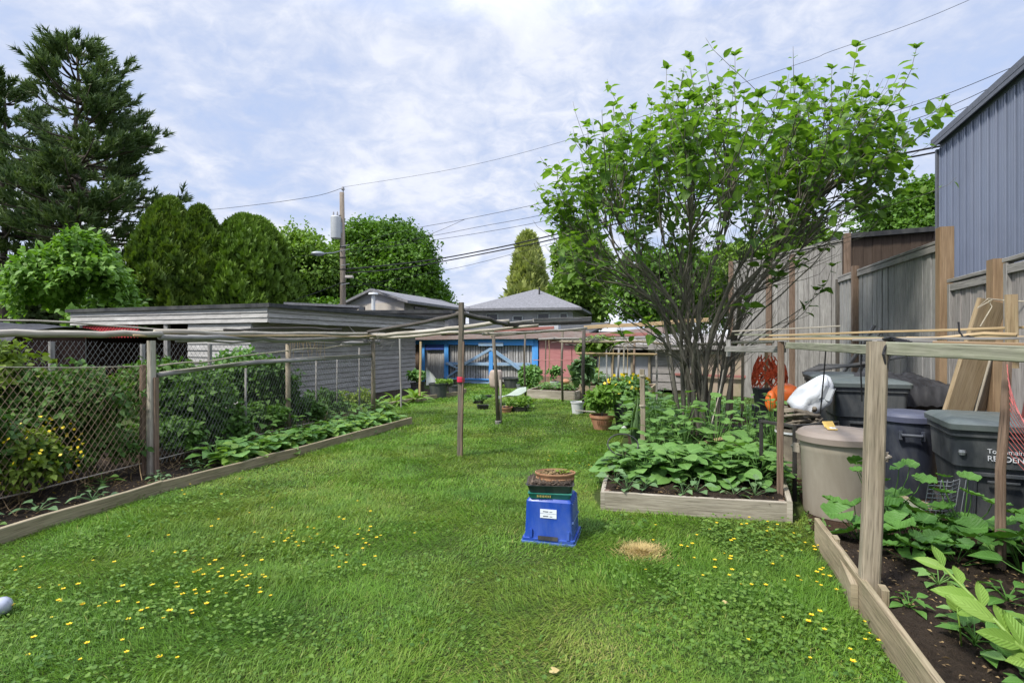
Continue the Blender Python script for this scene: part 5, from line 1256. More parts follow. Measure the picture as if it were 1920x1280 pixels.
# ------------------------------------------------------------------ trellises and wire fence on the left
def mesh_net(p0, p1, z0a, z1a, z0b, z1b, cell, r, mat, parent, name='wire_mesh', sag=0.0, wild=.0):
    """diamond mesh between two posts: two families of wires"""
    mb = MB(); p0, p1 = Vector((*p0[:2], 0)), Vector((*p1[:2], 0)); L = (p1 - p0).length; d = (p1 - p0).normalized(); nr = Vector((d.y, -d.x, 0))
    H = max(z1a - z0a, z1b - z0b); prof = [(0, r), (-r * .87, -r * .5), (r * .87, -r * .5)]
    def pt(x, h, o):
        x = min(L, max(0, x)); f = x / L; z0 = z0a + (z0b - z0a) * f; z1 = z1a + (z1b - z1a) * f
        return p0 + d * x + nr * (o + sag * math.sin(h * 3.1) * math.sin(f * 9)) + Vector((0, 0, z0 + (z1 - z0) * h))
    run = H * .62; n = int((L + run) / cell)
    for s in (1, -1):
        for i in range(n):
            x0 = i * cell - (run if s == 1 else 0); x1 = x0 + s * run
            h0, h1 = 0.0, 1.0
            lo, hi = 0.0, L
            if s == 1:
                if x0 < 0: h0 = -x0 / run
                if x1 > L: h1 = (L - x0) / run
            else:
                if x0 > L: h0 = (x0 - L) / run
                if x1 < 0: h1 = x0 / run
            if h1 - h0 < .02: continue
            m = max(2, int((h1 - h0) * 6)) if sag else 1
            pts = [pt(x0 + (x1 - x0) * (h0 + (h1 - h0) * k / m), h0 + (h1 - h0) * k / m, s * r * .9) for k in range(m + 1)]
            mb.prism(pts, prof, cap=False)
    return mb.build(name, mat, parent)
P1, P2, P3 = G(280, 892), G(540, 818), G(700, 781); P0 = fl(-2.6, 0)
t = thing('wire_fence', 'rusty diamond wire fence with weathered posts round the bushes', 'fence', fl(2, 0))
MB().beam(P1 + CX * .03, rise(P1 + CX * .03, 1.51), .066, .07, up=AX, seg=5, wob=.004).build('post', 'pole_wood', t)
MB().beam(P1 - AX * .03 - CX * .06, rise(P1 - AX * .03 - CX * .06, 1.24), .05, .05, up=AX, seg=5, wob=.004).build('post', 'brown_post', t)
MB().beam(P1 + CX * .085 + AX * .02, rise(P1 + CX * .08 + AX * .02, 1.1), .03, .05, up=AX).build('post', 'brown_post', t)
MB().tube([P2, rise(P2, .7), rise(P2, 1.46)], .042, 9, .036).build('post', 'post_wood', t, smooth=True)
MB().tube([P3, rise(P3, .7), rise(P3, 1.55)], .046, 9, .040).build('post', 'post_wood', t, smooth=True)
for (u, v, vt, rr) in ((380, 845, 708, .020), (461, 838, 690, .016), (593, 800, 676, .016), (674, 782, 652, .018), (632, 790, 672, .012)):
    g = G(u, v); MB().tube([g, P(u, vt, g.y)], rr, 7).build('post', 'grey_wood', t, smooth=True)
MB().tube([P(-160, 689, 4.3), P(0, 688, 4.68), P(140, 689, 5.3), P(278, 686, 6.0)], .006, 6).build('rail', 'rope', t)
MB().tube([P(296, 703, 6.0), P(400, 688, 7.0), P(480, 680, 7.7), P(560, 675, 8.6), P(630, 671, 9.6), P(700, 667, 10.7)], .028, 8).build('rail', 'grey_wood', t, smooth=True)
MB().tube([P(300, 699, 6.05), P(480, 676, 7.75), P(700, 664, 10.7)], .014, 6).build('rail', 'pole_wood', t, smooth=True)
mesh_net(fl(-2.6, .0), P1 - AX * .04, .10, 1.30, .14, 1.22, .062, .0020, 'wire_tan', t, sag=.012)
mesh_net(P1, P2, .10, 1.10, .12, 1.17, .062, .0017, 'wire_grey', t)
mesh_net(P2, P3, .10, 1.17, .12, 1.20, .066, .0024, 'wire_grey', t)
MB().tube([fl(-2.6, -.03, .16), fl(-1.2, -.02, .13), fl(0, -.02, .15), fl(1.5, -.02, .17), fl(3.0, 0, .16)], .008, 5).build('bottom_wire', 'pole_wood', t)
mesh_net(fl(-2.9, 1.9), fl(1.0, 2.0), 1.12, 1.56, 1.1, 1.50, .075, .0022, 'wire_grey', t, 'back_mesh')
mesh_net(fl(1.0, 2.0), fl(4.2, 1.6), 1.05, 1.48, 1.0, 1.45, .075, .002, 'wire_grey', t, 'back_mesh')
for s, d, zt in ((-.7, 1.95, 1.5), (.35, 2.0, 1.5), (1.6, 2.0, 1.46), (2.7, 1.85, 1.46)): MB().beam(fl(s, d), fl(s, d, zt), .055, .055, up=AX).build('post', 'grey_wood', t)

# poles lying over the posts: each pole a thing of its own
def pole(label, pts, r, mat='pole_wood', r1=None, name='pole', cat='pole', group=None):
    pts = [Vector(p) for p in pts]; out = []
    for a, b in zip(pts, pts[1:]): out += [a.lerp(b, k / 4) + (Vector((0, random.uniform(-.014, .014), random.uniform(-.014, .014))) if k else Vector()) for k in range(4)]
    out.append(pts[-1])
    return tag(MB().tube(out, r, 9, r1).build(name, mat, loc=pts[0], smooth=True), label, cat, group)
pole('thick grey log rail resting on the big fence post', [P(-220, 627, 4.0), P(-20, 626.5, 4.75), P(150, 626, 5.3), P(303, 626.5, 6.02)], .036, r1=.034)
pole('long pale pole over the wire fence, uppermost of its bundle', [P(290, 622, 6.1), P(440, 626, 7.2), P(560, 625, 8.6), P(720, 626, 10.9)], .03)
pole('crooked grey pole under the pale poles on the fence posts', [P(300, 632, 6.0), P(440, 634, 7.2), P(540, 638, 8.4), P(690, 631, 10.6)], .034, 'grey_wood')
pole('thin tan cane along the fence posts below the pale pole', [P(250, 629, 5.7), P(420, 630, 7.0), P(640, 631, 9.6), P(760, 628, 11.2)], .014, 'tan_wood')
pole('slim pole lying flat from the edge to the garage front', [P(-150, 600, 6.8), P(60, 601, 7.6), P(300, 618, 9.0), P(520, 624, 9.6), P(700, 627, 10.9)], .015)
pole('short grey log tied at the third fence post', [P(640, 646, 10.2), P(712, 641, 10.8)], .045, 'grey_wood')
pole('stout pale pole slanting up from the third post to the centre post', [P(676, 631, 10.5), P(770, 624, 10.2), P(865, 614, 9.9), P(955, 602, 9.7)], .038)
pole('second pale pole beside the stout one running toward the red roof', [P(690, 634, 10.6), P(790, 629, 10.3), P(900, 620, 10.0), P(1010, 610, 9.9)], .028)
pole('black pole rising from the fence bundle to the centre post', [P(690, 622, 10.4), P(780, 607, 8.7), P(864, 588, 7.02)], .030, 'dark_pole')
pole('black pole sloping down from the centre post to the pole frame', [P(858, 588, 7.06), P(905, 597, 8.2), P(950, 607.5, 9.65)], .036, 'dark_pole')
pole('low rope-like rail strung between the wire fence posts', [P(296, 686, 6.0), P(400, 676, 6.9), P(540, 657, 8.4), P(660, 648, 10.2)], .010, 'rope', cat='rail')
mb = MB()
for _ in range(26):
    q = P(698, 640, 10.6) + Vector((random.gauss(0, .14), random.gauss(0, .1), random.gauss(0, .06))); e = q + Vector((random.gauss(0, .22), random.gauss(0, .1), random.gauss(0, .12)))
    mb.tube(bez(q, q.lerp(e, .3) + Vector((0, 0, .05)), q.lerp(e, .7) - Vector((0, 0, .06)), e, 4), .005, 4, .002)
tag(mb.build('twig_tangle', 'grey_wood', loc=P(698, 640, 10.6)), 'tangle of dry grey vine tied over the third fence post', 'twigs')
mb = MB()
for k in range(16):
    q = P(545 + k * 4.2, 640, 8.6 + k * .04); e = q + Vector((random.gauss(0, .04), 0, -random.uniform(.15, .42))); mb.tube(bez(q, q.lerp(e, .3), q.lerp(e, .7) + Vector((random.gauss(0, .03), 0, 0)), e, 4), .004, 4, .0015)
tag(mb.build('twig_tangle', 'tan_wood', loc=P(560, 640, 8.6)), 'dry tan stems hanging from the poles right of the second post', 'twigs')

# centre post and pole frame further back
c0 = G(862, 856)
t = thing('centre_post', 'lone tall weathered post standing in the middle of the lawn', 'post', c0)
MB().beam(c0, P(865, 567, c0.y), .062, .048, up=AX, seg=6, wob=.004).build('post', 'dark_post', t)
MB().beam(c0 + Vector((.028, -.028, 0)), P(866, 640, c0.y) + Vector((.025, -.028, 0)), .02, .03, up=AX, seg=4, wob=.002).build('batten', 'brown_post', t)
MB().lathe([(.048, 0), (.05, .01), (.05, .055), (.046, .07)], P(864, 716, c0.y - .005), 10).build('red_tape', 'red_tape', t)
g = G(934, 795)
t = thing('pole_trellis', 'rough frame of thin posts and a dark beam at the far end of the lawn', 'trellis', g)
MB().tube([g, P(930, 700, g.y), P(925, 629, g.y)], .034, 8, .03).build('post', 'dark_post', t, smooth=True)
MB().tube([g + Vector((.05, .05, 0)), P(938, 712, g.y)], .026, 8, .02).build('post', 'pole_wood', t, smooth=True)
MB().lathe([(.05, 0), (.06, .06), (.0, .07)], (g.x, g.y, 0), 10).build('stone', 'grey_wood', t)
for (u, v, vt, w, m) in ((1055, 753, 618, .06, 'dark_post'), (985, 742, 622, .055, 'dark_post'), (1095, 775, 618, .075, 'dark_pole'), (1190, 765, 640, .05, 'brown_post'), (1161, 760, 640, .05, 'grey_wood')):
    q = G(u, v); MB().tube([q, P(u - 2, (v + vt) / 2, q.y), P(u, vt, q.y)], w / 2, 8).build('post', m, t, smooth=True)
MB().beam(P(944, 609, 9.7), P(1106, 604, 11.4), .07, .075, seg=4, wob=.008).build('beam', 'dark_pole', t)
MB().beam(P(1000, 602, 10.6), P(1108, 598, 11.5), .04, .10, seg=4, wob=.006).build('beam', 'grey_wood', t)
MB().tube([P(920, 630, 9.65), P(990, 624, 11.2), P(1060, 619, 13.3), P(1090, 620, 13.6)], .018, 7).build('rail', 'post_wood', t)
MB().tube([P(1050, 640, 12.4), P(1100, 641, 11.6), P(1200, 640, 11.2), P(1260, 646, 11)], .025, 7).build('rail', 'post_wood', t)
MB().tube([P(1080, 662, 11.8), P(1232, 664, 11.2)], .022, 7).build('rail', 'tan_wood', t)
MB().tube([P(1000, 675, 13.4), P(1075, 675, 12.9)], .010, 6).build('rail', 'red_board', t)
mb = MB(); pv = P(1105, 645, 11.6); main = [P(1098, 640, 11.5), P(1130, 636, 11.6), P(1165, 646, 11.5), P(1200, 640, 11.4), P(1250, 648, 11.2)]
mb.tube(main, .014, 5, .008)
for _ in range(60):
    k = random.random() * 3.99; q = main[int(k)].lerp(main[int(k) + 1], k - int(k)); e = q + Vector((random.gauss(0, .32), random.gauss(0, .2), random.gauss(.0, .14)))
    mb.tube(bez(q, q.lerp(e, .3) + Vector((0, 0, .06)), q.lerp(e, .7) + Vector((0, 0, .05)), e, 4), .006, 4, .002)
tag(mb.build('bare_vine', 'pole_wood', loc=pv), 'bare tangled vine trained over the far pole frame', 'vine')
for i, (u0, v0, y0, u1, v1, y1, rr, m, lab) in enumerate((
    (770, 628, 11.5, 925, 622, 10.2, .022, 'pole_wood', 'crooked grey pole in front of the blue gate, lowest of those over it'),
    (800, 618, 11.8, 1010, 600, 11.0, .02, 'grey_wood', 'thin grey pole sloping up across the red roof edge'),
    (905, 626, 9.9, 1100, 615, 12.4, .026, 'pole_wood', 'bleached pole lying from the thin twin post to the far frame'),
    (1010, 636, 12.6, 1250, 632, 11.4, .024, 'grey_wood', 'grey pole over the white panels beside the vine'),
    (1060, 646, 12.2, 1215, 652, 11.6, .02, 'dark_pole', 'dark thin pole crossing under the bare vine'),
    (1250, 648, 8.6, 1450, 640, 7.0, .022, 'pole_wood', 'pole passing right behind the tree stems toward the brown post'),
    (330, 640, 6.3, 690, 643, 10.4, .016, 'grey_wood', 'thin grey stick under the pole bundle, second from the bottom'),
    (420, 618, 7.4, 640, 617, 10.2, .018, 'dark_pole', 'dark stick lying on top of the pole bundle'))):
    pole(lab, [P(u0, v0, y0), P((u0 + u1) / 2, (v0 + v1) / 2 + random.uniform(-3, 3), (y0 + y1) / 2), P(u1, v1, y1)], rr, m)
for (u, v, vt, w, m, lab) in ((752, 765, 632, .035, 'grey_wood', 'thin grey stake at the garage corner'), (787, 752, 640, .05, 'tan_wood', 'tan stake before the small blue door'), (1140, 752, 646, .035, 'grey_wood', 'thin grey stake in the tall box bed'), (1022, 738, 636, .03, 'dark_post', 'thin dark stake before the red wall'), (1232, 770, 640, .04, 'grey_wood', 'grey stake close left of the tree stems'), (1168, 772, 650, .03, 'pole_wood', 'pale stick standing by the yellow flowers')):
    q = G(u, v); tag(MB().beam(q, P(u + random.uniform(-4, 4), vt, q.y), w, w * .8, up=AX, seg=4, wob=.008).build('stake', m, loc=q), lab, 'stake')
# stakes in the raised bed and under the tree
g = G(1206, 862); 
t = thing('bed_stake', 'grey split stake tied with string in the corner of the raised bed', 'stake', g)
MB().beam(g, P(1204, 692, g.y), .06, .045, up=AX, seg=4, wob=.004).build('stake', 'post_wood', t)
for v in (704, 760, 827): MB().lathe([(.042, -.01), (.045, 0), (.042, .01)], P(1205, v, g.y), 8).build('string', 'rope', t)
for (u, v, vt, w, m, lab) in ((1372, 812, 640, .045, 'brown_post', 'thin brown stake right behind the tree stems'), (1392, 790, 640, .05, 'post_wood', 'grey stake between the tree and the orange netting'), (1437, 826, 652, .05, 'tan_wood', 'reddish brown stake before the orange netting')):
    q = G(u, v); tag(MB().beam(q, P(u, vt, q.y), w, w * .8, up=AX, seg=4, wob=.004).build('stake', m, loc=q), lab, 'stake')
q = P(1325, 850, 7.0); q.z = .05; tag(MB().beam(q, q + Vector((.42, .5, 1.05)), .014, .014, seg=3, wob=.01).build('stick', 'pole_wood', loc=q), 'thin stick leaning against the tree stems', 'stick')
q = P(1338, 826, 6.35); tag(MB().beam(q - Vector((.1, -.15, .06)), q + Vector((.13, -.2, .09)), .06, .035, seg=2).build('wood_offcut', 'tan_wood', loc=q), 'pale wood offcut lying among the leaves under the tree', 'offcut')

# ------------------------------------------------------------------ right-hand trellis
N0 = G(1628, 1150); B2 = G(1462, 957)
t = thing('wooden_trellis', 'weathered post-and-beam trellis in front of the bins', 'trellis', N0)
nt = P(1645, 640, N0.y + .02)
MB().beam(N0 + Vector((0, 0, -.02)), nt, .092, .085, up=AX, seg=6, wob=.003).build('post', 'post_wood', t)
MB().beam(rise(B2, 0), P(1464, 640, B2.y), .052, .045, up=AX, seg=5, wob=.003).build('post', 'brown_post', t)
MB().beam(P(1466, 647, B2.y) + Vector((.03, -.03, 0)), P(1652, 656, N0.y) + Vector((0, .06, 0)), .035, .055, seg=4, wob=.003).build('beam', 'mossy_beam', t)
MB().beam(P(1664, 653, N0.y - .02), P(2150, 672, 2.0), .038, .072, seg=5, wob=.002).build('beam', 'mossy_beam', t)
MB().beam(P(1362, 654, 6.3), P(1470, 654, B2.y), .04, .065, seg=3, wob=.004).build('beam', 'grey_wood', t)
MB().beam(P(1366, 668, 6.35), P(1366, 640, 6.35) + Vector((0, 0, .02)), .05, .05, up=AX).build('bracket', 'grey_wood', t)
MB().beam(P(1640, 644, N0.y + .05), P(1752, 645, 3.0), .04, .045, seg=2).build('block', 'grey_wood', t)
mb = MB()
for k in range(5): mb.tube([P(1655 + k * 2, 636 + k, 2.93), P(1668 + k * 4, 632 + k * 3, 2.90), P(1690 + k * 5, 636 + k, 2.92)], .008, 5, .004)
mb.tube([P(1664, 640, 2.92), P(1656, 664, 2.9), P(1660, 682, 2.91)], .010, 5, .004); mb.tube([P(1667, 646, 2.91), P(1668, 668, 2.9), P(1664, 690, 2.91)], .007, 5, .003)
tag(mb.build('cloth_tie', 'tarp_black', loc=P(1660, 645, 2.9)), 'knotted strip of black plastic on top of the near post', 'tie')
tag(MB().beam(P(1752, 644, 2.92), P(2150, 655, 2.2), .035, .030, seg=3).build('timber_lath', 'cedar_new', loc=P(1752, 644, 2.92)), 'fresh orange-brown lath on top of the near beam', 'lath')
def lathp(label, a, b, w, h, mat, seg=4):
    return tag(MB().beam(a, b, w, h, seg=seg, wob=.004).build('timber_lath', mat, loc=a), label, 'lath')
lathp('tan lath lying across the trellis, lower of the long pair', P(1427, 636, 4.9), P(2000, 632, 3.05), .05, .018, 'tan_wood')
lathp('tan lath lying across the trellis, upper of the long pair', P(1445, 629, 5.0), P(1960, 612, 3.3), .04, .016, 'tan_wood')
lathp('bleached narrow lath crossing behind the long tan laths', P(1373, 621, 5.9), P(1576, 611, 5.4), .03, .014, 'pole_wood')
lathp('silvery grey lath beside the fresh orange-brown lath', P(1600, 637, 3.6), P(2000, 632, 2.75), .03, .014, 'grey_wood')
lathp('mossy lath in shade under the tan pair', P(1380, 627, 6.0), P(1700, 634, 4.0), .035, .018, 'mossy_beam')
pole('bamboo cane with a cut knuckle end over the near trellis', [P(1700, 634, 3.5), P(1906, 628, 3.0)], .012, 'tan_wood', name='bamboo_cane', cat='cane')
tag(MB().beam(P(1898, 690, 3.35), P(1896, 552, 3.35), .06, .03, up=AX).build('upright_lath', 'plank_wood', loc=P(1898, 690, 3.35)), 'short upright board end rising above the near trellis laths', 'lath')
for (u, v0, v1, y, r) in ((1548, 652, 775, 4.9, .006), (1616, 640, 752, 4.2, .006), (1800, 605, 632, 3.2, .005)): 
    pass
tag(MB().tube([P(1549, 646, 4.6), P(1545, 700, 4.62), P(1538, 775, 4.7)], .006, 5).build('hanging_cord', 'black_cable', loc=P(1549, 646, 4.6)), 'black cord hanging from the trellis before the far bins', 'cord')
tag(MB().tube([P(1615, 640, 4.2), P(1614, 700, 4.2), P(1616, 752, 4.22)], .006, 5).build('hanging_cord', 'black_cable', loc=P(1615, 640, 4.2)), 'shorter black cord hanging close to the near post', 'cord')
tag(MB().tube([P(1797, 604, 3.2), P(1799, 622, 3.18), P(1808, 634, 3.16), P(1795, 636, 3.15), P(1815, 630, 3.15), P(1828, 634, 3.16)], .006, 5).build('wire_tie', 'black_cable', loc=P(1797, 604, 3.2)), 'twisted black wire tie sticking up from the laths', 'wire')
q = P(1876, 960, 3.25); q.z = .08
tag(MB().tube([q, P(1876, 880, 3.25), P(1884, 780, 3.25), P(1889, 676, 3.25)], .028, 8, .024).build('bean_stake', 'brown_post', loc=q), 'rough brown stake holding up the red netting', 'stake')
mb = MB()
for k in range(16):
    a = P(1886 + k * 1.0, 690 + k * 2, 3.2) ; b = P(1868 + k * 13, 965 - 6 * k, 3.2 - .03 * k); a = P(1888, 680 + k * 11, 3.24); b = P(1900 + k * 11, 760 + k * 16, 3.05)
    mb.tube(bez(a, a.lerp(b, .3) - Vector((0, 0, .05)), a.lerp(b, .7) - Vector((0, 0, .05)), b, 6), .0021, 4)
tag(mb.build('red_netting', 'red_net', loc=P(1890, 700, 3.2)), 'loose red plant netting hanging from the rough brown stake', 'netting')
mb = MB()
for k in range(4):
    a_, b_ = W(2.28, 5.2 - .34 * k, .08), W(2.5, 5.2 - .34 * k, 1.46 + random.uniform(-.03, .03)); mb.beam(a_, b_, .02, .33, up=CX, ch=.003)
tag(mb.build('red_board', 'red_tarp', loc=W(2.4, 5)), 'dark red board panel leaning on the fence behind the red netting', 'panel')
mb = MB(); q = P(1860, 562, 4.8)
mb.tube([q, P(1832, 578, 4.75), P(1852, 560, 4.8), P(1860, 575, 4.78), P(1845, 600, 4.78), P(1838, 612, 4.78)], .005, 5); mb.tube([P(1852, 560, 4.8), P(1880, 563, 4.8), P(1930, 566, 4.6)], .006, 5)
tag(mb.build('string_loop', 'rope', loc=q), 'loop of pale string tied at the top of the leaning plank', 'string')

# leaning planks
def plank(label, b, tp, w, th, mat, tilt):
    d = (tp - b).normalized(); up = tilt
    return tag(MB().beam(b, tp, w, th, up=up, seg=3).build('plank', mat, loc=b), label, 'plank')
plank('wide tan plank leaning on the fence behind the lettered bin', Vector((4.08, 5.18, .05)), Vector((4.50, 5.0, 1.88)), .27, .045, 'plank_wood', Vector((0.1, -1, .1)))
plank('narrower brown plank leaning beside the wide tan plank', Vector((4.36, 5.24, .05)), Vector((4.60, 5.06, 1.45)), .17, .045, 'bed_wood', Vector((0.5, -1, .1)))

# ------------------------------------------------------------------ bins
def rotz(loc, a): return Matrix.Translation(Vector(loc)) @ Matrix.Rotation(a, 4, 'Z')
def wheeled_bin(label, loc, rot, H, w=.62, d=.72, letter=False):
    t = thing('wheeled_bin', label, 'wheelie bin', loc); M = rotz(loc, rot); k = H / 1.05
    hb = H - .09
    MB().rings([(.06, w * .76, d * .66, .05, 0, .02), (.10, w * .78, d * .68, .05, 0, .02), (hb * .62, w * .88, d * .84, .05, 0, .01), (hb * .66, w * .90, d * .85, .05, 0, .01), (hb * .665, w * .935, d * .89, .05), (hb - .05, w * .97, d * .95, .05), (hb - .048, w * 1.02, d * 1.0, .05), (hb, w * 1.02, d * 1.0, .05)], M).build('body', 'bin_plastic', t, smooth=35)
    mb = MB(); mb.rings([(hb + .003, w * 1.07, d * 1.06, .05), (hb + .045, w * 1.08, d * 1.07, .05), (hb + .055, w * 1.05, d * 1.04, .05), (hb + .072, w * .98, d * .96, .05), (hb + .085, w * .8, d * .74, .06)], M)
    lid = mb.build('lid', 'bin_lid', t, smooth=35)
    mb = MB(); hd = [M @ Vector(p) for p in ((-w * .36, d * .53, hb + .01), (-w * .36, d * .62, hb + .02), (w * .36, d * .62, hb + .02), (w * .36, d * .53, hb + .01))]; mb.tube(hd, .016, 8).build('handle', 'bin_plastic', t, smooth=True)
    for s in (-1, 1):
        mb = MB(); c = [M @ Vector((s * w * .42 + q, d * .34, .11)) for q in (-.03, .03)]; mb.tube(c, .11, 16).build('wheel', 'black_plastic', t, smooth=35)
    mb = MB(); a = [M @ Vector(p) for p in ((-w * .28, -d * .433, hb * .60), (w * .28, -d * .433, hb * .60))]; mb.beam(a[0], a[1], .02, .03, ch=.004); 
    a = [M @ Vector(p) for p in ((-w * .15, -d * .445, hb * .54), (w * .15, -d * .445, hb * .54))]; mb.beam(a[0], a[1], .02, .016, ch=.003); mb.build('grab_bar', 'bin_plastic', t)
    mb = MB()
    for x in (-.25, 0, .25):
        a = [M @ Vector(p) for p in ((x * w, -d * .335, .12), (x * w, -d * .405, hb * .56))]; mb.beam(a[0], a[1], .02, .012, up=M.to_3x3() @ Vector((0, -1, 0)), ch=.003)
    mb.build('rib', 'bin_plastic', t); return t, M, w, d, hb
TOWN = None
def lettering(text, size, M, mat, parent, name='lettering', ext=.0015):
    cu = bpy.data.curves.new(name, 'FONT'); cu.body = text; cu.size = size; cu.extrude = ext; cu.align_x = 'LEFT'
    ob = bpy.data.objects.new(name, cu); COL.objects.link(ob); bpy.context.view_layer.update()
    me = bpy.data.meshes.new_from_object(ob.evaluated_get(bpy.context.evaluated_depsgraph_get())); bpy.data.objects.remove(ob)
    me.transform(M); me.transform(Matrix.Translation(-WLOC[parent.name])); me.materials.clear(); me.materials.append(MATS[mat]); me.name = name
    o = bpy.data.objects.new(name, me); return link(o, parent)
NB = Vector((3.33, 4.05, 0)); rx = Vector((.905, -.425, 0)).normalized(); ry = Vector((-rx.y, rx.x, 0)); ang = math.atan2(rx.y, rx.x)
t, M, w, d, hb = wheeled_bin('dark wheelie bin with a grey-green lid and white lettering on its front', NB + rx * .33 + ry * .38, ang, .92, .62, .72)
def front(x, z, o=.0):     # matrix for lettering on the sloping upper front
    return M @ Matrix.Translation((x, -d * .475 - .006 - o + (hb - z) * .055, z)) @ Matrix.Rotation(R(90 - 3), 4, 'X')
lettering('To Remain at', .048, front(-.10, hb - .165), 'white_ink', t); lettering('RESIDENCE', .056, front(-.10, hb - .222), 'white_ink', t)
m2 = MB(); mm = front(.235, hb - .165); ring = [mm @ Vector((.028 * math.cos(a), .028 * math.sin(a), .002)) for a in np.linspace(0, 2 * math.pi, 13)[:-1]]; m2.tube(ring, .006, 5, closed=True)
mm2 = [mm @ Vector(p) for p in ((-.02, -.01, .002), (.015, .018, .002), (.02, -.015, .002), (-.02, -.01, .002))]; m2.tube(mm2, .004, 4); m2.build('emblem', 'white_ink', t)
m3 = MB(); q = M @ Vector((-w * .40, -d * .468, hb - .17)); m3.lathe([(.02, -.02), (.026, 0), (.02, .02)], q, 8); m3.build('rivet', 'galvanised', t)
wheeled_bin('dark wheelie bin standing right behind the trellis post', Vector((3.60, 6.0, 0)) + CX * .38 + AX * .38, math.atan2(CX.y, CX.x), 1.08, .72, .78)
wheeled_bin('dark wheelie bin farthest back beside the white bag', Vector((3.98, 7.05, 0)) + CX * .34 + AX * .4, math.atan2(CX.y, CX.x), 1.08, .66, .74)
# round bins
def round_bin(name, label, c, r0, r1, H, body, lidm, dome=.05, handle=True, ha=(0,)):
    t = thing(name, label, 'bin', c)
    MB().lathe([(0, .01), (r0 * .9, .01), (r0 * .98, .02), (r0, .05), (r1 * .965, H * .80), (r1 * .97, H * .805), (r1 * .985, H * .86), (r1 * .99, H * .93), (r1 * 1.03, H * .935), (r1 * 1.03, H)], c, 56).build('body', body, t, smooth=30)
    MB().lathe([(r1 * 1.045, H - .045), (r1 * 1.09, H - .045), (r1 * 1.095, H + .004), (r1 * 1.06, H + .012), (r1 * 1.02, H + dome * .55), (r1 * .94, H + dome * .8), (r1 * .90, H + dome * .8), (r1 * .86, H + dome * .68), (r1 * .5, H + dome * .95), (0, H + dome)], c, 56).build('lid', lidm, t, smooth=30)
    for a in ha:
        q = Vector((math.cos(a), math.sin(a), 0)); s = Vector((-q.y, q.x, 0)); c = Vector(c)
        mb = MB(); z = H * .82; mb.tube([c + q * r1 * .97 + s * .09 + Vector((0, 0, z)), c + q * (r1 + .055) + s * .075 + Vector((0, 0, z - .015)), c + q * (r1 + .055) - s * .075 + Vector((0, 0, z - .015)), c + q * r1 * .97 - s * .09 + Vector((0, 0, z))], .015, 8)
        mb.beam(c + q * (r1 + .01) + s * .085 + Vector((0, 0, z - .06)), c + q * (r1 + .01) + s * .085 + Vector((0, 0, z + .02)), .03, .06, up=q); mb.beam(c + q * (r1 + .01) - s * .085 + Vector((0, 0, z - .06)), c + q * (r1 + .01) - s * .085 + Vector((0, 0, z + .02)), .03, .06, up=q); mb.build('handle', body, t, smooth=30)
    return t
CAN = Vector((2.83, 4.62, 0))
round_bin('round_bin', 'big round tan plastic bin with its brown-grey lid on', CAN, .272, .302, .69, 'tan_plastic', 'tan_lid', .055, ha=(R(-52), R(128)))
round_bin('round_bin', 'round navy plastic bin with a ridged lid behind the near post', (3.86, 5.2, 0), .20, .235, .78, 'navy_plastic', 'navy_lid', .05, ha=(R(-120),))
mb = MB(); q = CAN + Vector((-.10, -.08, .752)); mb.beam(q, q + Vector((.05, .12, 0)), .075, .008, ch=.001); mb.beam(q + Vector((.05, .12, 0)), q + Vector((.045, .155, .045)), .10, .008, ch=.001)
o = mb.build('yellow_scraper', 'yellow_plastic', loc=q); MB().beam(q + Vector((.012, .01, .006)), q + Vector((.04, .075, .006)), .045, .004, ch=0).build('paper_label', 'sticker', o); tag(o, 'yellow plastic scraper with a paper label left on the tan lid', 'scraper')
# metal stand behind the tan bin
t = thing('metal_stand', 'dark square metal stand behind the tan bin', 'stand', (2.75, 5.25, 0))
for a, b in (((2.66, 5.02), (3.2, 5.25)), ((2.66, 5.02), (2.50, 5.35))): MB().beam((*a, .70), (*b, .70), .035, .03).build('rail', 'dark_metal', t)
for a in ((2.66, 5.02), (3.2, 5.25), (2.50, 5.35)): MB().beam((*a, 0), (*a, .715), .035, .035, up=AX).build('leg', 'dark_metal', t)

# bag, burlap, bucket, orange things
def lump(name, label, cat, c, rad, mat, seed, amp=.16, n=26, sq=1.0, rot=0, freq=1.0, lean=(0, 0)):
    r = random.Random(seed); ph = [r.uniform(0, 6.28) for _ in range(12)]; mb = MB(); c = Vector(c); m = 14
    for j in range(m + 1):
        th = math.pi * j / m; 
        for i in range(n):
            a = 2 * math.pi * i / n; k = 1 + amp * (math.sin(3 * a * freq + ph[0] + th * 2) * .5 + math.sin(5 * a + ph[1] - th * 3) * .35 + math.sin(9 * th + 2 * a + ph[2]) * .3 + math.sin(11 * a + ph[3] + th * 5) * .2) * math.sin(th)
            x = math.sin(th) ** sq * math.cos(a) * rad[0] * k; y = math.sin(th) ** sq * math.sin(a) * rad[1] * k; z = rad[2] * (1 - math.cos(th)) * (1 + .1 * amp * math.sin(4 * a))
            x += lean[0] * z; y += lean[1] * z
            mb.v.append((c.x + x * math.cos(rot) - y * math.sin(rot), c.y + x * math.sin(rot) + y * math.cos(rot), c.z + z))
    for j in range(m):
        for i in range(n):
            a, b = j * n + i, j * n + (i + 1) % n; mb.face((a, a + n, b + n, b), [(i / n, j / m)] * 4)
    o = mb.build(name, mat, loc=c, smooth=True); return tag(o, label, cat)
c = Vector((3.17, 5.95, 0))
t = thing('bucket', 'dirty pale bucket under the coil of burlap behind the brown post', 'bucket', c)
MB().lathe([(.0, .01), (.17, .01), (.20, .50), (.212, .50), (.212, .54), (.198, .54), (.19, .45), (0, .44)], c, 28).build('body', 'burlap', t, smooth=35)
MB().lathe([(.199, .48), (.216, .485), (.216, .505), (.199, .51)], c, 28).build('rim', 'white_plastic', t, smooth=35)
mb = MB(); r = random.Random(5)
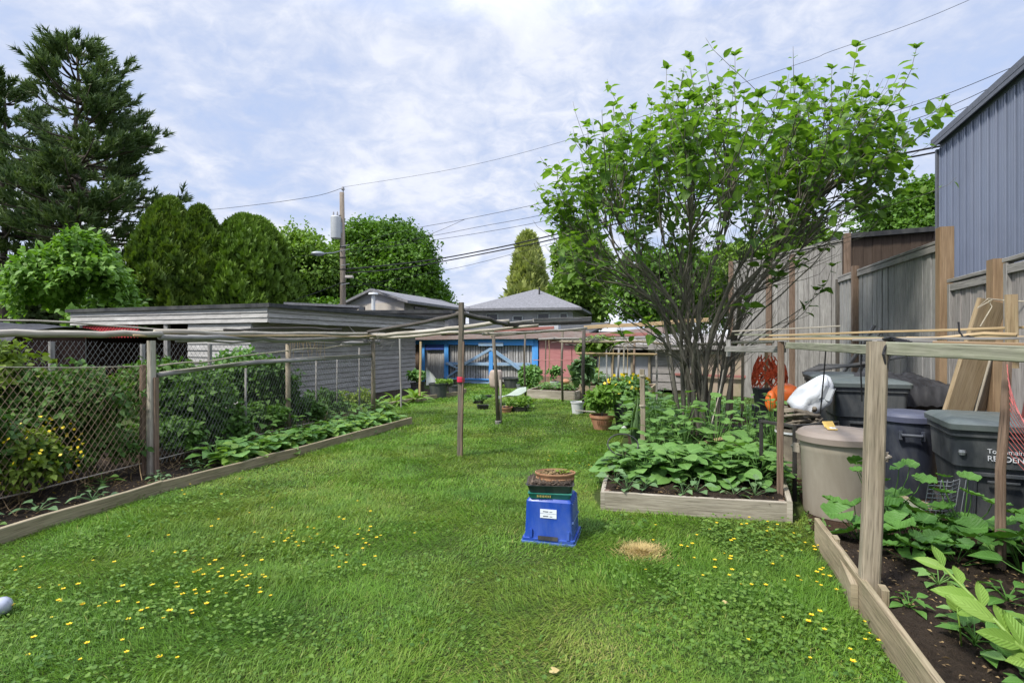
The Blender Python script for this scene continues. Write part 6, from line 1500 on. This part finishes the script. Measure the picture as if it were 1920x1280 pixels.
for k in range(22):
    a0 = r.uniform(0, 6.28); rr = r.uniform(.08, .23); zz = .50 + .012 * k + r.uniform(-.02, .02)
    mb.tube([c + Vector((.04 + (rr + .02 * math.sin(3 * a + k)) * math.cos(a + a0), (rr + .02 * math.cos(2 * a)) * math.sin(a + a0), zz + .03 * math.sin(2 * a + k))) for a in np.linspace(0, r.uniform(2.5, 5.5), 12)], r.uniform(.012, .024), 6)
tag(mb.build('burlap_coil', 'burlap', loc=rise(c, .5), smooth=True), 'heap of dirty twisted burlap strips on the pale bucket', 'burlap')
o = lump('plastic_bag', 'stuffed white plastic bag with a grey print resting on the burlap', 'bag', c + Vector((.10, .06, .62)), (.19, .14, .25), 'bag_white', 3, .30, 40, 1.25, R(-20), lean=(.42, 0))
m_ = Matrix.Translation(c + Vector((.20, -.12, .92))) @ Matrix.Rotation(R(-20), 4, 'Z') @ Matrix.Rotation(R(80), 4, 'X')
mb = MB(); mb.sheet(lambda u, v: m_ @ Vector((-.02 + .12 * u + .05 * v, -.05 + .13 * v + .02 * math.sin(u * 6), .012 + .012 * math.sin(u * 9))), 6, 4); mb.build('print', 'bag_grey', o)
o = lump('orange_ball', 'bright orange rounded plastic float behind the brown post', 'float', P(1473, 764, 7.4), (.19, .19, .17), 'orange_plastic', 8, .05, 30, .9)
c = P(1441, 760, 8.0); c.z = 0
t = thing('crate_stack', 'stack of dark crates under the orange netting', 'crates', c)
for k in range(3):
    MB().rings([(.27 * k + .01, .40, .32, .03), (.27 * k + .24, .46, .37, .03), (.27 * k + .26, .48, .39, .03)], rotz(c + Vector((.02 * k, 0, 0)), R(-20 + 5 * k))).build('crate', 'dark_tub', t, smooth=35)
o = lump('orange_bucket', 'orange plastic bag sagging low between the two brown posts', 'bag', P(1446, 772, 7.0), (.07, .07, .14), 'orange_plastic', 12, .12, 24)
mb = MB(); c = P(1443, 705, 8.0); c.z = .80; r = random.Random(9)
for k in range(110):
    a = r.uniform(0, 6.28); b = a + r.choice((-1, 1)) * r.uniform(.5, 1.1); z0, z1 = r.uniform(.0, .25), r.uniform(.2, .5); rr = lambda z: .25 * (1 - (z / .62) ** 2) ** .5
    mb.tube([c + Vector((rr(z0) * math.cos(a), rr(z0) * .8 * math.sin(a), z0)), c + Vector((rr((z0 + z1) / 2) * math.cos((a + b) / 2) * 1.05, rr((z0 + z1) / 2) * .84 * math.sin((a + b) / 2), (z0 + z1) / 2)), c + Vector((rr(z1) * math.cos(b), rr(z1) * .8 * math.sin(b), z1))], .009, 4)
tag(mb.build('orange_netting', 'orange_net', loc=c), 'bundled orange-red plastic netting on the dark crates', 'netting')
# black tarp on a storage box
c = W(2.15, 7.9); t = thing('storage_box', 'low black storage box against the fence under the black tarp', 'box', c)
MB().rings([(.01, .8, .9, .03), (.90, .84, .95, .03), (.93, .86, .97, .03)], rotz(c, math.atan2(CX.y, CX.x))).build('body', 'black_plastic', t, smooth=35)
def heap(u, v):
    q = c + CX * ((u - .5) * 1.0) + AX * ((v - .5) * 1.5); e = min(u, 1 - u, v, 1 - v)
    return (q.x, q.y, .95 + .17 * min(1, e * 5) * (.7 + .3 * math.sin(u * 5 + v * 3)) + .022 * abs(math.sin(u * 31 + v * 6 + 2 * math.sin(v * 5))) + .02 * abs(math.sin(v * 17 - u * 7)) - (.2 if e < .001 else 0))
tag(MB().sheet(heap, 34, 44).build('black_tarp', 'tarp_black', loc=rise(c, 1), smooth=True), 'crumpled black plastic sheeting heaped on the storage box', 'tarp')
mb = MB()
for k in range(7): mb.tube([W(1.35 + .04 * k, 9.3 + .02 * k, 1.02 + .02 * k), W(2.0 + .03 * k, 9.0, 1.16 + .025 * math.sin(k)), W(2.5, 8.6 + .05 * k, 1.3)], .016, 6)
tag(mb.build('pole_bundle', 'grey_wood', loc=W(2, 9, 1)), 'bundle of thin grey sticks laid on top of the far bins', 'sticks')
for k, (a, b, lab) in enumerate(((W(1.5, 9.6, .2), W(2.45, 9.9, 1.75), 'grey pole leaning against the fence behind the white bag'), (W(1.75, 9.4, .2), W(2.5, 9.75, 1.7), 'second grey pole leaning close beside the first behind the white bag'))):
    pole(lab, [a, b], .028, 'grey_wood')
c = P(1755, 990, 3.9); c.z = .06
mb = MB()
for k in range(15): mb.tube([c + Vector((-.13 + .006 * k, 0, .03 * k)), c + Vector((0 + .006 * k, -.03, .03 * k)), c + Vector((.14 + .006 * k, .06, .03 * k))], .003, 4)
for k in range(7): mb.tube([c + Vector((-.13 + .045 * k, -.01, 0)), c + Vector((-.05 + .045 * k, 0, .43))], .003, 4)
tag(mb.build('wire_grid', 'galvanised', loc=c), 'rusty grey wire grid leaning on the foot of the lettered bin', 'wire grid')
tag(MB().beam(P(1655, 922, 4.5), P(1748, 950, 4.3), .05, .04, seg=2).build('scrap_board', 'bed_wood_old', loc=P(1655, 922, 4.5)), 'scrap board lying at the foot of the navy bin', 'board')
tag(MB().beam(P(1640, 905, 4.9), P(1725, 958, 4.1), .06, .025, seg=2).build('scrap_board', 'mossy_beam', loc=P(1640, 905, 4.9)), 'mossy scrap board slanting before the navy bin', 'board')

# ------------------------------------------------------------------ crate tower on the lawn
CB = Vector(((1036 - 960) * 4.1 / 1000, 4.12, 0)); RC = R(-15)
t = thing('plastic_crate', 'upturned blue plastic crate standing on the lawn', 'crate', CB)
M = rotz(CB, RC); W0, D0, W1, D1, H = .395, .36, .342, .315, .325
MB().rings([(.0, W0, D0, .02), (.035, W0, D0, .02), (.038, W0 - .025, D0 - .025, .02), (.07, W0 - .035, D0 - .035, .02), (H - .02, W1, D1, .02), (H, W1 - .03, D1 - .03, .02)], M).build('body', 'crate_blue', t, smooth=35)
MB().rings([(-.005, W0 + .016, D0 + .016, .02), (.014, W0 + .016, D0 + .016, .02), (.016, W0 + .004, D0 + .004, .02)], M, capb=False, capt=False).build('rim', 'crate_edge', t, smooth=35)
fr = lambda x, z, o=.001: M @ Vector((x, -(D0 / 2 - .0175 - (D0 - .035 - D1) / 2 * (z - .07) / (H - .09)) - o, z))
fs = lambda y, z, o=.001: M @ Vector(((W0 / 2 - .0175 - (W0 - .035 - W1) / 2 * (z - .07) / (H - .09)) + o, y, z))
def patch(q00, q10, q11, q01, name, mat, parent, th=.003):
    mb = MB(); n = (q10 - q00).cross(q01 - q00).normalized() * th; mb.v = [tuple(p) for p in (q00, q10, q11, q01)] + [tuple(p + n) for p in (q00, q10, q11, q01)]
    mb.face((3, 2, 1, 0)); mb.face((4, 5, 6, 7)); [mb.face((i, (i + 1) % 4, 4 + (i + 1) % 4, 4 + i)) for i in range(4)]; return mb.build(name, mat, parent)
for k, z in enumerate((.188, .222)):
    s = patch(fr(-.062, z), fr(.062, z), fr(.062, z + .031), fr(-.062, z + .031), 'sticker', 'sticker', t)
    for a, b, h in ((-.04, .0, .006), (.01, .03, .004)): patch(fr(a, z + .011, .004), fr(b, z + .011, .004), fr(b, z + .011 + h, .004), fr(a, z + .011 + h, .004), 'print', 'ink', s, .001)
patch(fr(-.075, .030, .020), fr(.075, .030, .020), fr(.075, .058, .014), fr(-.075, .058, .014), 'hand_slot', 'black_plastic', t)
for x in (-.13, .15): MB().beam(fr(x, .04, .012), fr(x, .10, .006), .022, .012, up=AX).build('latch', 'crate_blue', t)
s = MB(); 
for y in (-.12, -.07, -.02, .03, .08): s.beam(fs(y, .06, .004), fs(y, H - .03, .004), .012, .010, up=CX)
s.beam(fs(-.15, .16, .004), fs(.14, .16, .004), .012, .014); s.build('side_rib', 'crate_side', t)
MB().rings([(.085, W0 - .05, .02, .009, .0, D0 / 2 - .02)], M)
top = CB + Vector((0, 0, H))
t = thing('plastic_tray', 'green plastic tray lying on the upturned blue crate', 'tray', top)
M2 = rotz(top + Vector((-.012, -.02, .003)), R(-9))
MB().rings([(0, .30, .25, .015), (.036, .325, .275, .015), (.038, .33, .28, .015)], M2).build('body', 'green_plastic', t, smooth=35)
mb = MB()
for k in range(9): mb.box(M2 @ Vector((-.09 + .012 * k, -.137, .02)), (.006, .003, .012 if k % 2 else .016), R(-9))
mb.build('lettering', 'gold_ink', t)
t = thing('seed_tray', 'black planting tray of dried brown stems on the green tray', 'tray', top + Vector((0, 0, .045)))
M3 = rotz(top + Vector((-.015, -.01, .046)), R(-6))
MB().rings([(0, .31, .25, .03), (.05, .345, .285, .03), (.056, .36, .30, .03), (.056, .335, .275, .03), (.04, .31, .25, .03)], M3).build('body', 'black_plastic', t, smooth=35)
fb = FB(); n = 700; p = np.stack([rng.uniform(-.155, .155, n), rng.uniform(-.125, .125, n), rng.uniform(.04, .07, n)], 1); a = rng.normal(np.pi / 2, .8, n)
p = np.array([M3 @ Vector(q) for q in p]); fb.add(T_BLADE, p, np.stack([np.cos(a), np.sin(a), rng.uniform(-.3, .15, n)], 1), np.tile((0, 0, 1.), (n, 1)), rng.uniform(.03, .075, n), wid=.010, rnd=rng.beta(1, 2.2, n)); fb.build('dried_stems', 'dead_stem', t, smooth=False)
bp = top + Vector((.025, .035, .085)); t = thing('planter', 'oval terracotta planter of dry leaves on top of the crate tower', 'planter', bp)
MB().lathe([(0, 0), (.125, 0), (.135, .006), (.142, .022), (.150, .026), (.150, .036), (.144, .040), (.154, .062), (.158, .066), (.158, .076), (.150, .078), (.146, .07), (.140, .058), (0, .058)], bp, 48, 1, .70, R(-5)).build('body', 'terracotta_old', t, smooth=30)
fb = FB(); n = 260; a = rng.uniform(0, 6.28, n); rr = np.sqrt(rng.random(n)) * .13; p = np.stack([bp.x + rr * np.cos(a), bp.y + rr * .68 * np.sin(a), bp.z + rng.uniform(.058, .078, n)], 1)
fb.add(T_OVATE, p, np.stack([np.cos(a * 3), np.sin(a * 3), rng.uniform(-.1, .4, n)], 1), rdir(n, 1.5), rng.uniform(.015, .04, n)); fb.build('dry_leaves', 'dry_leaf', t)
fb = FB(); n = 14; a = rng.uniform(0, 6.28, n); p = np.stack([bp.x + .06 + .03 * np.cos(a), bp.y - .01 + .02 * np.sin(a), bp.z + .075 + .01 * rng.random(n)], 1); fb.add(T_OVATE, p, np.stack([np.cos(a), np.sin(a), np.full(n, .3)], 1), rdir(n, 1.5), .04, rng.uniform(.5, 1, n)); fb.build('seedling', 'yellowgreen_leaf', t)

# ------------------------------------------------------------------ pots and clutter
def pot(name, label, c, r0, r1, H, mat, rim=.02, cat='pot', soil=True):
    c = Vector(c); t = thing(name, label, cat, c)
    MB().lathe([(0, 0), (r0, 0), (r1 * .93, H - rim * 1.6), (r1, H - rim * 1.5), (r1 * 1.02, H), (r1 * .92, H), (r1 * .88, H - rim * 2), (0, H - rim * 2)], c, 32).build('body', mat, t, smooth=30)
    if soil: MB().lathe([(r1 * .88, H - rim * 1.7), (r1 * .4, H - rim * 1.4), (0, H - rim * 1.3)], c, 20).build('soil', 'soil', t)
    return t
g = G(1131, 806) + Vector((0, .12, 0))
t = pot('flower_pot', 'ribbed terracotta pot with a leafy green plant on the lawn edge', g, .135, .215, .245, 'terracotta', .03)
mb = MB()
for k in range(9):
    a = -math.pi / 2 - .6 + k * .15; q = Vector((math.cos(a), math.sin(a), 0)); mb.beam(g + q * .175 + Vector((0, 0, .09)), g + q * .195 + Vector((0, 0, .165)), .008, .012, up=q)
mb.build('fluting', 'terracotta', t)
crown_fb((g.x, g.y, .47), (.31, .26, .24), 12, 620, .12, T_OVATE, lobe_r=.45, seed=81, gaps=.12, inner=.3).build('foliage', 'bush_leaf', t)
mb = MB(); [mb.tube(bez(g + Vector((0, 0, .2)), g + Vector((0, 0, .3)), g + Vector((.1 * math.cos(k), .1 * math.sin(k), .38)), g + Vector((.2 * math.cos(k), .2 * math.sin(k), .5)), 4), .006, 5, .003) for k in range(7)]; mb.build('stem', 'bark', t)
g = G(1184, 806) + Vector((0, .25, 0)); t = pot('plant_tub', 'large dark grey tub behind the split stake', g, .20, .275, .42, 'dark_tub', .03, 'tub')
fb = FB(); n = 120; a = rng.uniform(0, 6.28, n); fb.add(T_STRAP, np.stack([G(1196, 850).x + .05 * np.cos(a), G(1196, 850).y + .05 * np.sin(a), np.full(n, .02)], 1), np.stack([np.cos(a) * .35, np.sin(a) * .35, np.ones(n)], 1), np.stack([np.cos(a), np.sin(a), np.full(n, -.3)], 1), rng.uniform(.35, .75, n), wid=rng.uniform(.12, .22, n))
tag(fb.build('grass_clump', 'blue_leaf', loc=G(1196, 850)), 'clump of long thin grassy leaves in front of the dark tub', 'plant')
tag(lump('white_stone', 'small white stone by the grassy clump', 'stone', G(1170, 812), (.05, .05, .06), 'white_plastic', 4, .05), None)
g = G(1083, 775); t = pot('bucket', 'small white plastic bucket next to the terracotta pot', g, .11, .145, .25, 'white_plastic', .02, 'bucket')
tag(MB().beam(P(1080, 769, 10.9), P(1118, 772, 10.4), .04, .02).build('short_board', 'pole_wood', loc=P(1080, 769, 10.9)), 'short pale board set on the ground by the white bucket', 'board')
g = G(1150, 858); t = thing('watering_ring', 'black plastic hoop half hidden in the plants of the raised bed', 'hoop', g)
MB().tube([P(1168, 833, 5.6) + Vector((.16 * math.cos(a), .06 * math.sin(a), .10 * math.sin(a))) for a in np.linspace(0, 2 * math.pi, 25)[:-1]], .008, 6, closed=True).build('ring', 'black_plastic', t)

pot('plant_pot', 'black pot standing at the corner of the grey garage', G(822, 746), .20, .26, .40, 'dark_tub')
pot('plant_pot', 'smaller black pot left of the grey garage corner pots', G(783, 740), .17, .21, .34, 'black_plastic')
pot('plant_pot', 'black pot on the lane side of the garage corner pots', G(843, 735) + Vector((0, .3, 0)), .16, .2, .36, 'black_plastic')
pot('plant_pot', 'square-shouldered dark pot just behind the centre post', G(852, 741), .15, .17, .28, 'dark_tub')
bush('potted_plant', 'leafy sprig growing from the smaller black pot', 'plant', rise(G(783, 740), .3), (.3, .22, .2), 160, .13, 'bean_leaf', 82, lobes=6, stems=3)
q = P(806, 722, 14.3); mb = MB(); 
def sail(u, v): 
    w_ = (1 - v) ** .8; return q + Vector((-.12 + .36 * u * w_ + .02, .06 * math.sin(u * 3), .46 * v + .04 * u * (1 - v)))
mb.sheet(sail, 8, 10); mb.sheet(lambda u, v: Vector(sail(1 - u, v)) + Vector((0, .012, 0)), 8, 10)
tag(mb.build('frost_cloth', 'fabric_white', loc=q, smooth=True), 'white pointed sheet standing up among the black pots', 'sheet')
q = P(832, 719, 14.2); t = thing('seedling_tray', 'tray of yellow-green seedlings on top of the black pots', 'tray', q)
MB().rings([(-.06, .42, .26, .02), (0.0, .48, .3, .02)], rotz(q, R(-10))).build('body', 'black_plastic', t)
n = 300; FB().add(T_OVATE, np.stack([q.x + rng.uniform(-.22, .22, n), q.y + rng.uniform(-.13, .13, n), q.z + rng.uniform(0, .10, n)], 1), rdir(n, .6), rdir(n, 1), .06).build('seedlings', 'bright_leaf', t)
# on the lawn near the far post
def trayish(name, label, u, v, sx, sy, h, mat, rot=0, cat='tray'):
    g = G(u, v); t = thing(name, label, cat, g); M = rotz(g, R(rot))
    MB().rings([(.005, sx, sy, .02), (h, sx * 1.12, sy * 1.12, .02), (h + .008, sx * 1.18, sy * 1.18, .02), (h + .008, sx * 1.05, sy * 1.05, .02), (h * .5, sx * .98, sy * .98, .02)], M).build('body', mat, t, smooth=35)
    return t, g
trayish('plant_tray', 'small black tray of seedlings on the lawn, nearest of three', 905, 767, .22, .2, .09, 'black_plastic', 10)
t, g = trayish('plant_tray', 'black tray of seedlings between the two others on the lawn', 897, 757, .2, .16, .08, 'black_plastic', -15)
trayish('plant_tray', 'farthest small black tray lying on the lawn', 912, 746, .25, .15, .07, 'dark_tub', 0)
n = 80; FB().add(T_OVATE, np.stack([g.x + rng.uniform(-.12, .2, n), g.y + rng.uniform(-.1, .1, n), rng.uniform(.08, .2, n)], 1), rdir(n, .6), rdir(n, 1), .07).build('seedlings', 'bean_leaf', t)
t, g = trayish('plant_tray', 'wide black tray right of the thin twin post', 968, 771, .46, .34, .11, 'black_plastic', -8)
n = 160; FB().add(T_OVATE, np.stack([g.x + rng.uniform(-.2, .25, n), g.y + rng.uniform(-.12, .12, n), rng.uniform(.1, .26, n)], 1), rdir(n, .6), rdir(n, 1), .09).build('seedlings', 'bright_leaf', t)
pot('flower_pot', 'reddish shallow pot at the foot of the thin twin post', G(946, 773), .14, .17, .12, 'terracotta', .02)
q = G(958, 760); mb = MB()
def sheet2(u, v): return q + Vector((-.36 + .72 * u, -.05 + .34 * v, .10 + .26 * u * (1 - .3 * v) + .10 * v + .05 * math.sin(u * 6 + v * 3)))
mb.sheet(sheet2, 12, 6); mb.sheet(lambda u, v: sheet2(1 - u, v) - Vector((0, 0, .008)), 12, 6)
tag(mb.build('frost_cloth', 'cloth_green', loc=q, smooth=True), 'pale greenish sheet propped over the trays on the lawn', 'sheet')
g = G(930, 727); o = lump('grow_sack', 'tall pale sack standing before the blue gate', 'sack', g, (.22, .18, .29), 'burlap', 21, .08, 24, .25); o.data.materials[0] = MATS['faded_board'] if False else MATS['fabric_white']; 
plain('sack_cloth', (.42, .34, .29), .9, .1, var=.12, scale=8); o.data.materials[0] = MATS['sack_cloth']
g = G(963, 727); pot('plant_tub', 'wide dark tub in front of the right blue gate leaf', g, .28, .36, .34, 'dark_tub', .03, 'tub')
g = G(975, 731); t = pot('plant_pot', 'small grey pot before the wide dark tub', g, .09, .12, .18, 'galvanised')
g = P(1062, 730, 14.0); lump('red_ball', 'small red-brown bowl among the seedlings of the low box', 'bowl', P(1060, 720, 14.2), (.12, .1, .07), 'terracotta', 5, .03)
for (x, y, h, lab) in ((2.3, 14.2, 1.25, 'bamboo cane standing in the tall box bed, nearest the pole frame'), (2.65, 14.1, 1.4, 'bamboo cane in the middle of the tall box bed'), (3.0, 13.95, 1.3, 'bamboo cane at the tree end of the tall box bed'), (1.0, 14.4, 1.3, 'thin cane among the seedlings of the low box bed')):
    tag(MB().tube([(x, y, .25), (x + .02, y, .25 + h * .5), (x + random.uniform(-.06, .06), y, .25 + h)], .012, 6, .008).build('bamboo_cane', 'tan_wood', loc=(x, y, .25)), lab, 'cane')
pot('plant_pot', 'terracotta pot tucked beside the wide dark tub at the gate', (.35, 17.3, 0), .12, .16, .22, 'terracotta')
pot('plant_pot', 'pale plastic pot at the foot of the faded red wall', (1.35, 16.6, 0), .13, .17, .26, 'white_plastic')
bush('potted_plant', 'leafy plant rising above the pale plastic pot by the red wall', 'plant', (1.35, 16.6, .2), (.3, .25, .28), 240, .12, 'bean_leaf', 83, lobes=7, stems=3)
bush('leafy_plant', 'bushy plant at the foot of the pier by the white panels', 'plant', (2.3, 15.6, 0), (.35, .3, .4), 420, .13, 'light_leaf', 84, lobes=8, stems=3)
bush('leafy_plant', 'low bright plant on the grass beside the wide black tray', 'plant', (.28, 11.9, 0), (.22, .2, .12), 160, .10, 'bush_leaf', 85, lobes=6, stems=2)
# bottle at the left edge
c = G(-8, 1158) + Vector((-.03, 0, .045)); t = thing('plastic_bottle', 'silver-grey plastic bottle lying in the grass at the edge', 'bottle', c)
MB().lathe([(0, -.10), (.04, -.098), (.048, -.08), (.048, .05), (.045, .07), (.03, .088), (0, .095)], (0, 0, 0), 28).build('body', 'silver_plastic', t, local=True, smooth=True); t.rotation_euler = (R(78), R(0), R(112))
MB().lathe([(.0485, -.04), (.0495, -.038), (.0495, .02), (.0485, .022)], (0, 0, 0), 28).build('paper_band', 'sticker', t, local=True, smooth=True)

# ------------------------------------------------------------------ utility pole and wires
U = Vector(((643 - 960) * 25 / 1000, 25, 0))
t = thing('utility_pole', 'tall weathered utility pole with a grey transformer behind the garage', 'utility pole', U)
MB().tube([U, rise(U, 4.5), P(641, 361, 25)], .15, 12, .105).build('pole', 'utility_wood', t, smooth=True)
q = P(630, 447, 24.9); MB().lathe([(0, 0), (.235, 0), (.24, .03), (.24, .98), (.2, 1.04), (0, 1.06)], q, 24).build('transformer', 'transformer', t, smooth=30)
tr = bpy.data.objects['transformer']
for dx in (-.1, .08): MB().lathe([(.04, 0), (.03, .05), (.045, .07), (.03, .1), (.04, .13), (.015, .2)], q + Vector((dx, -.05, 1.05)), 10).build('bushing', 'stucco_grey', tr, smooth=True)
MB().beam(q + Vector((.15, 0, .5)), q + Vector((.30, 0, .5)), .05, .5).build('bracket', 'galvanised', t)
MB().beam(P(641, 361, 25) + Vector((.04, 0, -.1)), P(643, 352, 25) + Vector((.04, 0, 0)), .04, .04, up=AX).build('pin', 'galvanised', t)
MB().lathe([(.05, 0), (.09, .05), (.05, .1), (.07, .14), (0, .2)], P(643, 357, 25), 12).build('insulator', 'stucco_grey', t, smooth=True)
MB().tube([P(640, 404, 24.8), P(624, 404, 24.8), P(624, 412, 24.8)], .018, 6).build('bracket', 'dark_metal', t)
MB().tube([P(640, 470, 24.9), P(625, 474, 24.2), P(608, 475, 23.6)], .022, 8).build('lamp_arm', 'galvanised', t)
c = P(596, 476, 23.4); MB().lathe([(0, -.10), (.16, -.07), (.27, 0), (.22, .07), (.1, .11), (0, .12)], c, 20, 1.15, .55, R(12)).build('lamp_head', 'galvanised', t, smooth=True)
MB().box(P(655, 519, 24.8), (.34, .2, .12), 0, .02).build('junction_box', 'stucco_cream', t); 
for v in (463, 483, 505, 531): MB().lathe([(.142, -.03), (.155, 0), (.142, .03)], P(643, v, 25), 12).build('band', 'dark_metal', t)
for v in (462, 470, 498, 534): MB().tube([P(640, v, 24.8), P(655, v - 3, 24.6)], .02, 5).build('step_bolt', 'galvanised', t)
def wire(label, pts, r=.011, mat='black_cable'):
    pts = [Vector(p) for p in pts]; out = []
    n = len(pts)
    for i in range(n - 1):   # smooth curve through the points
        p0 = pts[max(0, i - 1)]; p1 = pts[i]; p2 = pts[i + 1]; p3 = pts[min(n - 1, i + 2)]
        for k in range(6):
            u = k / 6; out.append(.5 * ((2 * p1) + (p2 - p0) * u + (2 * p0 - 5 * p1 + 4 * p2 - p3) * u * u + (3 * p1 - p0 - 3 * p2 + p3) * u ** 3))
    out.append(pts[-1]); tag(MB().tube(out, r, 5).build('power_line', mat, loc=pts[0]), label, 'wire')
wire('topmost thin wire running from the utility pole up over the bare-branched tree', [P(643, 351, 25), P(860, 315, 22), P(1087, 256, 19), P(1480, 126, 15.5), P(1560, 96, 14.8), P(1760, 25, 13.4), P(2100, -130, 11.5)], .006)
wire('thin wire sloping from the utility pole down to the cedar tops', [P(641, 353, 25), P(590, 368, 26), P(480, 384, 28), P(360, 395, 31), P(200, 396, 36)], .011)
wire('thin wire passing low in front of the two cedars', [P(640, 470, 25), P(500, 488, 23), P(330, 495, 22), P(240, 494, 21.5), P(-40, 480, 20.5)], .009)
wire('upper of the two thick black cables right of the round maple', [P(646, 505, 25), P(740, 496, 24.4), P(830, 484, 24), P(940, 463, 22.5), P(1040, 440, 21.5), P(1300, 375, 19), P(1520, 322, 17), P(1764, 274, 14.5), P(2050, 212, 12)], .028)
wire('lower of the two thick black cables right of the round maple', [P(646, 512, 25), P(740, 505, 24.4), P(830, 490, 24), P(940, 469, 22.5), P(1040, 448, 21.5), P(1300, 384, 19), P(1520, 331, 17), P(1764, 284, 14.5), P(2050, 226, 12)], .026)
wire('thin line above the thick cables meeting a drop wire', [P(646, 462, 25), P(760, 432, 24), P(872, 411, 22.6), P(1020, 380, 20.8), P(1300, 312, 18), P(1690, 205, 15), P(1920, 118, 13.4), P(2100, 50, 12)], .009)
wire('second thin line right of the white cloud peak', [P(646, 468, 25), P(800, 444, 24), P(900, 425, 22.4), P(1035, 399, 20.7), P(1300, 335, 18), P(1690, 232, 15), P(1920, 136, 13.2), P(2100, 66, 12)], .009)
wire('third thin line right of the white cloud peak', [P(646, 474, 25), P(800, 452, 24), P(910, 435, 22.4), P(1040, 410, 20.7), P(1300, 345, 18), P(1690, 246, 15), P(1920, 152, 13.2), P(2100, 80, 12)], .009)
wire('slack drop wire falling to the white house', [P(655, 519, 24.8), P(690, 535, 25), P(730, 556, 25.6), P(756, 563, 26)], .011)
wire('slack drop wire falling toward the bungalow roof', [P(655, 519, 24.8), P(668, 512, 24.9), P(700, 530, 26), P(780, 553, 29), P(890, 578, 32)], .010)
wire('drop wire from the pole down to the lane garage roof', [P(640, 530, 25), P(600, 546, 24), P(560, 560, 23), P(530, 574, 22)], .011)
wire('thin slanting line crossing between the maple and the cloud peak', [P(872, 411, 22.6), P(820, 434, 23), P(760, 455, 24), P(700, 470, 25)], .008)
wire('faint line below the thick cables near the gold conifer', [P(646, 540, 25), P(760, 520, 24), P(880, 497, 23), P(1040, 455, 21)], .008)
